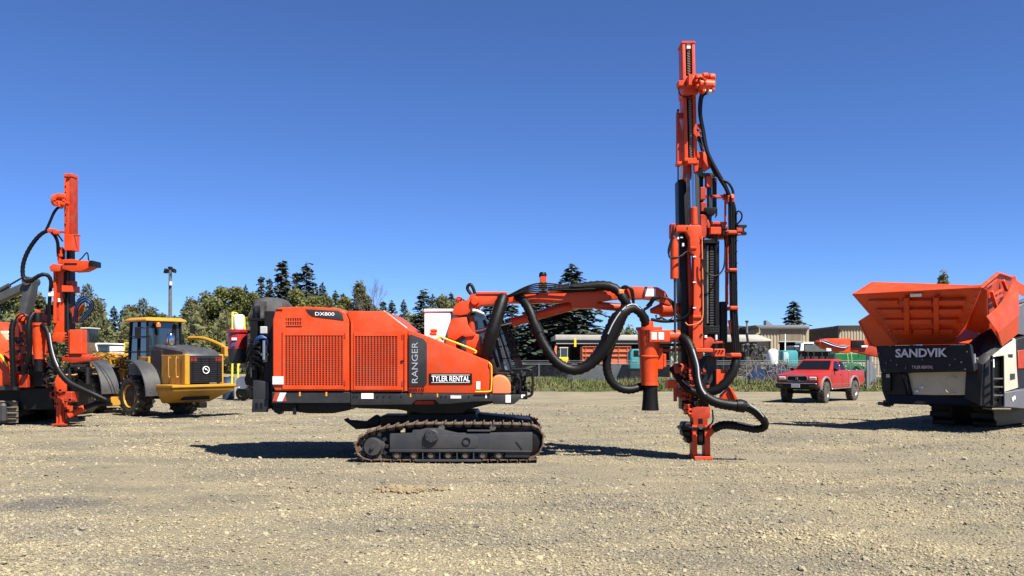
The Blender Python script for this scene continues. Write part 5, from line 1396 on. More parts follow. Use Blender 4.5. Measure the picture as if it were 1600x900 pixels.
for k in range(6):
    lhose('boom_hose', [(24 + 6 * k, 500 + 3 * (k % 3), DL + .2), (30 + 6 * k, 492 + 2 * k, DL + .05), (40 + 5 * k, 494 + 3 * k, DL), (46 + 4 * k, 520, DL + .05), (44 + 5 * k, 560, DL + .1), (48 + 5 * k, 590, DL + .2)], 1.1)
# foot and jack
LPP('foot_gusset', [(84, 612), (85, 596), (90, 583), (95, 590), (102, 601), (102, 612)], DL - .1, 0.1, ORANGE); LPB('foot_clamp', [(84, 112, 612, 629)], DL - .05, 0.4, ORANGE_DULL, 0.02)
mb = MB()
for k in range(14):
    x, y = rr_.uniform(76, 112), rr_.uniform(606, 640); pbox(mb, x, x + rr_.uniform(2, 6), y, y + rr_.uniform(2, 6), DL - .1, 0.2)
mb.build('clamp_fittings', ORANGE_DULL, LR, 0.008, stuff=True)
LPB('foot_column', [(87.5, 100, 622, 664)], DL - .1, 0.22, ORANGE); LPB('column_rib', [(92.5, 95.5, 630, 664)], DL - .16, 0.1, ORANGE)
LPB('foot_plate', [(80, 103, 662.5, 665)], DL - .3, 0.5, ORANGE_DULL, 0.004)
mb = MB(); pcyl(mb, (107, 651, DL - .2), (132, 637, DL - .1), 5.4); mb.build('jack_cylinder', ORANGE, LR, 0.02)
LPB('jack_bracket', [(101, 108, 634, 655)], DL - .1, 0.2, ORANGE); LPP('jack_foot', [(103, 659.5), (103, 654), (108, 651.5), (118, 651.5), (122, 655), (122, 659.5)], DL - .25, 0.4, BLACKSTEEL)

# ------------------------------------------------------------------ grey arm of the machine parked behind it
GA = thing('excavator', 'dark grey jointed digger arm rising behind the left drill rig', 'excavator', (WX(-120, 30), 30, 0))
GA['worldbuilt'] = 1
ARMGREY = mat('arm_grey_paint', (0.045, 0.05, 0.056), 0.5, var=0.2, dirt=0.2)
PP('boom', [(-150, 545), (-130, 530), (-90, 492), (0, 457), (37, 441), (41, 451), (0, 470), (-80, 508), (-110, 545)], 30, 0.35, ARMGREY, GA)
PP('stick', [(37, 441), (43, 434), (50, 441), (47, 462), (38, 495), (30, 520), (25, 560), (19, 560), (26, 505)], 29.96, 0.43, ARMGREY, GA)
MB().lathe([(0, -.1), (7 * 30 / FPX, -.1), (7 * 30 / FPX, .55), (0, .55)], W(43, 439, 29.95), 'y', 20).build('pivot_boss', ARMGREY, GA, 0, 40)
mb = MB(); pcyl(mb, (14, 446, 30.1), (38, 432, 30.1), 1.4); mb.build('cylinder_rod', GREY, GA)
mb = MB(); pcyl(mb, (-40, 474, 30.1), (15, 445.5, 30.1), 3.6); mb.build('stick_cylinder', ARMGREY, GA)
PP('bucket', [(18, 560), (32, 556), (36, 590), (20, 606), (4, 600), (4, 580)], 29.7, 0.9, ARMGREY, GA, 0.03)
PB('upper_body', [(-190, -100, 520, 600)], 29.2, 2.0, ARMGREY, GA, 0.05)
for dd in (28.9, 30.9): PB('crawler_track', [(-200, -90, 604, 638)], dd, 0.5, BLACKSTEEL, GA, 0.2)

# ------------------------------------------------------------------ yellow wheel loader
YEL = mat('loader_yellow_paint', (0.56, 0.27, 0.008), 0.4, var=0.15, dirt=0.25)
LGREY = mat('loader_grey_plastic', (0.042, 0.046, 0.054), 0.5, var=0.2, dirt=0.22)
TYRE = mat('dusty_tyre', (0.030, 0.028, 0.026), 0.8, col2=(0.105, 0.092, 0.074), vscale=5, bump=0.2)
LD = thing('wheel_loader', 'yellow wheel loader with dark grey hood and fenders, rear towards the camera', 'wheel loader', (-10.67, 27.18, 0), math.atan2(.63, -.777))
def tyre_mesh(R_, w, rim, lugs, lug_h):
    mb = MB().lathe([(rim, -w * .36), (rim * 1.12, -w * .46), (R_ * .86, -w * .5), (R_ * .96, -w * .44), (R_ - lug_h, -w * .25), (R_ - lug_h, w * .25), (R_ * .96, w * .44), (R_ * .86, w * .5), (rim * 1.12, w * .46), (rim, w * .36)], (0, 0, 0), 'y', 36)
    for j in range(lugs):
        for sgn in (-1, 1):
            a = 6.283 * (j + (0.5 if sgn > 0 else 0)) / lugs; b = a + 6.283 / lugs * .55
            p = ((R_ - lug_h * .4) * math.cos(a), sgn * w * .46, (R_ - lug_h * .4) * math.sin(a)); q = ((R_ - lug_h * .4) * math.cos(b), sgn * w * .04, (R_ - lug_h * .4) * math.sin(b))
            mid = Vector(((p[0] + q[0]) / 2, 0, (p[2] + q[2]) / 2))
            mb.bar(p, q, 6.283 * R_ / lugs * .55, lug_h * 1.5, tuple(mid.normalized()))
    return mb.mesh('tyre', smooth=35)
def rim_mesh(rim, w, hub=0.4):
    return MB().lathe([(0, w * .34), (rim * .25, w * .34), (rim * .28, w * .26), (rim * .55, w * .12), (rim * .8, w * .16), (rim * .93, w * .36), (rim * 1.03, w * .47), (rim * 1.03, w * .40), (rim * 1.0, -w * .3), (0, -w * .3)], (0, 0, 0), 'y', 32).mesh('rim', smooth=40)
ltm = tyre_mesh(.60, .46, .33, 16, .045); ltm.materials.append(TYRE)
lrm = rim_mesh(.33, .46); lrm.materials.append(YEL)
for x, y in ((0, .77), (0, -.77), (2.6, .77), (2.6, -.77)):
    w_ = inst(ltm, 'wheel', LD, (x, y, .59), (0, 0.3 * x, 0 if y > 0 else math.pi))
    inst(lrm, 'rim', w_)
LM = lambda: MB()
def LB(name, x0, x1, y0, y1, z0, z1, m, bevel=0.015, parent=LD): return MB().box(x0, x1, y0, y1, z0, z1).build(name, m, parent, bevel)
def LX(name, pts, y0, y1, m, bevel=0.02, parent=LD): return MB().prism(pts, y0, y1).build(name, m, parent, bevel)
LB('rear_chassis', -2.0, 1.2, -.42, .42, .5, 1.0, BLACKSTEEL); LB('axle', -.12, .12, -.75, .75, .48, .70, BLACKSTEEL); LB('axle', 2.48, 2.72, -.75, .75, .48, .70, BLACKSTEEL)
cw = MB().loft([[(-1.5, -1.0, .95), (-2.35, -1.0, .95), (-2.35, 1.0, .95), (-1.5, 1.0, .95)], [(-1.5, -1.0, .78), (-2.40, -1.0, .80), (-2.40, 1.0, .80), (-1.5, 1.0, .78)], [(-1.3, -.70, .40), (-1.62, -.68, .42), (-1.62, .68, .42), (-1.3, .70, .40)]]).build('counterweight', mat('shaded_yellow_paint', (0.50, 0.25, 0.012), 0.55, var=0.3, vscale=3, dirt=0.35, dirtcol=(0.20, 0.15, 0.09)), LD, 0.03)  # darker yellow with dirt blotches, painting in the shaded underside
LB('bumper_lip', -2.44, -1.55, -1.02, 1.02, .88, .955, YEL, 0.012, cw)
LB('tow_pin', -2.35, -2.1, -.12, .12, .28, .45, BLACKSTEEL, 0.02, cw)
hood_ = LX('engine_hood', [(-2.32, 1.0), (-2.32, 1.78), (-2.1, 1.95), (-.55, 2.12), (-.45, 2.0), (-.45, 1.0)], -.60, .52, LGREY, 0.06)
sp_ = LB('side_panel', -2.26, -1.05, .50, .56, .96, 1.80, YEL, 0.01); LB('corner_post', -2.345, -2.18, .42, .58, .96, 1.82, YEL, 0.015); LB('corner_post', -2.345, -2.18, -.66, -.52, .96, 1.82, YEL, 0.015)
LB('dark_panel', -1.04, -.45, .50, .55, 1.0, 1.95, GREY); LB('decal', -1.75, -1.2, .553, .558, 1.84, 1.93, GREY, 0)
for x in (-1.95, -1.55):
    MB().tube([(x, .56, 1.70), (x, .62, 1.72), (x, .62, 1.2), (x, .56, 1.18)], .014, 6, 3).build('grab_handle', YEL, sp_)
gr_ = LB('grille', -2.36, -2.30, -.60, .44, 1.0, 1.78, mat('grille_dark', (0.018, 0.018, 0.02), 0.4, var=0.4, vscale=9), 0.01)
for k in range(11): LB('grille_slat', -2.375, -2.355, -.58, .42, 1.04 + .064 * k, 1.060 + .064 * k, BLACKSTEEL, 0.003, gr_)
for k in range(4): LB('grille_rib', -2.38, -2.36, -.45 + .26 * k, -.43 + .26 * k, 1.06, 1.72, BLACKSTEEL, 0.003, gr_)
for y0 in (.22, -.58): LB('tail_light', -2.37, -2.33, y0, y0 + .2, 1.60, 1.72, mat('tail_light_red', (0.30, 0.03, 0.015), 0.3) if 'tail_light_red' not in MATS else MATS['tail_light_red'], 0.006)
em = MB().lathe([(.092, -2.405), (.108, -2.405), (.108, -2.38), (.092, -2.38)], (0, -.05, 1.37), 'x', 24, True).build('emblem_ring', LETTERS, gr_)
# leaping shape inside the ring
MB().prismx([(-.10, 1.335), (-.09, 1.36), (-.065, 1.375), (-.04, 1.37), (-.015, 1.385), (-.01, 1.41), (-.03, 1.425), (-.045, 1.41), (-.06, 1.42), (-.05, 1.39), (-.085, 1.385), (-.10, 1.36)], -2.40, -2.385).build('emblem', LETTERS, gr_)
LB('platform', -.6, .5, .42, .98, 1.02, 1.08, BLACKSTEEL)
def fender(xc, name='fender', a0=80, a1=180, R0=1.06):
    rings = []
    for k in range(15):
        a = R(a0 + (a1 - a0) * k / 14)
        c, s_ = math.cos(a), math.sin(a)
        rings.append([(xc + c * R0, .30, .6 + s_ * R0), (xc + c * R0, 1.04, .6 + s_ * R0), (xc + c * (R0 - .05), 1.04, .6 + s_ * (R0 - .05)), (xc + c * (R0 - .05), .30, .6 + s_ * (R0 - .05))])
    f_ = MB().loft(rings).build(name, LGREY, LD, 0.012)
    for q in (95, 135, 172):
        c, s_ = math.cos(R(q)), math.sin(R(q))
        for y in (.55, .9): MB().cyl((xc + c * R0, y, .6 + s_ * R0), (xc + c * (R0 + .015), y, .6 + s_ * (R0 + .015)), .022, n=6).build('bolt', STEEL, f_)
    return f_
fender(0); fender(2.6)
LX('fender_support', [(-.95, .62), (-.90, .55), (-.3, .55), (-.3, 1.0), (-.75, 1.0)], .36, .42, BLACKSTEEL)
# cab
LB('cab_floor', -.30, .80, -.58, .58, 1.0, 1.55, LGREY); LB('cab_step_panel', -.40, .2, .52, .60, 1.45, 1.75, YEL)
cabg = MB().loft([[(-.25, -.55, 1.55), (.80, -.55, 1.55), (.80, .55, 1.55), (-.25, .55, 1.55)], [(-.20, -.52, 2.80), (.72, -.52, 2.80), (.72, .52, 2.80), (-.20, .52, 2.80)]]).build('cab_glass', glass_mat('cab_glass', (0.020, 0.032, 0.042), 0.08), LD, 0)
for x0, x1, y in ((-.26, -.21, .555), (.80, .73, .555), (.25, .27, .56), (-.26, -.21, -.555), (.80, .73, -.555)):
    MB().bar((x0, y, 1.55), (x1, y * .95, 2.82), .07).build('cab_pillar', BLACKSTEEL, LD, 0.01)
MB().loft([[(-.36, -.66, 2.80), (.92, -.66, 2.80), (.92, .66, 2.80), (-.36, .66, 2.80)], [(-.36, -.66, 2.87), (.92, -.66, 2.87), (.92, .66, 2.87), (-.36, .66, 2.87)], [(-.24, -.54, 2.93), (.8, -.54, 2.93), (.8, .54, 2.93), (-.24, .54, 2.93)]]).build('cab_roof', YEL, LD, 0.02)
MB().lathe([(.07, 0), (.07, .08), (.045, .13), (0, .13)], (-.33, .25, 2.64), 'z', 14).build('beacon', mat('beacon_orange', (0.7, 0.16, 0.02), 0.3), LD)
MB().tube([(-.75, -.02, 2.05), (-.75, -.02, 2.55), (-.79, -.02, 2.68), (-.88, -.02, 2.74)], .065, 14, 4).build('exhaust_stack', BLACKSTEEL, LD)
MB().lathe([(0, 2.08), (.10, 2.08), (.115, 2.14), (.12, 2.24), (.115, 2.34), (.09, 2.43), (.05, 2.47), (0, 2.48)], (-.86, .16, 0), 'z', 24).build('muffler', mat('bright_chrome', (0.75, 0.76, 0.78), 0.12, metal=1.0), LD, 0, 80)  # chrome with a rounded cap, shaped to catch a sun glint
MB().tube([(-.2, .6, 2.6), (-.3, .85, 2.62), (-.3, .9, 2.5)], .015, 6).build('mirror_arm', BLACKSTEEL, LD); LB('mirror', -.33, -.28, .80, .96, 2.28, 2.62, BLACKSTEEL, 0.01)
LB('mirror', -.33, -.28, -.98, -.82, 2.48, 2.72, BLACKSTEEL, 0.01)
for z in (1.9, 2.35): MB().tube([(-.5, .62, z), (1.3, .95, z), (2.2, 1.0, z)], .012, 6).build('guard_rail', BLACKSTEEL, LD)
# front frame, lift arms and bucket beyond the cab
LB('front_chassis', 1.4, 3.1, -.40, .40, .5, 1.35, YEL)
for y in (-.38, .30): LX('lift_arm', [(1.9, 1.75), (2.2, 1.85), (3.6, .9), (4.1, .35), (3.9, .25), (3.3, .8), (2.1, 1.5)], y, y + .1, YEL)
LX('bucket', [(3.9, .1), (5.0, .08), (5.0, .14), (4.2, .3), (4.1, .7), (4.4, 1.15), (4.3, 1.2), (3.9, .8)], -1.15, 1.15, YEL, 0.02)
mb = MB(); rr_ = random.Random(31)
for k in range(40): mb.bar((rr_.uniform(1.3, 2.8), rr_.uniform(.1, .5), rr_.uniform(1.2, 1.9)), (rr_.uniform(1.3, 2.8), rr_.uniform(.1, .5), rr_.uniform(1.2, 1.8)), .05)
mb.build('front_linkage', YEL, LD, 0, stuff=True)
MB().tube([(-2.25, -1.0, .93), (-2.27, -1.0, 2.0), (-2.27, -1.0, 2.9), (-2.22, -1.04, 3.02), (-2.1, -1.12, 3.06), (-1.95, -1.32, 3.06), (-1.9, -1.42, 3.0), (-1.9, -1.44, 2.6)], .03, 8, 5).build('handrail', LIMERAIL, LD)
MB().tube([(-1.9, -1.44, .93), (-1.9, -1.44, 2.6), (-1.9, -1.46, 2.9), (-1.85, -1.55, 3.0), (-1.8, -1.68, 3.0), (-1.78, -1.74, 2.9), (-1.78, -1.75, 2.4)], .03, 8, 5).build('handrail', LIMERAIL, LD)
LB('rail_deck', -2.3, -1.6, -1.8, -.98, .86, .93, BLACKSTEEL)
MB().tube([(-.55, -.62, 2.32), (-1.2, -.72, 2.30), (-1.9, -.8, 2.12), (-2.2, -.85, 1.98)], .055, 8, 4).build('hood_rail', YEL, LD)
LB('rail_box', -2.3, -2.1, -.92, -.72, 1.75, 2.05, YEL)
# ------------------------------------------------------------------ orange and black mobile crusher at the right edge
CR = thing('mobile_crusher', 'orange tracked rock crusher with a flared hopper over a black lettered end panel', 'crusher', (WX(1500, 24.5), 24.5, 0))
CR['worldbuilt'] = 1
NAVY = mat('crusher_black_paint', (0.010, 0.0105, 0.0145), 0.5, var=0.25, dirt=0.05, spec=0.25)
CREAM = mat('crusher_cream_paint', (0.56, 0.52, 0.40), 0.5, var=0.12, dirt=0.3)
def tilt(px):
    """the end face stands turned: its left side is farther away; the lit side recedes to the right of the corner"""
    u = (px - 800) / FPX
    if px <= 1545:
        return 22 - .73 * (22 * u - 11.31) / (.68 + .73 * u) - 22.90
    return 21.74 + .68 * (21.74 * u - 11.568) / (.73 - .68 * u) - 22.90
SCALE = 0.93
def CW_(px, py, D): return W(px, py, (D + tilt(px)) * SCALE)
AX = Vector((0.73, 0.68, 0))                      # the way the machine stretches back
def plate(name, pts, m, th=0.06, parent=None, bevel=0.008):
    """flat polygon of (px, py, D) given real thickness away from the camera"""
    P = [Vector(CW_(*p)) for p in pts]
    n = (P[1] - P[0]).cross(P[2] - P[0]).normalized()
    if n.dot(Vector((0.5, 1, 0))) < 0: n = -n
    k = len(P)
    vs = [tuple(p) for p in P] + [tuple(p + n * th) for p in P]
    fs = [tuple(range(k)), tuple(range(2 * k - 1, k - 1, -1))] + [(i, i + k, (i + 1) % k + k, (i + 1) % k) for i in range(k)]
    return MB().add(vs, fs).build(name, m, parent or CR, bevel)
# hopper end wall leans out over the panel
def on_wall(x, y):  # distance of the leaning wall at a picture height
    return 22.2 + (y - 455) * 0.0145
hw_ = plate('hopper_wall', [(1331, 460, 22.2), (1534, 448, 22.2), (1511, 505, 22.95), (1488, 538, 23.4), (1400, 540, 23.4)], ORANGE, 0.08)
plate('hopper_rim', [(1331, 459.5, 22.15), (1362, 440, 22.75), (1470, 443.5, 22.75), (1533, 446.3, 22.35), (1534, 448.5, 22.15)], ORANGE, 0.05)
for y in (470, 484, 500, 516):
    x0 = 1331 + (y - 460) * 0.87 + 14; x1 = 1530 - (y - 448) * 0.45 - 8
    n_ = 3
    for k in range(n_):
        a = x0 + (x1 - x0) * (k + .04) / n_; b = x0 + (x1 - x0) * (k + .92) / n_
        D_ = on_wall(0, y)
        plate('wall_rib', [(a, y, D_ - .13), (b, y, D_ - .13), (b, y + 7, D_ - .03), (a, y + 7, D_ - .03)], ORANGE, 0.1, hw_)
for x in (1412, 1458):
    plate('wall_stiffener', [(x, 466, on_wall(0, 466) - .16), (x + 8, 466, on_wall(0, 466) - .16), (x + 9, 524, on_wall(0, 524) - .15), (x + 1, 524, on_wall(0, 524) - .15)], ORANGE, 0.1, hw_)
    for y in (482, 510): MB().cyl(CW_(x + 4, y, on_wall(0, y) - .1), CW_(x + 4, y, on_wall(0, y) - .14), .02, n=8).build('bolt', STEEL, hw_)
plate('maker_plate', [(1422, 459.5, 22.18), (1440, 459, 22.18), (1440, 463.5, 22.24), (1422, 464, 22.24)], LABEL, 0.02, hw_, 0)
for k in range(8):
    t = k / 7
    MB().cyl(CW_(1372 + 28 * t, 490 + 44 * t, 22.6 + .8 * t - .06), CW_(1372 + 28 * t, 490 + 44 * t, 22.6 + .8 * t - .1), .018, n=8).build('bolt', STEEL, hw_)
    MB().cyl(CW_(1528 - 33 * t, 456 + 70 * t, 22.3 + 1.0 * t - .06), CW_(1528 - 33 * t, 456 + 70 * t, 22.3 + 1.0 * t - .1), .018, n=8).build('bolt', STEEL, hw_)
plate('left_wing', [(1340.5, 503, 23.3), (1364, 488, 22.9), (1403, 538, 23.5), (1383, 548, 23.7), (1359, 540, 23.7)], ORANGE, 0.06)
plate('left_wing_edge', [(1340.5, 503, 23.28), (1343, 504, 23.26), (1362, 541, 23.66), (1358, 541, 23.66)], ORANGE, 0.08)
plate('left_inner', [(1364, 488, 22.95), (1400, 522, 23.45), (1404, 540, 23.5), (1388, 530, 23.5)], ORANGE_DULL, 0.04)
plate('chute_lip', [(1487, 535.5, 22.9), (1508.5, 513, 23.7), (1531, 521.5, 23.7), (1513, 536, 22.9)], ORANGE, 0.05)
plate('right_cheek', [(1508, 514, 23.4), (1516, 492, 23.15), (1535, 449, 22.5), (1543, 512, 23.4), (1532, 522, 23.5)], ORANGE, 0.05)
# right side of the hopper: rim, dark inside with bracing, folded wing
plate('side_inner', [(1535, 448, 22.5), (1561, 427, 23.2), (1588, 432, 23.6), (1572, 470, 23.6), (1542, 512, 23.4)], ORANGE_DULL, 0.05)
plate('side_rim', [(1533.5, 446, 22.3), (1560, 424.5, 23.0), (1562.5, 427.5, 22.95), (1537, 449.5, 22.25)], ORANGE, 0.06)
plate('side_rim', [(1560, 424.5, 23.0), (1584, 432, 23.4), (1583, 434.5, 23.35), (1562, 427.5, 22.95)], ORANGE, 0.06)
for a, b, w_ in (((1549, 455, 22.9), (1557, 481, 22.95), .07), ((1551, 461, 22.9), (1565, 453, 23.1), .05), ((1567, 438, 23.1), (1573, 454, 23.1), .07), ((1541, 452, 22.6), (1541, 495, 22.8), .05), ((1554, 468, 22.95), (1566, 461, 23.1), .05), ((1542, 449, 22.55), (1556, 438, 22.9), .03)):
    MB().bar(CW_(*a), CW_(*b), w_, w_).build('brace', ORANGE, CR, 0.006)
plate('side_wing', [(1587, 430.5, 22.7), (1591.5, 452, 22.4), (1591.5, 491, 22.2), (1559, 519, 22.3), (1541, 494, 22.5), (1556.5, 481, 22.6), (1572, 462, 22.7)], ORANGE, 0.06)
plate('side_wing_lower', [(1591.5, 491.2, 22.2), (1591.5, 521, 22.6), (1567, 541, 22.8), (1559, 519.3, 22.3)], ORANGE, 0.06)
plate('far_wing', [(1591, 440, 23.4), (1612, 452, 23.0), (1612, 470, 23.2), (1591, 458, 23.4)], ORANGE, 0.06)
plate('chute', [(1513, 536, 23.0), (1531, 522, 23.5), (1548, 512, 23.4), (1567, 541, 23.0), (1550, 556, 22.9), (1536, 571, 22.8), (1524, 560, 22.8)], NAVY, 0.1)
# black end panel with the maker's name
pn = plate('end_panel', [(1368, 540.5, 22.8), (1516, 537.5, 22.55), (1522, 580, 22.5), (1376, 583, 22.75)], NAVY, 0.12, None, 0.02)
plate('panel_fold', [(1516.3, 537.5, 22.55), (1531, 575, 22.9), (1523, 580, 22.5)], NAVY, 0.05, pn)
plate('sticker', [(1521, 553, 22.44), (1523.5, 553, 22.44), (1524.5, 567, 22.44), (1522, 567, 22.44)], WHITE, 0.01, pn, 0)
Upan = (Vector(CW_(1516, 560, 22.52)) - Vector(CW_(1370, 560, 22.78))).normalized()
Upan.z = 0.012
lettering('SANDVIK', mat('panel_lettering', (0.62, 0.63, 0.68), 0.5), pn, CW_(1439, 551.3, 22.60), Upan, (0, 0, 1), 80 * 22.6 * .98 / FPX, 13.8 * 22.6 * SCALE / FPX, bold=0.03, ext=0.012)
lettering('TYLER RENTAL', mat('panel_lettering_red', (0.62, 0.48, 0.48), 0.5), pn, CW_(1441.5, 573.6, 22.56), Upan, (0, 0, 1), 33 * 22.6 * .98 / FPX, 4.6 * 22.6 * SCALE / FPX, bold=0.015, ext=0.012)
for x, y in ((1391, 541), (1439, 540), (1491, 538.5), (1373, 552), (1511, 549.5), (1392, 563), (1441, 562), (1492, 561), (1384, 567), (1401, 570), (1484, 570), (1502, 566), (1382, 578), (1508, 577)):
    D_ = 22.76 - (x - 1368) / 148 * .26
    MB().cyl(CW_(x, y, D_), CW_(x, y, D_ - .03), .016, n=8).build('bolt', STEEL, pn)
for x in (1413.5, 1473.5): plate('panel_slot', [(x, 571, 22.68), (x + 1.4, 571, 22.68), (x + 2.2, 577.5, 22.68), (x + .8, 577.5, 22.68)], BLACK, 0.01, pn, 0)
# frame below
plate('beige_guard', [(1408, 584, 23.0), (1537, 572, 22.9), (1534, 612, 22.9), (1525, 617, 22.9), (1428, 617.5, 23.0), (1418, 610, 23.0)], CREAM, 0.05)
MB().lathe([(.19, 0), (.205, 0), (.205, .03), (.19, .03)], CW_(1489, 602, 22.86), 'y', 24, True).build('guard_ring', CREAM, CR)
for x, y in ((1440.5, 605), (1432.5, 611)): MB().lathe([(0, -.04), (.035, -.03), (.035, .06), (0, .06)], CW_(x, y, 22.95), 'y', 12).build('guard_cap', LABEL, CR)
plate('frame_post', [(1376, 583, 22.95), (1408, 583, 22.95), (1417, 616, 22.95), (1432, 619, 22.95), (1385, 631, 22.95), (1384, 627, 22.95), (1378, 610, 22.95)], NAVY, 0.4)
plate('frame_slat', [(1408, 584, 22.9), (1417, 584, 22.9), (1424, 616, 22.9), (1418, 616, 22.9)], BLACK, 0.1)
plate('frame_beam', [(1385, 618, 22.88), (1552, 616, 22.78), (1553, 634, 22.78), (1452, 633, 22.8), (1386, 631, 22.88)], NAVY, 0.5)
plate('frame_column', [(1536, 570, 22.75), (1550, 556, 22.75), (1554, 560, 22.75), (1554, 636, 22.75), (1532, 634, 22.75), (1533, 610, 22.75)], NAVY, 0.4)
plate('tool_box', [(1376.5, 584, 22.85), (1391, 584, 22.85), (1391, 611, 22.85), (1380, 612, 22.85)], NAVY, 0.3)
plate('sticker', [(1384.5, 584.5, 22.82), (1390, 584.5, 22.82), (1390, 590, 22.82), (1384.5, 590, 22.82)], MATS['pale_grey_plastic'], 0.01, None, 0)
PB('support_leg', [(1381, 1397, 629, 634)], (22.95 + tilt(1390)) * SCALE, 0.4, BLACKSTEEL, CR, 0.02); PB('leg_bracket', [(1387, 1393, 626, 636)], (22.9 + tilt(1390)) * SCALE, 0.3, BLACKSTEEL, CR, 0.02)
# ladder
for x in (1549.5, 1566.5): MB().bar(CW_(x, 556, 22.6), CW_(x + 1, 634, 22.6), .05, .05).build('ladder_rail', BLACKSTEEL, CR)
for y in (591.5, 604.5, 617.5): MB().bar(CW_(1550, y, 22.6), CW_(1567, y, 22.6), .03, .03).build('ladder_rung', STEEL, CR)
plate('ladder_back', [(1548.5, 555, 22.85), (1568, 555, 22.85), (1568, 634, 22.85), (1548.5, 634, 22.85)], BLACK, 0.1)
plate('ladder_sticker', [(1550, 562.5, 22.55), (1553.5, 561, 22.55), (1554, 574, 22.55), (1551.5, 574, 22.55)], WHITE, 0.01, None, 0)
PB('foot_step', [(1550, 1580, 638, 640.5)], (22.5 + tilt(1565)) * SCALE, 0.4, STEEL, CR, 0.004)
# lit side of the crusher body
cd = plate('service_door', [(1553, 558, 22.6), (1570, 544, 22.75), (1587, 529.5, 22.9), (1588.5, 570, 22.9), (1591, 606, 22.9), (1568.5, 613, 22.6), (1568, 556, 22.6)], CREAM, 0.06)
for y in (553.6, 556.4): plate('door_vent', [(1575, y, 22.72), (1583, y - .3, 22.8), (1583, y + 1.6, 22.8), (1575, y + 1.9, 22.72)], BLACKSTEEL, 0.01, cd, 0)
plate('door_plate', [(1573.5, 584.5, 22.68), (1586, 583.5, 22.8), (1586, 592, 22.8), (1573.5, 596, 22.68)], GREY, 0.01, cd, 0)
plate('side_box', [(1568.5, 613.5, 22.55), (1640, 603, 22.55), (1640, 642, 22.55), (1568.5, 635.5, 22.55)], mat('crusher_grey_paint', (0.11, 0.115, 0.135), 0.45, var=0.15, dirt=0.2), 0.5)
Us = (Vector(CW_(1600, 610, 22.88)) - Vector(CW_(1570, 615, 22.57))).normalized()
lettering('qi442', LETTERS, CR, CW_(1586, 621.5, 22.60), (Us.x, Us.y, 0.03), (0, 0, 1), .62, 9.5 * 22.7 * SCALE / FPX, bold=0.06, ext=0.015, shear=0.25)
plate('side_body', [(1588.5, 530, 23.1), (1660, 510, 23.1), (1660, 604, 23.1), (1591, 608, 23.1)], NAVY, 0.4)
plate('orange_guard', [(1591, 548, 23.0), (1630, 542, 23.0), (1630, 574, 23.0), (1591, 576, 23.0)], ORANGE_DULL, 0.05)
plate('grey_hood', [(1591, 478, 23.5), (1625, 462, 23.5), (1640, 480, 23.5), (1640, 530, 23.5), (1591, 522, 23.5)], MATS['crusher_grey_paint'], 0.3)
hose('hand_loop', [(1587, 560, 22.7), (1592, 561, 22.8), (1592.5, 569, 22.8), (1588, 570, 22.7)], 0.7, YELLOWRAIL, CR)
hose('cable', [(1587, 528, 22.6), (1591, 536, 22.6), (1600, 539, 22.7), (1615, 540, 23)], 1.2, BLACK, CR)
# feeder, hopper back and undercarriage behind the end frame
def stretch(name, pts, length, m, bevel=0.03):
    """polygon of (px, py, D) on the end face drawn out along the machine"""
    P = [Vector(CW_(*p)) for p in pts]; k = len(P)
    vs = [tuple(p) for p in P] + [tuple(p + AX * length) for p in P]
    return MB().add(vs, [tuple(range(k)), tuple(range(2 * k - 1, k - 1, -1))] + [(i, i + k, (i + 1) % k + k, (i + 1) % k) for i in range(k)]).build(name, m, CR, bevel)
stretch('feeder', [(1392, 548, 23.4), (1540, 548, 23.4), (1540, 606, 23.4), (1400, 606, 23.4)], 6.0, NAVY)
stretch('chassis', [(1400, 606, 23.3), (1545, 606, 23.3), (1545, 634, 23.3), (1400, 630, 23.3)], 8.0, NAVY)
P_ = [Vector(CW_(1364, 446, 23.0)) + AX * 2.4, Vector(CW_(1535, 446, 23.0)) + AX * 2.4, Vector(CW_(1520, 545, 23.4)) + AX * 1.6, Vector(CW_(1400, 545, 23.4)) + AX * 1.6]
MB().add([tuple(p) for p in P_] + [tuple(p + AX * .08) for p in P_], [(0, 1, 2, 3), (7, 6, 5, 4), (0, 4, 5, 1), (1, 5, 6, 2), (2, 6, 7, 3), (3, 7, 4, 0)]).build('hopper_back', ORANGE, CR, 0.01)
for px_ in (1470, 1535):
    o_ = Vector(CW_(px_, 650, 24.7)); o_.z = 0
    rot_ = Matrix.Translation(o_) @ Matrix.Rotation(math.atan2(AX.y, AX.x), 4, 'Z')
    prof = [(.45 + .45 * math.cos(a), .46 + .44 * math.sin(a)) for a in np.linspace(math.pi / 2, math.pi * 1.5, 10)] + [(4.6 + .45 * math.cos(a), .46 + .44 * math.sin(a)) for a in np.linspace(-math.pi / 2, math.pi / 2, 10)]
    t_ = MB(rot_).prism(prof, -.25, .25).build('crawler_track', BLACKSTEEL, CR, 0.02)
    for k in range(5):
        a = R(100 + 34 * k)
        MB(rot_).box(.45 + .46 * math.cos(a) - .035, .45 + .46 * math.cos(a) + .02, -.27, .27, .46 + .44 * math.sin(a) - .07, .46 + .44 * math.sin(a) + .07).build('track_shoe', BLACKSTEEL, t_, 0.006)

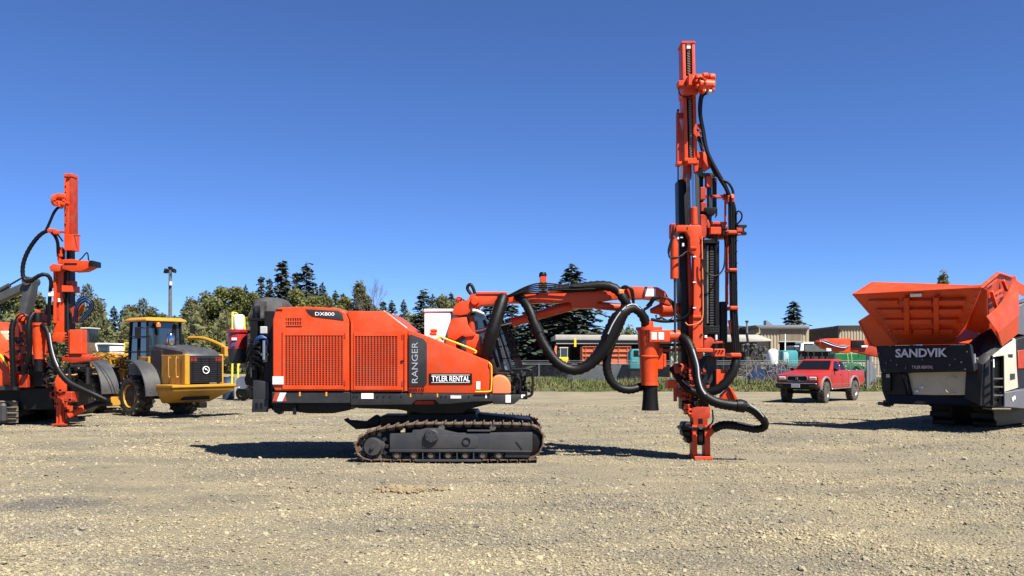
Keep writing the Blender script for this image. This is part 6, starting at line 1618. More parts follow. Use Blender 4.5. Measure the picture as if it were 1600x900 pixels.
# ------------------------------------------------------------------ red pickup
PK = thing('pickup_truck', 'red lifted pickup truck with big muddy tyres parked before the grass', 'pickup truck', (0, 0, 0), math.atan2(-.755, -.656))
fl = Vector((WX(1287, 34.4), 34.4))
f_, l_ = Vector((-.656, -.755)), Vector((.755, -.656))
PK.location = (*(fl - l_ * .74), 0)               # root under the middle of the front axle
PRED = mat('pickup_red_paint', (0.40, 0.020, 0.011), 0.35, var=0.1, coat=0.05, dirt=0.06, spec=0.35)
CHROMEY = mat('chrome_trim', (0.62, 0.63, 0.65), 0.2, metal=0.9)
def KB(name, x0, x1, y0, y1, z0, z1, m, bevel=0.02, parent=PK): return MB().box(x0, x1, y0, y1, z0, z1).build(name, m, parent, bevel)
wb = 2.95
arch = lambda xc, r=.46, zc=.50: [(xc + r * math.cos(a), zc + r * math.sin(a)) for a in np.linspace(0.08, math.pi - .08, 9)]
side = [(.62, .62), (.70, .66), (.72, .98), (.66, 1.06), (-.55, 1.20), (-.62, 1.215), (-2.35, 1.215), (-2.38, 1.20), (-4.05, 1.20), (-4.12, 1.16), (-4.12, .68)]
side += [(x, z) for x, z in reversed(arch(-wb))]
side += [(-wb + .46, .56), (-.52, .56)] + [(x, z) for x, z in reversed(arch(0))] + [(.46, .60)]
body = MB().prism(side, -.82, .82).build('body', PRED, PK, 0.035, seg=2)
cabm = MB().loft([[(-.62, -.76, 1.20), (-2.30, -.76, 1.20), (-2.30, .76, 1.20), (-.62, .76, 1.20)], [(-1.22, -.62, 1.64), (-2.14, -.62, 1.64), (-2.14, .62, 1.64), (-1.22, .62, 1.64)], [(-1.34, -.57, 1.675), (-2.06, -.57, 1.675), (-2.06, .57, 1.675), (-1.34, .57, 1.675)]]).build('cab', PRED, PK, 0.03, seg=2)
PGL = mat('pickup_glass', (0.008, 0.010, 0.011), 0.12, spec=0.35)
def quad(name, pts, m, parent, th=.012):
    P = [Vector(p) for p in pts]
    n = (P[1] - P[0]).cross(P[2] - P[0]).normalized()
    k = len(P)
    c = sum(P, Vector()) / k
    if n.dot(c - Vector((-1.5, 0, 1.2))) < 0: n = -n
    vs = [tuple(p - n * .01) for p in P] + [tuple(p + n * th) for p in P]
    return MB().add(vs, [tuple(range(k)), tuple(range(2 * k - 1, k - 1, -1))] + [(i, i + k, (i + 1) % k + k, (i + 1) % k) for i in range(k)]).build(name, m, parent, 0.003)
quad('windscreen', [(-.70, -.68, 1.26), (-.70, .68, 1.26), (-1.17, .57, 1.605), (-1.17, -.57, 1.605)], PGL, cabm)
quad('door_window', [(-.92, .745, 1.24), (-1.58, .745, 1.24), (-1.62, .637, 1.585), (-1.24, .637, 1.585)], PGL, cabm)
quad('rear_side_window', [(-1.68, .745, 1.24), (-2.20, .745, 1.24), (-2.08, .637, 1.585), (-1.70, .637, 1.585)], PGL, cabm)
quad('rear_window', [(-2.285, -.62, 1.26), (-2.285, .62, 1.26), (-2.17, .54, 1.60), (-2.17, -.54, 1.60)], PGL, cabm)
for s in (-1, 1):
    KB('mirror', -.95, -.80, s * .80 if s > 0 else -.95, .95 if s > 0 else -.80, 1.20, 1.33, BLACK, 0.03)
KB('bed_floor', -4.0, -2.45, -.66, .66, 1.19, 1.212, BLACK, 0.002)
for y0, y1 in ((-.83, -.74), (.74, .83)): KB('bed_rail', -4.1, -2.38, y0, y1, 1.20, 1.225, CHROMEY, 0.008)
hoodm = MB().loft([[(.66, -.70, 1.045), (-.56, -.76, 1.195), (-.56, .76, 1.195), (.66, .70, 1.045)], [(.55, -.60, 1.085), (-.60, -.66, 1.235), (-.60, .66, 1.235), (.55, .60, 1.085)]]).build('bonnet', PRED, PK, 0.02)
gr2 = MB().prismx([(-.40, .93), (-.34, 1.02), (.34, 1.02), (.40, .93), (.34, .84), (-.34, .84)], .70, .735).build('grille', BLACK, PK, 0.008)
MB().tube([(.735, y, z) for y, z in ((-.42, .93), (-.36, 1.035), (.36, 1.035), (.42, .93), (.36, .825), (-.36, .825), (-.42, .93))], .022, 6).build('grille_surround', CHROMEY, gr2)
for k in range(3): KB('grille_bar', .733, .748, -.34, .34, .872 + .05 * k, .884 + .05 * k, GREY, 0.002, gr2)
MB().lathe([(.035, .745), (.055, .745), (.055, .76), (.035, .76)], (0, 0, .93), 'x', 18, True).build('emblem', CHROMEY, gr2)
KB('emblem_bar', .748, .762, -.05, .05, .945, .955, CHROMEY, 0.002, gr2)
HL = mat('headlight_lens', (0.55, 0.53, 0.50), 0.12, coat=0.5)
for s in (-1, 1):
    a, b = sorted((s * .46, s * .76)); KB('headlight', .62, .738, a, b, .86, 1.0, HL, 0.03)
    a, b = sorted((s * .70, s * .81)); KB('marker_lamp', .52, .70, a, b, .87, .99, AMBER if False else HL, 0.02)
bp = KB('front_bumper', .62, .88, -.82, .82, .56, .76, BLACKSTEEL, 0.04)
KB('bumper_trim', .86, .892, -.80, .80, .735, .765, CHROMEY, 0.008, bp)
plt = KB('licence_plate', .885, .90, -.17, .17, .585, .725, mat('plate_white', (0.55, 0.57, 0.64), 0.5, var=0.2, vscale=25), 0.004, bp)
for s in (-1, 1):
    a, b = sorted((s * .52, s * .76)); KB('fog_lamp', .872, .888, a, b, .62, .70, GREY, 0.006, bp)
FL = mat('fender_flare_grey', (0.24, 0.18, 0.19), 0.6)
for xc in (0, -wb):
    for s in (-1, 1):
        rings = []
        for a in np.linspace(0.02, math.pi - .02, 13):
            c, q = math.cos(a), math.sin(a)
            rings.append([(xc + c * r, s * y, .50 + q * r) for r, y in ((.45, .80), (.52, .80), (.51, .875), (.45, .875))])
        MB().loft(rings).build('fender_flare', FL if s > 0 else FL, PK, 0.006)
KB('side_step', -2.5, -.55, .70, .86, .50, .55, CHROMEY, 0.015); KB('frame_rail', -4.0, .6, -.45, .45, .50, .64, BLACKSTEEL, 0.01)
KB('door_handle', -1.62, -1.46, .82, .845, 1.05, 1.085, PRED, 0.006); KB('belt_trim', -4.05, .4, .818, .826, .68, .70, CHROMEY, 0.002)
for x in (-.60, -1.68, -2.34): KB('door_seam', x - .006, x + .006, .815, .823, .62, 1.19, BLACK, 0)
MUD = mat('muddy_tyre', (0.10, 0.088, 0.068), 0.9, col2=(0.045, 0.040, 0.034), vscale=6, bump=0.3)
ptm = tyre_mesh(.40, .28, .215, 22, .028); ptm.materials.append(MUD)
prm = rim_mesh(.215, .28); prm.materials.append(mat('dull_alloy', (0.32, 0.31, 0.30), 0.4, metal=0.6, var=0.3))
for x in (0, -wb):
    for s in (-1, 1):
        w_ = inst(ptm, 'wheel', PK, (x, s * .74, .395), (0, x, (0.12 if x == 0 else 0) + (0 if s > 0 else math.pi)))
        inst(prm, 'rim', w_)
KB('front_axle', -.07, .07, -.7, .7, .33, .46, BLACKSTEEL); KB('rear_axle', -wb - .07, -wb + .07, -.7, .7, .33, .46, BLACKSTEEL)
# ------------------------------------------------------------------ things along the back of the yard
def T(name, label, cat, px, D, group=None):
    t = thing(name, label, cat, (WX(px, D), D, 0), 0, group)
    t['worldbuilt'] = 1
    return t
GALV = mat('galvanised_steel', (0.30, 0.31, 0.32), 0.45, metal=0.5, var=0.2)
TAN = mat('tan_cladding', (0.40, 0.325, 0.215), 0.6, var=0.12, vscale=0.5)
BROWN = mat('shaded_brown_cladding', (0.10, 0.075, 0.045), 0.7, var=0.2, vscale=0.6)  # brown end wall with its shade put into the dark colour
ROOFGREY = mat('grey_roof_sheet', (0.22, 0.23, 0.26), 0.5, var=0.15)
CREAMROOF = mat('cream_roof_sheet', (0.50, 0.48, 0.42), 0.6, var=0.12)
DARKIN = mat('dark_timber', (0.030, 0.022, 0.018), 0.8, var=0.4, vscale=0.8)
TEAL = mat('teal_paint', (0.05, 0.34, 0.36), 0.5, var=0.2, dirt=0.15)
GREEN = mat('green_farm_paint', (0.012, 0.17, 0.04), 0.45, var=0.3)
TARP = mat('dark_tarpaulin', (0.040, 0.048, 0.054), 0.85, var=0.5, vscale=1.5, bump=0.6, bscale=3)
BLUETARP = mat('blue_tarpaulin', (0.012, 0.030, 0.10), 0.9, var=0.5, vscale=2, bump=0.3, bscale=4, spec=0.08)

# chain-link fence along the grass
FE = T('chain_link_fence', 'low grey chain-link fence running along the grass behind the yard', 'fence', 1000, 50.5)
DF = 50.5; FZ = 0.30
x0, x1 = WX(760, DF), WX(1760, DF)
xs_ = list(np.arange(WX(842, DF), x1, 1.95))
for x in [WX(785, DF), WX(815, DF)] + xs_:
    MB().cyl((x, DF, 0), (x, DF, WZ(569, DF) + .05), .030, n=6).build('post', GALV, FE)
for z in (WZ(569, DF),): MB().cyl((x0, DF, z), (x1, DF, z), .022, n=6).build('top_rail', GALV, FE)
for y in (563.5, 566): MB().cyl((x0, DF, WZ(y, DF)), (x1, DF, WZ(y, DF)), .008, n=4).build('wire', GALV, FE)
mb = MB()
H_ = WZ(569, DF) - .15
k = x0
while k < x1:
    for s in (1, -1):
        a, b = (k, k + H_) if s > 0 else (k + H_, k)
        mb.add([(a - .0025, DF, .15), (a + .0025, DF, .15), (b + .0025, DF, .15 + H_), (b - .0025, DF, .15 + H_)], [(0, 1, 2, 3)])
    k += .115
mb.build('wire_mesh', GALV, FE, 0, 0, stuff=True)

def corrugated(name, xa, xb, D0, D1, ztop0, ztop1, m, parent, pitch=.30, dep=.06):
    """upright ribbed cladding from (xa, D0) to (xb, D1)"""
    L_ = math.hypot(xb - xa, D1 - D0); n = max(2, int(L_ / pitch) * 4)
    ux, uy = (xb - xa) / L_, (D1 - D0) / L_
    vs, fs = [], []
    for i in range(n + 1):
        t = i / n; o = dep if i % 4 in (1, 2) else 0
        x, y = xa + (xb - xa) * t + uy * o * 1, D0 + (D1 - D0) * t - ux * o
        vs += [(x, y, 0), (x, y, ztop0 + (ztop1 - ztop0) * t)]
    for i in range(n): fs.append((2 * i, 2 * i + 2, 2 * i + 3, 2 * i + 1))
    return MB().add(vs, fs).build(name, m, parent, 0, 0)

# long open shed with a cream roof edge
D = 72
SH = T('shed', 'long open-fronted shed with a cream roof edge behind the hanging hoses', 'shed', 955, D)
PP('roof', [(868, 523), (1052, 523.5), (1052, 532), (868, 531)], D, 9, CREAMROOF, SH, 0.03)
PB('eave_shade', [(869, 1051, 531.5, 536)], D + .3, 0.12, mat('eave_shade_grey', (0.16, 0.16, 0.16), 0.7), SH, 0.01); PB('gutter', [(869, 1051, 535.5, 537.5)], D + .15, 0.12, CREAMROOF, SH, 0.01)  # grey strip paints the shade under the roof edge; gutter before it
PB('rear_wall', [(872, 1048, 536, 594)], D + 6, 0.2, DARKIN, SH); PB('end_wall', [(871, 873, 536, 594)], D + .4, 6, DARKIN, SH); PB('end_wall', [(1046, 1048, 536, 594)], D + .4, 6, DARKIN, SH)
for x in (889, 930, 972, 1014): PB('post', [(x, x + 1.6, 536, 594)], D + .4, 0.12, DARKIN, SH, 0.01)
PB('warning_board', [(897, 900.5, 529, 542)], D - .15, 0.08, YELLOWRAIL, SH, 0.01)
# orange panelled container in front of it
D = 66
CT = T('container', 'orange ribbed steel container standing under the cream shed roof', 'container', 948, D)
PB('body', [(910, 986, 542, 569)], D, 2.2, mat('container_orange', (0.62, 0.15, 0.05), 0.6, var=0.2, dirt=0.2), CT, 0.02)
for x in (910, 914.8, 927.5, 940.5, 953.5, 966.5, 980, 985): PB('rib', [(x, x + 1.1, 541.6, 569)], D - .06, 0.08, MATS['container_orange'], CT, 0.005)
for y in (541, 549, 556, 567.5): PB('rail', [(910, 986, y, y + 1.1)], D - .09, 0.1, MATS['container_orange'], CT, 0.005)
PB('skid', [(910, 986, 569, 596)], D + .2, 1.8, DARKIN, CT, 0.02)
# small yellow digger
D = 62
DG = T('mini_excavator', 'small yellow digger with a dark cab by the left end of the shed', 'excavator', 878, D)
PB('cab', [(875, 887, 544, 558)], D, 1.0, GLASS, DG, 0.05)
for x in (875, 886): PB('cab_post', [(x, x + 1.2, 543.5, 558)], D - .04, 0.08, CREAMROOF, DG, 0.01)
PB('cab_roof', [(874, 888, 542.5, 544.5)], D - .05, 1.1, CREAMROOF, DG, 0.02)
PP('upper_body', [(869, 563), (869, 558), (888, 558), (888, 565), (872, 565)], D - .1, 1.3, YELLOWRAIL, DG, 0.04)
PP('dozer_blade', [(874, 569), (874, 565), (886, 565), (886, 569)], D - .6, 0.2, YELLOWRAIL, DG, 0.02)
PP('boom', [(868, 560), (866, 545), (868, 540), (870.5, 541), (869.5, 548), (871, 560)], D - .1, 0.2, PALE_ORANGE, DG, 0.02)
for dd in (-.2, .9): PB('crawler_track', [(868, 889, 569, 598)], D + dd, 0.3, BLACKSTEEL, DG, 0.1)
# dark tarpaulin-covered row and teal machine
D = 58
tp = MB()
rr_ = random.Random(8)
xsT = np.linspace(WX(884, D), WX(986, D), 22)
rings = []
for i, x in enumerate(xsT):
    h = WZ(569, D) * (0.92 + .1 * rr_.random()) * (1 if 0 < i < 21 else .6)
    rings.append([(x, D - .2, 0), (x, D - .1 + .1 * rr_.random(), h * .6), (x, D + .3, h), (x, D + 1.1, h * .96), (x, D + 1.6, h * .5), (x, D + 1.7, 0)])
o = tp.loft(rings).build('covered_stack', TARP, None, 0, 50)
tag(o, 'dark tarpaulin-covered stack behind the fence, below the orange container', 'stack')
D = 57
TM = T('road_compressor', 'turquoise box-shaped compressor half hidden behind the cyclone', 'compressor', 995, D)
PP('housing', [(985, 576), (985, 551), (988, 545.5), (1006, 545), (1008, 548), (1008, 576)], D, 1.4, TEAL, TM, 0.05)
PB('window', [(990, 998, 547.5, 557)], D - .02, 0.05, GLASS, TM, 0.01); PB('panel', [(987.5, 996, 559, 566)], D - .03, 0.05, TEAL, TM, 0.01); PB('base', [(985, 1008, 576, 592)], D + .1, 1.1, BLACKSTEEL, TM, 0.03)
for x in (989, 1003): MB().lathe([(0, 0), (.28, 0), (.3, .05), (.3, .2), (0, .2)], (WX(x, D), D - .1, .3), 'y', 16).build('wheel', BLACK, TM)

# tan metal buildings on the right
D = 95
B1 = T('metal_building', 'tan ribbed metal building with grey roof and dark open doorway', 'building', 1220, D)
za = WZ(513.5, D)
corrugated('front_wall', WX(1188, D), WX(1218, D), D, D, za, za, TAN, B1); corrugated('front_wall', WX(1253, D), WX(1263.5, D), D, D, za, za, TAN, B1)
MB().box(WX(1218, D), WX(1253, D), D - .02, D + .1, WZ(534, D), za).build('door_header', TAN, B1, 0)
mb = MB()
for k in range(19): pbox(mb, 1218.5 + 1.85 * k, 1219.4 + 1.85 * k, 513.5, 534, D - .08, 0.08)
mb.build('header_ribs', TAN, B1, 0, stuff=True)
PB('door_opening', [(1218, 1253, 534, 590)], D + 5, 0.1, BLACK, B1, 0); PB('door_trim', [(1217.3, 1253.5, 533, 534.3)], D - .12, 0.15, CREAMROOF, B1, 0)
PP('roof', [(1180, 508), (1258, 507.5), (1264.5, 510), (1264.5, 513), (1188, 513), (1186, 512)], D - .3, 14, ROOFGREY, B1, 0.02)
PB('roof_edge', [(1188, 1264.5, 512, 514.2)], D - .36, 0.1, mat('dark_trim', (0.06, 0.055, 0.05), 0.6), B1, 0)
corrugated('side_wall', WX(1263.5, D), WX(1263.5, D) + .2, D, D + 13, za, za, TAN, B1); corrugated('side_wall', WX(1188, D), WX(1188, D), D, D + 13, za, za, TAN, B1)
PP('roof_vent', [(1197, 508), (1197, 500.5), (1198, 500.5), (1208, 507.5)], D + 3, 1.0, ROOFGREY, B1, 0)
PP('downpipe', [(1186, 512), (1188, 512), (1188, 521), (1181, 524), (1181, 522), (1186, 519)], D - .3, 0.15, TAN, B1, 0)
D = 101
B2 = T('outbuilding', 'dark grey roofed building left of the tan building', 'building', 1160, D)
PP('roof', [(1120, 524), (1120, 512), (1150, 508), (1186, 512), (1186, 522.5), (1180, 524)], D, 8, mat('dark_roof', (0.055, 0.055, 0.06), 0.7), B2, 0.02)
PB('wall', [(1122, 1180, 523, 588)], D + .3, 7, DARKIN, B2, 0.02)
D = 84
AW = T('lean_to', 'cream roofed lean-to beside the tan building', 'lean-to', 1175, D)
PP('roof', [(1120, 534), (1120, 523), (1185, 523), (1206, 531), (1206, 533), (1184, 533.5)], D, 6, CREAMROOF, AW, 0.02)
for x in (1130, 1165, 1203): PB('post', [(x, x + 1.4, 533, 590)], D + .3, 0.15, GREY, AW, 0.01)
PB('end_wall', [(1199, 1206, 532, 545)], D + .5, 0.1, TAN, AW, 0); PB('rear_wall', [(1122, 1205, 533, 588)], D + 5, 0.1, DARKIN, AW, 0)
D = 70
CH = T('flue_pipe', 'thin upright flue pipe with a cap before the dark roof', 'pipe', 1167, D)
MB().tube([W(1168, 590, D), W(1168.5, 534, D), W(1166.5, 520, D)], .10, 8).build('lower_pipe', GREY, CH); MB().cyl(W(1167.3, 522, D), W(1167, 503, D), .075, n=8).build('pipe', GALV, CH); MB().cyl(W(1167, 503.5, D), W(1167, 501, D), .14, n=8).build('cap', GREY, CH)
D = 92
B3 = T('metal_building', 'tan ribbed metal building with a brown end wall, partly behind the crusher', 'building', 1330, D)
corrugated('front_wall', WX(1310, D), WX(1420, D), D, D, WZ(509, D), WZ(507, D), TAN, B3)
corrugated('end_wall', WX(1280, D) - .0, WX(1310, D), D + 4.0, D, WZ(513, D), WZ(509, D), BROWN, B3)
PB('band', [(1280.5, 1309.5, 515, 523)], D + 3.4, 0.1, mat('ochre_band', (0.16, 0.115, 0.03), 0.7), B3, 0)
mb = MB().add([W(1279, 513.5, D + 3.8), W(1310, 508.5, D - .3), (WX(1310, D) + 14, D - .3, WZ(507, D)), (WX(1280, D) + 14, D + 12, WZ(507, D)), W(1279, 514.6, D + 3.8), W(1310, 509.8, D - .3), (WX(1310, D) + 14, D - .3, WZ(508.4, D)), (WX(1280, D) + 14, D + 12, WZ(508.4, D))], [(0, 1, 2, 3), (4, 7, 6, 5), (0, 4, 5, 1), (1, 5, 6, 2), (2, 6, 7, 3), (3, 7, 4, 0)])
mb.build('roof', MATS['dark_trim'], B3, 0); PB('wall_lamp', [(1312.5, 1315.5, 514.5, 518)], D - .3, 0.3, DARKIN, B3, 0.02); PB('downpipe', [(1279, 1280.6, 514, 530)], D + 3.7, 0.1, CREAMROOF, B3, 0)

# clutter behind the fence on the right
D = 64
TK = T('water_tank', 'white upright dome-topped tank behind the fence', 'tank', 1207.5, D)
MB().lathe([(0, WZ(545, D)), (.2, WZ(545.6, D)), (.33, WZ(548, D)), (.41, WZ(553, D)), (.43, WZ(560, D)), (.42, WZ(568, D)), (.38, WZ(572, D)), (0, WZ(572, D))], (WX(1207.5, D), D, 0), 'z', 28).build('shell', WHITE, TK, 0, 50)
PB('stand', [(1199, 1216, 571.5, 596)], D - .3, 0.6, DARKIN, TK, 0.02)
D = 62
PT = T('portable_toilet', 'teal plastic cubicle with a pale door panel behind the pickup', 'cubicle', 1235, D)
PP('housing', [(1223, 573), (1223, 549), (1225, 547.5), (1244, 547.5), (1247, 551), (1247, 571), (1244, 573)], D, 1.1, TEAL, PT, 0.03)
PP('door_panel', [(1224.5, 566), (1224.5, 550.5), (1231, 550.5), (1232.5, 553), (1232.5, 566)], D - .03, 0.04, mat('pale_aqua_panel', (0.42, 0.58, 0.58), 0.5, var=0.15), PT, 0.02); PB('skirt', [(1222, 1232, 568, 580)], D - .05, 1.0, BLACK, PT, 0.05)
PB('base', [(1224, 1246, 573, 594)], D + .05, 0.9, DARKIN, PT, 0.02)
PB('vent_pipe', [(1226.3, 1227.8, 522, 548)], D + .5, 0.08, WHITE, PT, 0)
D = 70
FT = T('flatbed_truck', 'old white-cabbed truck with a grey box parked behind the red pickup', 'truck', 1275, D)
PB('box_body', [(1257, 1300, 538, 550)], D, 2.2, mat('grey_green_body', (0.11, 0.13, 0.12), 0.6, var=0.3), FT, 0.04); PB('roof_edge', [(1255, 1272, 534.5, 537.5)], D - .05, 2.0, WHITE, FT, 0.03)
PB('cab', [(1240, 1256, 540, 550)], D + .1, 1.9, GALV, FT, 0.08); PB('cab_window', [(1242, 1252, 541.5, 547)], D + .05, 0.08, GLASS, FT, 0.02); PP('door_edge', [(1250, 548), (1252, 537), (1256, 536), (1256, 548)], D - .1, 0.3, WHITE, FT, 0.02)
PB('chassis', [(1244, 1306, 550, 572)], D + .2, 1.8, DARKIN, FT, 0.04)
for x in (1262, 1271, 1284, 1294): PB('stake', [(x, x + 1.3, 549, 566)], D - .02, 0.1, GREY, FT, 0)
for x in (1250, 1290): MB().lathe([(0, 0), (.42, 0), (.5, .08), (.5, .3), (0, .3)], (WX(x, D), D - .1, .5), 'y', 18).build('wheel', BLACK, FT)
D = 47
CV = T('conveyor', 'folded orange conveyor boom sticking out left of the crusher', 'conveyor', 1330, D)
PP('boom', [(1288, 529), (1329, 528.5), (1329, 552), (1312, 550.5), (1300, 547), (1290, 545), (1280, 538)], D, 0.7, ORANGE, CV, 0.03)
PP('boom_section', [(1329.5, 531), (1362, 531), (1385, 552), (1385, 560), (1329.5, 549)], D + .1, 0.5, ORANGE_DULL, CV, 0.03); PP('dark_side', [(1331, 532), (1350, 532), (1352, 543), (1331, 543)], D + .02, 0.1, BLACKSTEEL, CV, 0.01)
PB('drive_drum', [(1278, 1288, 531, 540)], D + .05, 0.7, ORANGE_DULL, CV, 0.12)
for k in range(4): hose('hose', [(1284, 531 + k, D - .05), (1294, 534 + 1.5 * k, D - .08), (1306, 539 + k, D - .08), (1318, 541 + k, D - .06), (1327, 541, D)], 0.7, (BLUEHOSE, BLACK, LABEL, BLACK)[k], CV)
PB('roller_plate', [(1313, 1322, 539, 545)], D - .06, 0.06, GALV, CV, 0.01); PB('bright_bracket', [(1291, 1299, 544, 549), (1346, 1356, 540, 543)], D - .04, 0.1, LABEL, CV, 0.02)
MB().bar(W(1304, 547, D + .3), W(1305, 611, D + .3), .07).build('support_leg', GALV, CV); MB().bar(W(1355.5, 552, D + .3), W(1355.5, 611, D + .3), .12).build('support_leg', GALV, CV)
D = 55
GM = T('farm_implement', 'green farm implement with pale curved tubes behind the pickup bed', 'farm machine', 1330, D)
PB('hopper', [(1304, 1356, 552, 566)], D + .3, 1.2, GREEN, GM, 0.05); PP('shield', [(1312, 578), (1318, 569), (1330, 566.5), (1342, 567), (1356, 576), (1356, 580)], D - .2, 0.6, GREEN, GM, 0.05); PB('frame', [(1308, 1357, 578, 583)], D, 0.9, BLACKSTEEL, GM, 0.03)
for x in (1324, 1330): MB().tube([W(x - 2, 550, D - .1), W(x, 556, D - .15), W(x + 1, 567, D - .2)], .05, 8, 4).build('spout', mat('pale_green_tube', (0.16, 0.36, 0.14), 0.5) if 'pale_green_tube' not in MATS else MATS['pale_green_tube'], GM)
MB().tube([W(1342, 552, D - .1), W(1341, 560, D - .1)], .04, 8).build('spout', GREEN, GM); MB().bar(W(1338, 570, D - .3), W(1350, 580, D - .3), .12).build('link', GREEN, GM, 0.01)
for x in (1316, 1348): MB().lathe([(0, 0), (.42, 0), (.46, .06), (.46, .2), (0, .2)], (WX(x, D), D - .3, .46), 'y', 18).build('wheel', BLACK, GM)
mb = MB(); rr_ = random.Random(17)
for k in range(14): pbox(mb, *(lambda x, y: (x, x + 1.6, y, y + 1.2))(rr_.uniform(1320, 1354), rr_.uniform(566, 580)), D - .35, 0.08)
mb.build('bright_fittings', LABEL, GM, 0, stuff=True)
D = 49
GP = T('gate_post', 'stout galvanised gate post beside the crusher', 'post', 1359, D)
MB().cyl(W(1358.5, 608, D), W(1358.5, 556, D), .13, n=12).build('post', GALV, GP); MB().lathe([(.14, 0), (.14, .05), (0, .1)], W(1358.5, 556, D), 'z', 12).build('cap', GALV, GP)
for k in range(3):
    o = MB().prism(poly([(1363 + 3 * k, 606), (1363 + 3 * k, 566 + 5 * k), (1365.6 + 3 * k, 565 + 5 * k), (1365.6 + 3 * k, 606)], D), D + .1 + .05 * k, D + .16 + .05 * k).build('board', GALV, None, 0.01)
    tag(o, ('tall', 'middle', 'short')[k] + ' grey board leaning beside the gate post', 'board', 'boards by the gate post')
# blue sheeted heaps, dark scrap and a tangle of pale poles
for i, (xa, xb, top, Dd, lab) in enumerate(((1170, 1196, 571, 56, 'navy sheeted heap behind the fence left of the white tank'), (1200, 1232, 570, 57, 'blue sheeted heap in front of the teal cubicle'), (1344, 1372, 588, 56, 'low dark sheeted heap near the gate post'))):
    rings = []
    for x in np.linspace(WX(xa, Dd), WX(xb, Dd), 12):
        e = (x - WX((xa + xb) / 2, Dd)) / (WX(xb, Dd) - WX(xa, Dd)) * 2
        h = WZ(top, Dd) * (1 - .35 * e * e) * (0.92 + .12 * rr_.random())
        rings.append([(x, Dd - .5, 0), (x, Dd - .4 + .15 * rr_.random(), h * .55), (x, Dd, h), (x, Dd + .7, h * .9), (x, Dd + 1.2, 0)])
    o = MB().loft(rings).build('sheeted_heap', BLUETARP if i < 2 else TARP, None, 0, 50)
    tag(o, lab, 'heap')
mb = MB(); rr_ = random.Random(77)
for k in range(70):
    x, y = rr_.uniform(1160, 1199), rr_.uniform(536, 590); w_ = rr_.uniform(1.5, 6)
    pbox(mb, x, x + w_, y, y + rr_.uniform(1.5, 6), 66 + rr_.uniform(0, 3), .5)
o = mb.build('scrap_heap', mat('scrap_metal', (0.035, 0.045, 0.04), 0.6, col2=(0.16, 0.14, 0.12), vscale=2.5), None, 0.02, 0)
tag(o, 'jumbled dark scrap machinery under the lean-to', 'scrap', kind='stuff')
mb = MB()
for k in range(80):
    x = rr_.uniform(1146, 1238); y0 = rr_.uniform(574, 596); D_ = rr_.uniform(51, 53)
    a = rr_.gauss(0, .7)
    L_ = rr_.uniform(8, 24)
    mb.tube([W(x, y0, D_), W(x + math.sin(a) * L_ * .5 + rr_.gauss(0, 1.5), y0 - math.cos(a) * L_ * .5, D_), W(x + math.sin(a) * L_, y0 - math.cos(a) * L_ * .9, D_)], rr_.uniform(.012, .03), 4)
o = mb.build('brushwood', mat('dry_brush', (0.24, 0.20, 0.15), 0.9, col2=(0.08, 0.065, 0.05), vscale=0.4), None, 0, 40)
tag(o, 'tangle of dry pale branches and poles along the fence', 'brushwood', kind='stuff')

# floodlight pole
D = 60
FP = T('floodlight_pole', 'tall thin floodlight pole rising behind the loader cab', 'floodlight', 266, D)
MB().tube([(WX(266, D), D, 0), W(266, 480, D), W(266, 420, D)], [.15, .12, .10], 10).build('pole', mat('weathered_pole', (0.13, 0.12, 0.11), 0.8, var=0.3), FP)
MB().cyl(W(260, 423, D), W(272, 423, D), .04, n=6).build('crossarm', GREY, FP)
for x, s in ((260, -1), (272, 1)):
    MB().prism(poly([(x - 3.2, 426 - s), (x + 2.6, 427), (x + 3, 421), (x - 1, 419)], D), D - .25, D + .15).build('lamp', BLACKSTEEL, FP, 0.04)
MB().lathe([(0, 0), (.16, 0), (.16, .12), (0, .16)], W(266, 420, D), 'z', 10).build('lamp', BLACKSTEEL, FP)
PB('junction_box', [(264.5, 267.5, 440, 446)], D - .25, 0.2, LABEL, FP, 0.02)

# machines parked behind the loader
D = 46
DT = T('dump_truck', 'brown-bodied dump truck with a white cab behind the left drill rig', 'truck', 150, D)
PP('dump_body', [(122, 558), (122, 537), (128, 535), (147, 535.5), (151, 549), (150, 558)], D, 2.2, mat('brown_body', (0.14, 0.085, 0.045), 0.7, var=0.3), DT, 0.04)
PB('cab', [(151, 170, 538, 553)], D + .2, 1.8, GLASS, DT, 0.05); PB('cab_roof', [(148.5, 169, 536, 538.5)], D + .1, 2.0, WHITE, DT, 0.03); PP('cab_pillar', [(148, 538), (150, 538), (152.5, 549), (150.5, 549)], D + .05, 0.1, WHITE, DT, 0.01); PB('bonnet', [(168, 174, 541, 554)], D + .3, 1.6, LABEL, DT, 0.05)
PB('chassis', [(124, 176, 556, 580)], D + .2, 1.7, BLACKSTEEL, DT, 0.03)
for x in (132, 143, 168): MB().lathe([(0, 0), (.42, 0), (.5, .08), (.5, .35), (0, .35)], (WX(x, D), D - .1, .5), 'y', 18).build('wheel', BLACK, DT)
D = 40
GRD = T('motor_grader', 'yellow grader frame with bright linkages seen past the loader front', 'grader', 178, D)
PP('main_frame', [(140, 566), (150, 555), (172, 551), (205, 556), (205, 563), (172, 560), (152, 566), (142, 574)], D, 0.5, YEL, GRD, 0.03)
PB('engine_cowl', [(172, 192, 552, 572)], D + .2, 0.8, YEL, GRD, 0.06); PP('handrail', [(193, 548), (194, 535), (201, 535), (201, 536.3), (195.5, 536.6), (194.6, 548)], D - .1, 0.05, YELLOWRAIL, GRD, 0)
PB('circle_drive', [(150, 168, 562, 578)], D + .1, 0.6, GREY, GRD, 0.05)
for x in (146, 190): MB().lathe([(0, 0), (.42, 0), (.52, .08), (.52, .35), (0, .35)], (WX(x, D), D + .1, .52), 'y', 18).build('wheel', BLACK, GRD)
mb = MB(); rr_ = random.Random(5)
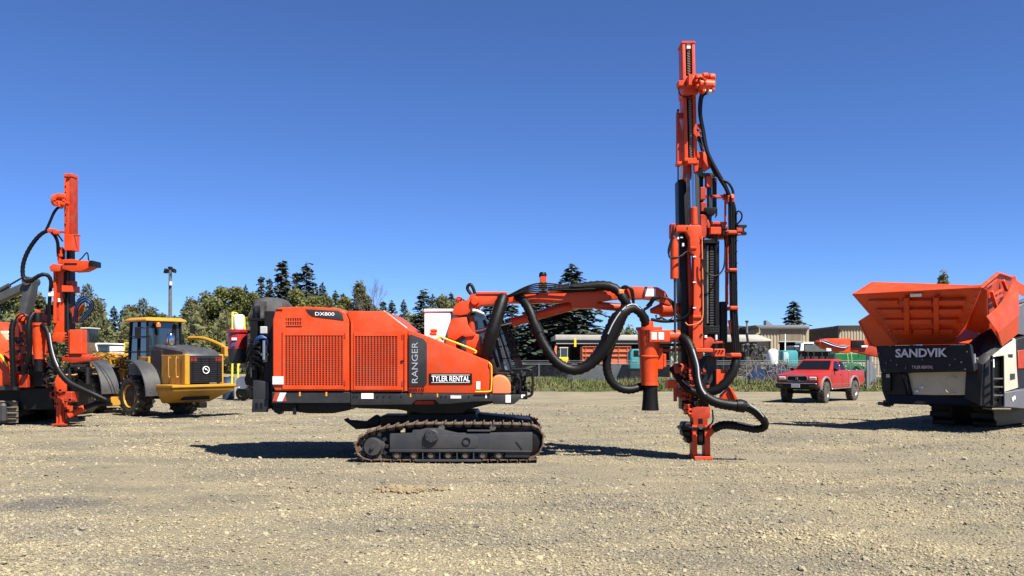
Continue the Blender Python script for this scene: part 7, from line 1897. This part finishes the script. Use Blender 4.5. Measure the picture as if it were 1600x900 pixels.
for k in range(34): mb.bar(W(rr_.uniform(142, 200), rr_.uniform(548, 576), D - .1), W(rr_.uniform(142, 200), rr_.uniform(548, 576), D - .1), .04) if k % 2 else pbox(mb, *(lambda x, y: (x, x + 3, y, y + 3))(rr_.uniform(145, 200), rr_.uniform(550, 574)), D - .15, .1)
mb.build('linkages', YEL, GRD, 0, stuff=True)
D = 55
TC = T('tractor', 'far tractor cab with a pale roof above the dump truck body', 'tractor', 133, D)
PB('cab', [(127, 140, 514, 536)], D, 1.2, GLASS, TC, 0.03); PB('roof', [(125, 141, 511.5, 514)], D - .1, 1.4, CREAMROOF, TC, 0.03); PB('body', [(110, 142, 536, 582)], D, 1.3, BLACKSTEEL, TC, 0.05)
for x in (127, 139.5): PB('pillar', [(x, x + 1, 514, 536)], D - .04, 0.06, GREY, TC, 0)
for x in (116, 136): MB().lathe([(0, 0), (.55, 0), (.66, .1), (.66, .4), (0, .4)], (WX(x, D), D - .2, .66), 'y', 18).build('wheel', BLACK, TC)
# barrel and small trailer seen under the red tank
D = 38
BR = T('oil_drum', 'blue steel drum standing beside the loader bumper', 'drum', 357, D)
MB().lathe([(0, 0), (.24, 0), (.25, .02), (.24, .3), (.255, .32), (.24, .34), (.24, .6), (.255, .62), (.24, .64), (.24, .90), (.25, .92), (0, .92)], (WX(357, D), D, 0), 'z', 22).build('shell', mat('drum_blue', (0.05, 0.085, 0.15), 0.5, var=0.3), BR, 0, 40)
MB().cyl((WX(357, D) + .1, D - .1, .92), (WX(357, D) + .1, D - .1, .95), .04, n=10).build('bung', GREY, BR)
D = 36
SL = T('tilt_trailer', 'small trailer frame with yellow braces behind the red tank', 'trailer', 376, D)
MB().bar(W(362, 574, D), W(392, 574, D), .10, .08).build('frame', GREY, SL); MB().bar(W(378, 558, D), W(372, 574, D), .08).build('brace', YELLOWRAIL, SL); MB().bar(W(366, 556, D), W(376, 574, D), .07).build('brace', GREY, SL); MB().bar(W(382, 556, D), W(386, 566, D), .12).build('brace', YELLOWRAIL, SL)
PB('deck', [(362, 392, 571, 574)], D + .1, 1.2, GREY, SL, 0.01)
for dd in (.0, 1.2): MB().lathe([(0, 0), (.14, 0), (.16, -.02), (.26, 0), (.3, .06), (.3, .2), (0, .2)], (WX(379, D), D + dd, .3), 'y', 18).build('wheel', BLACK, SL)
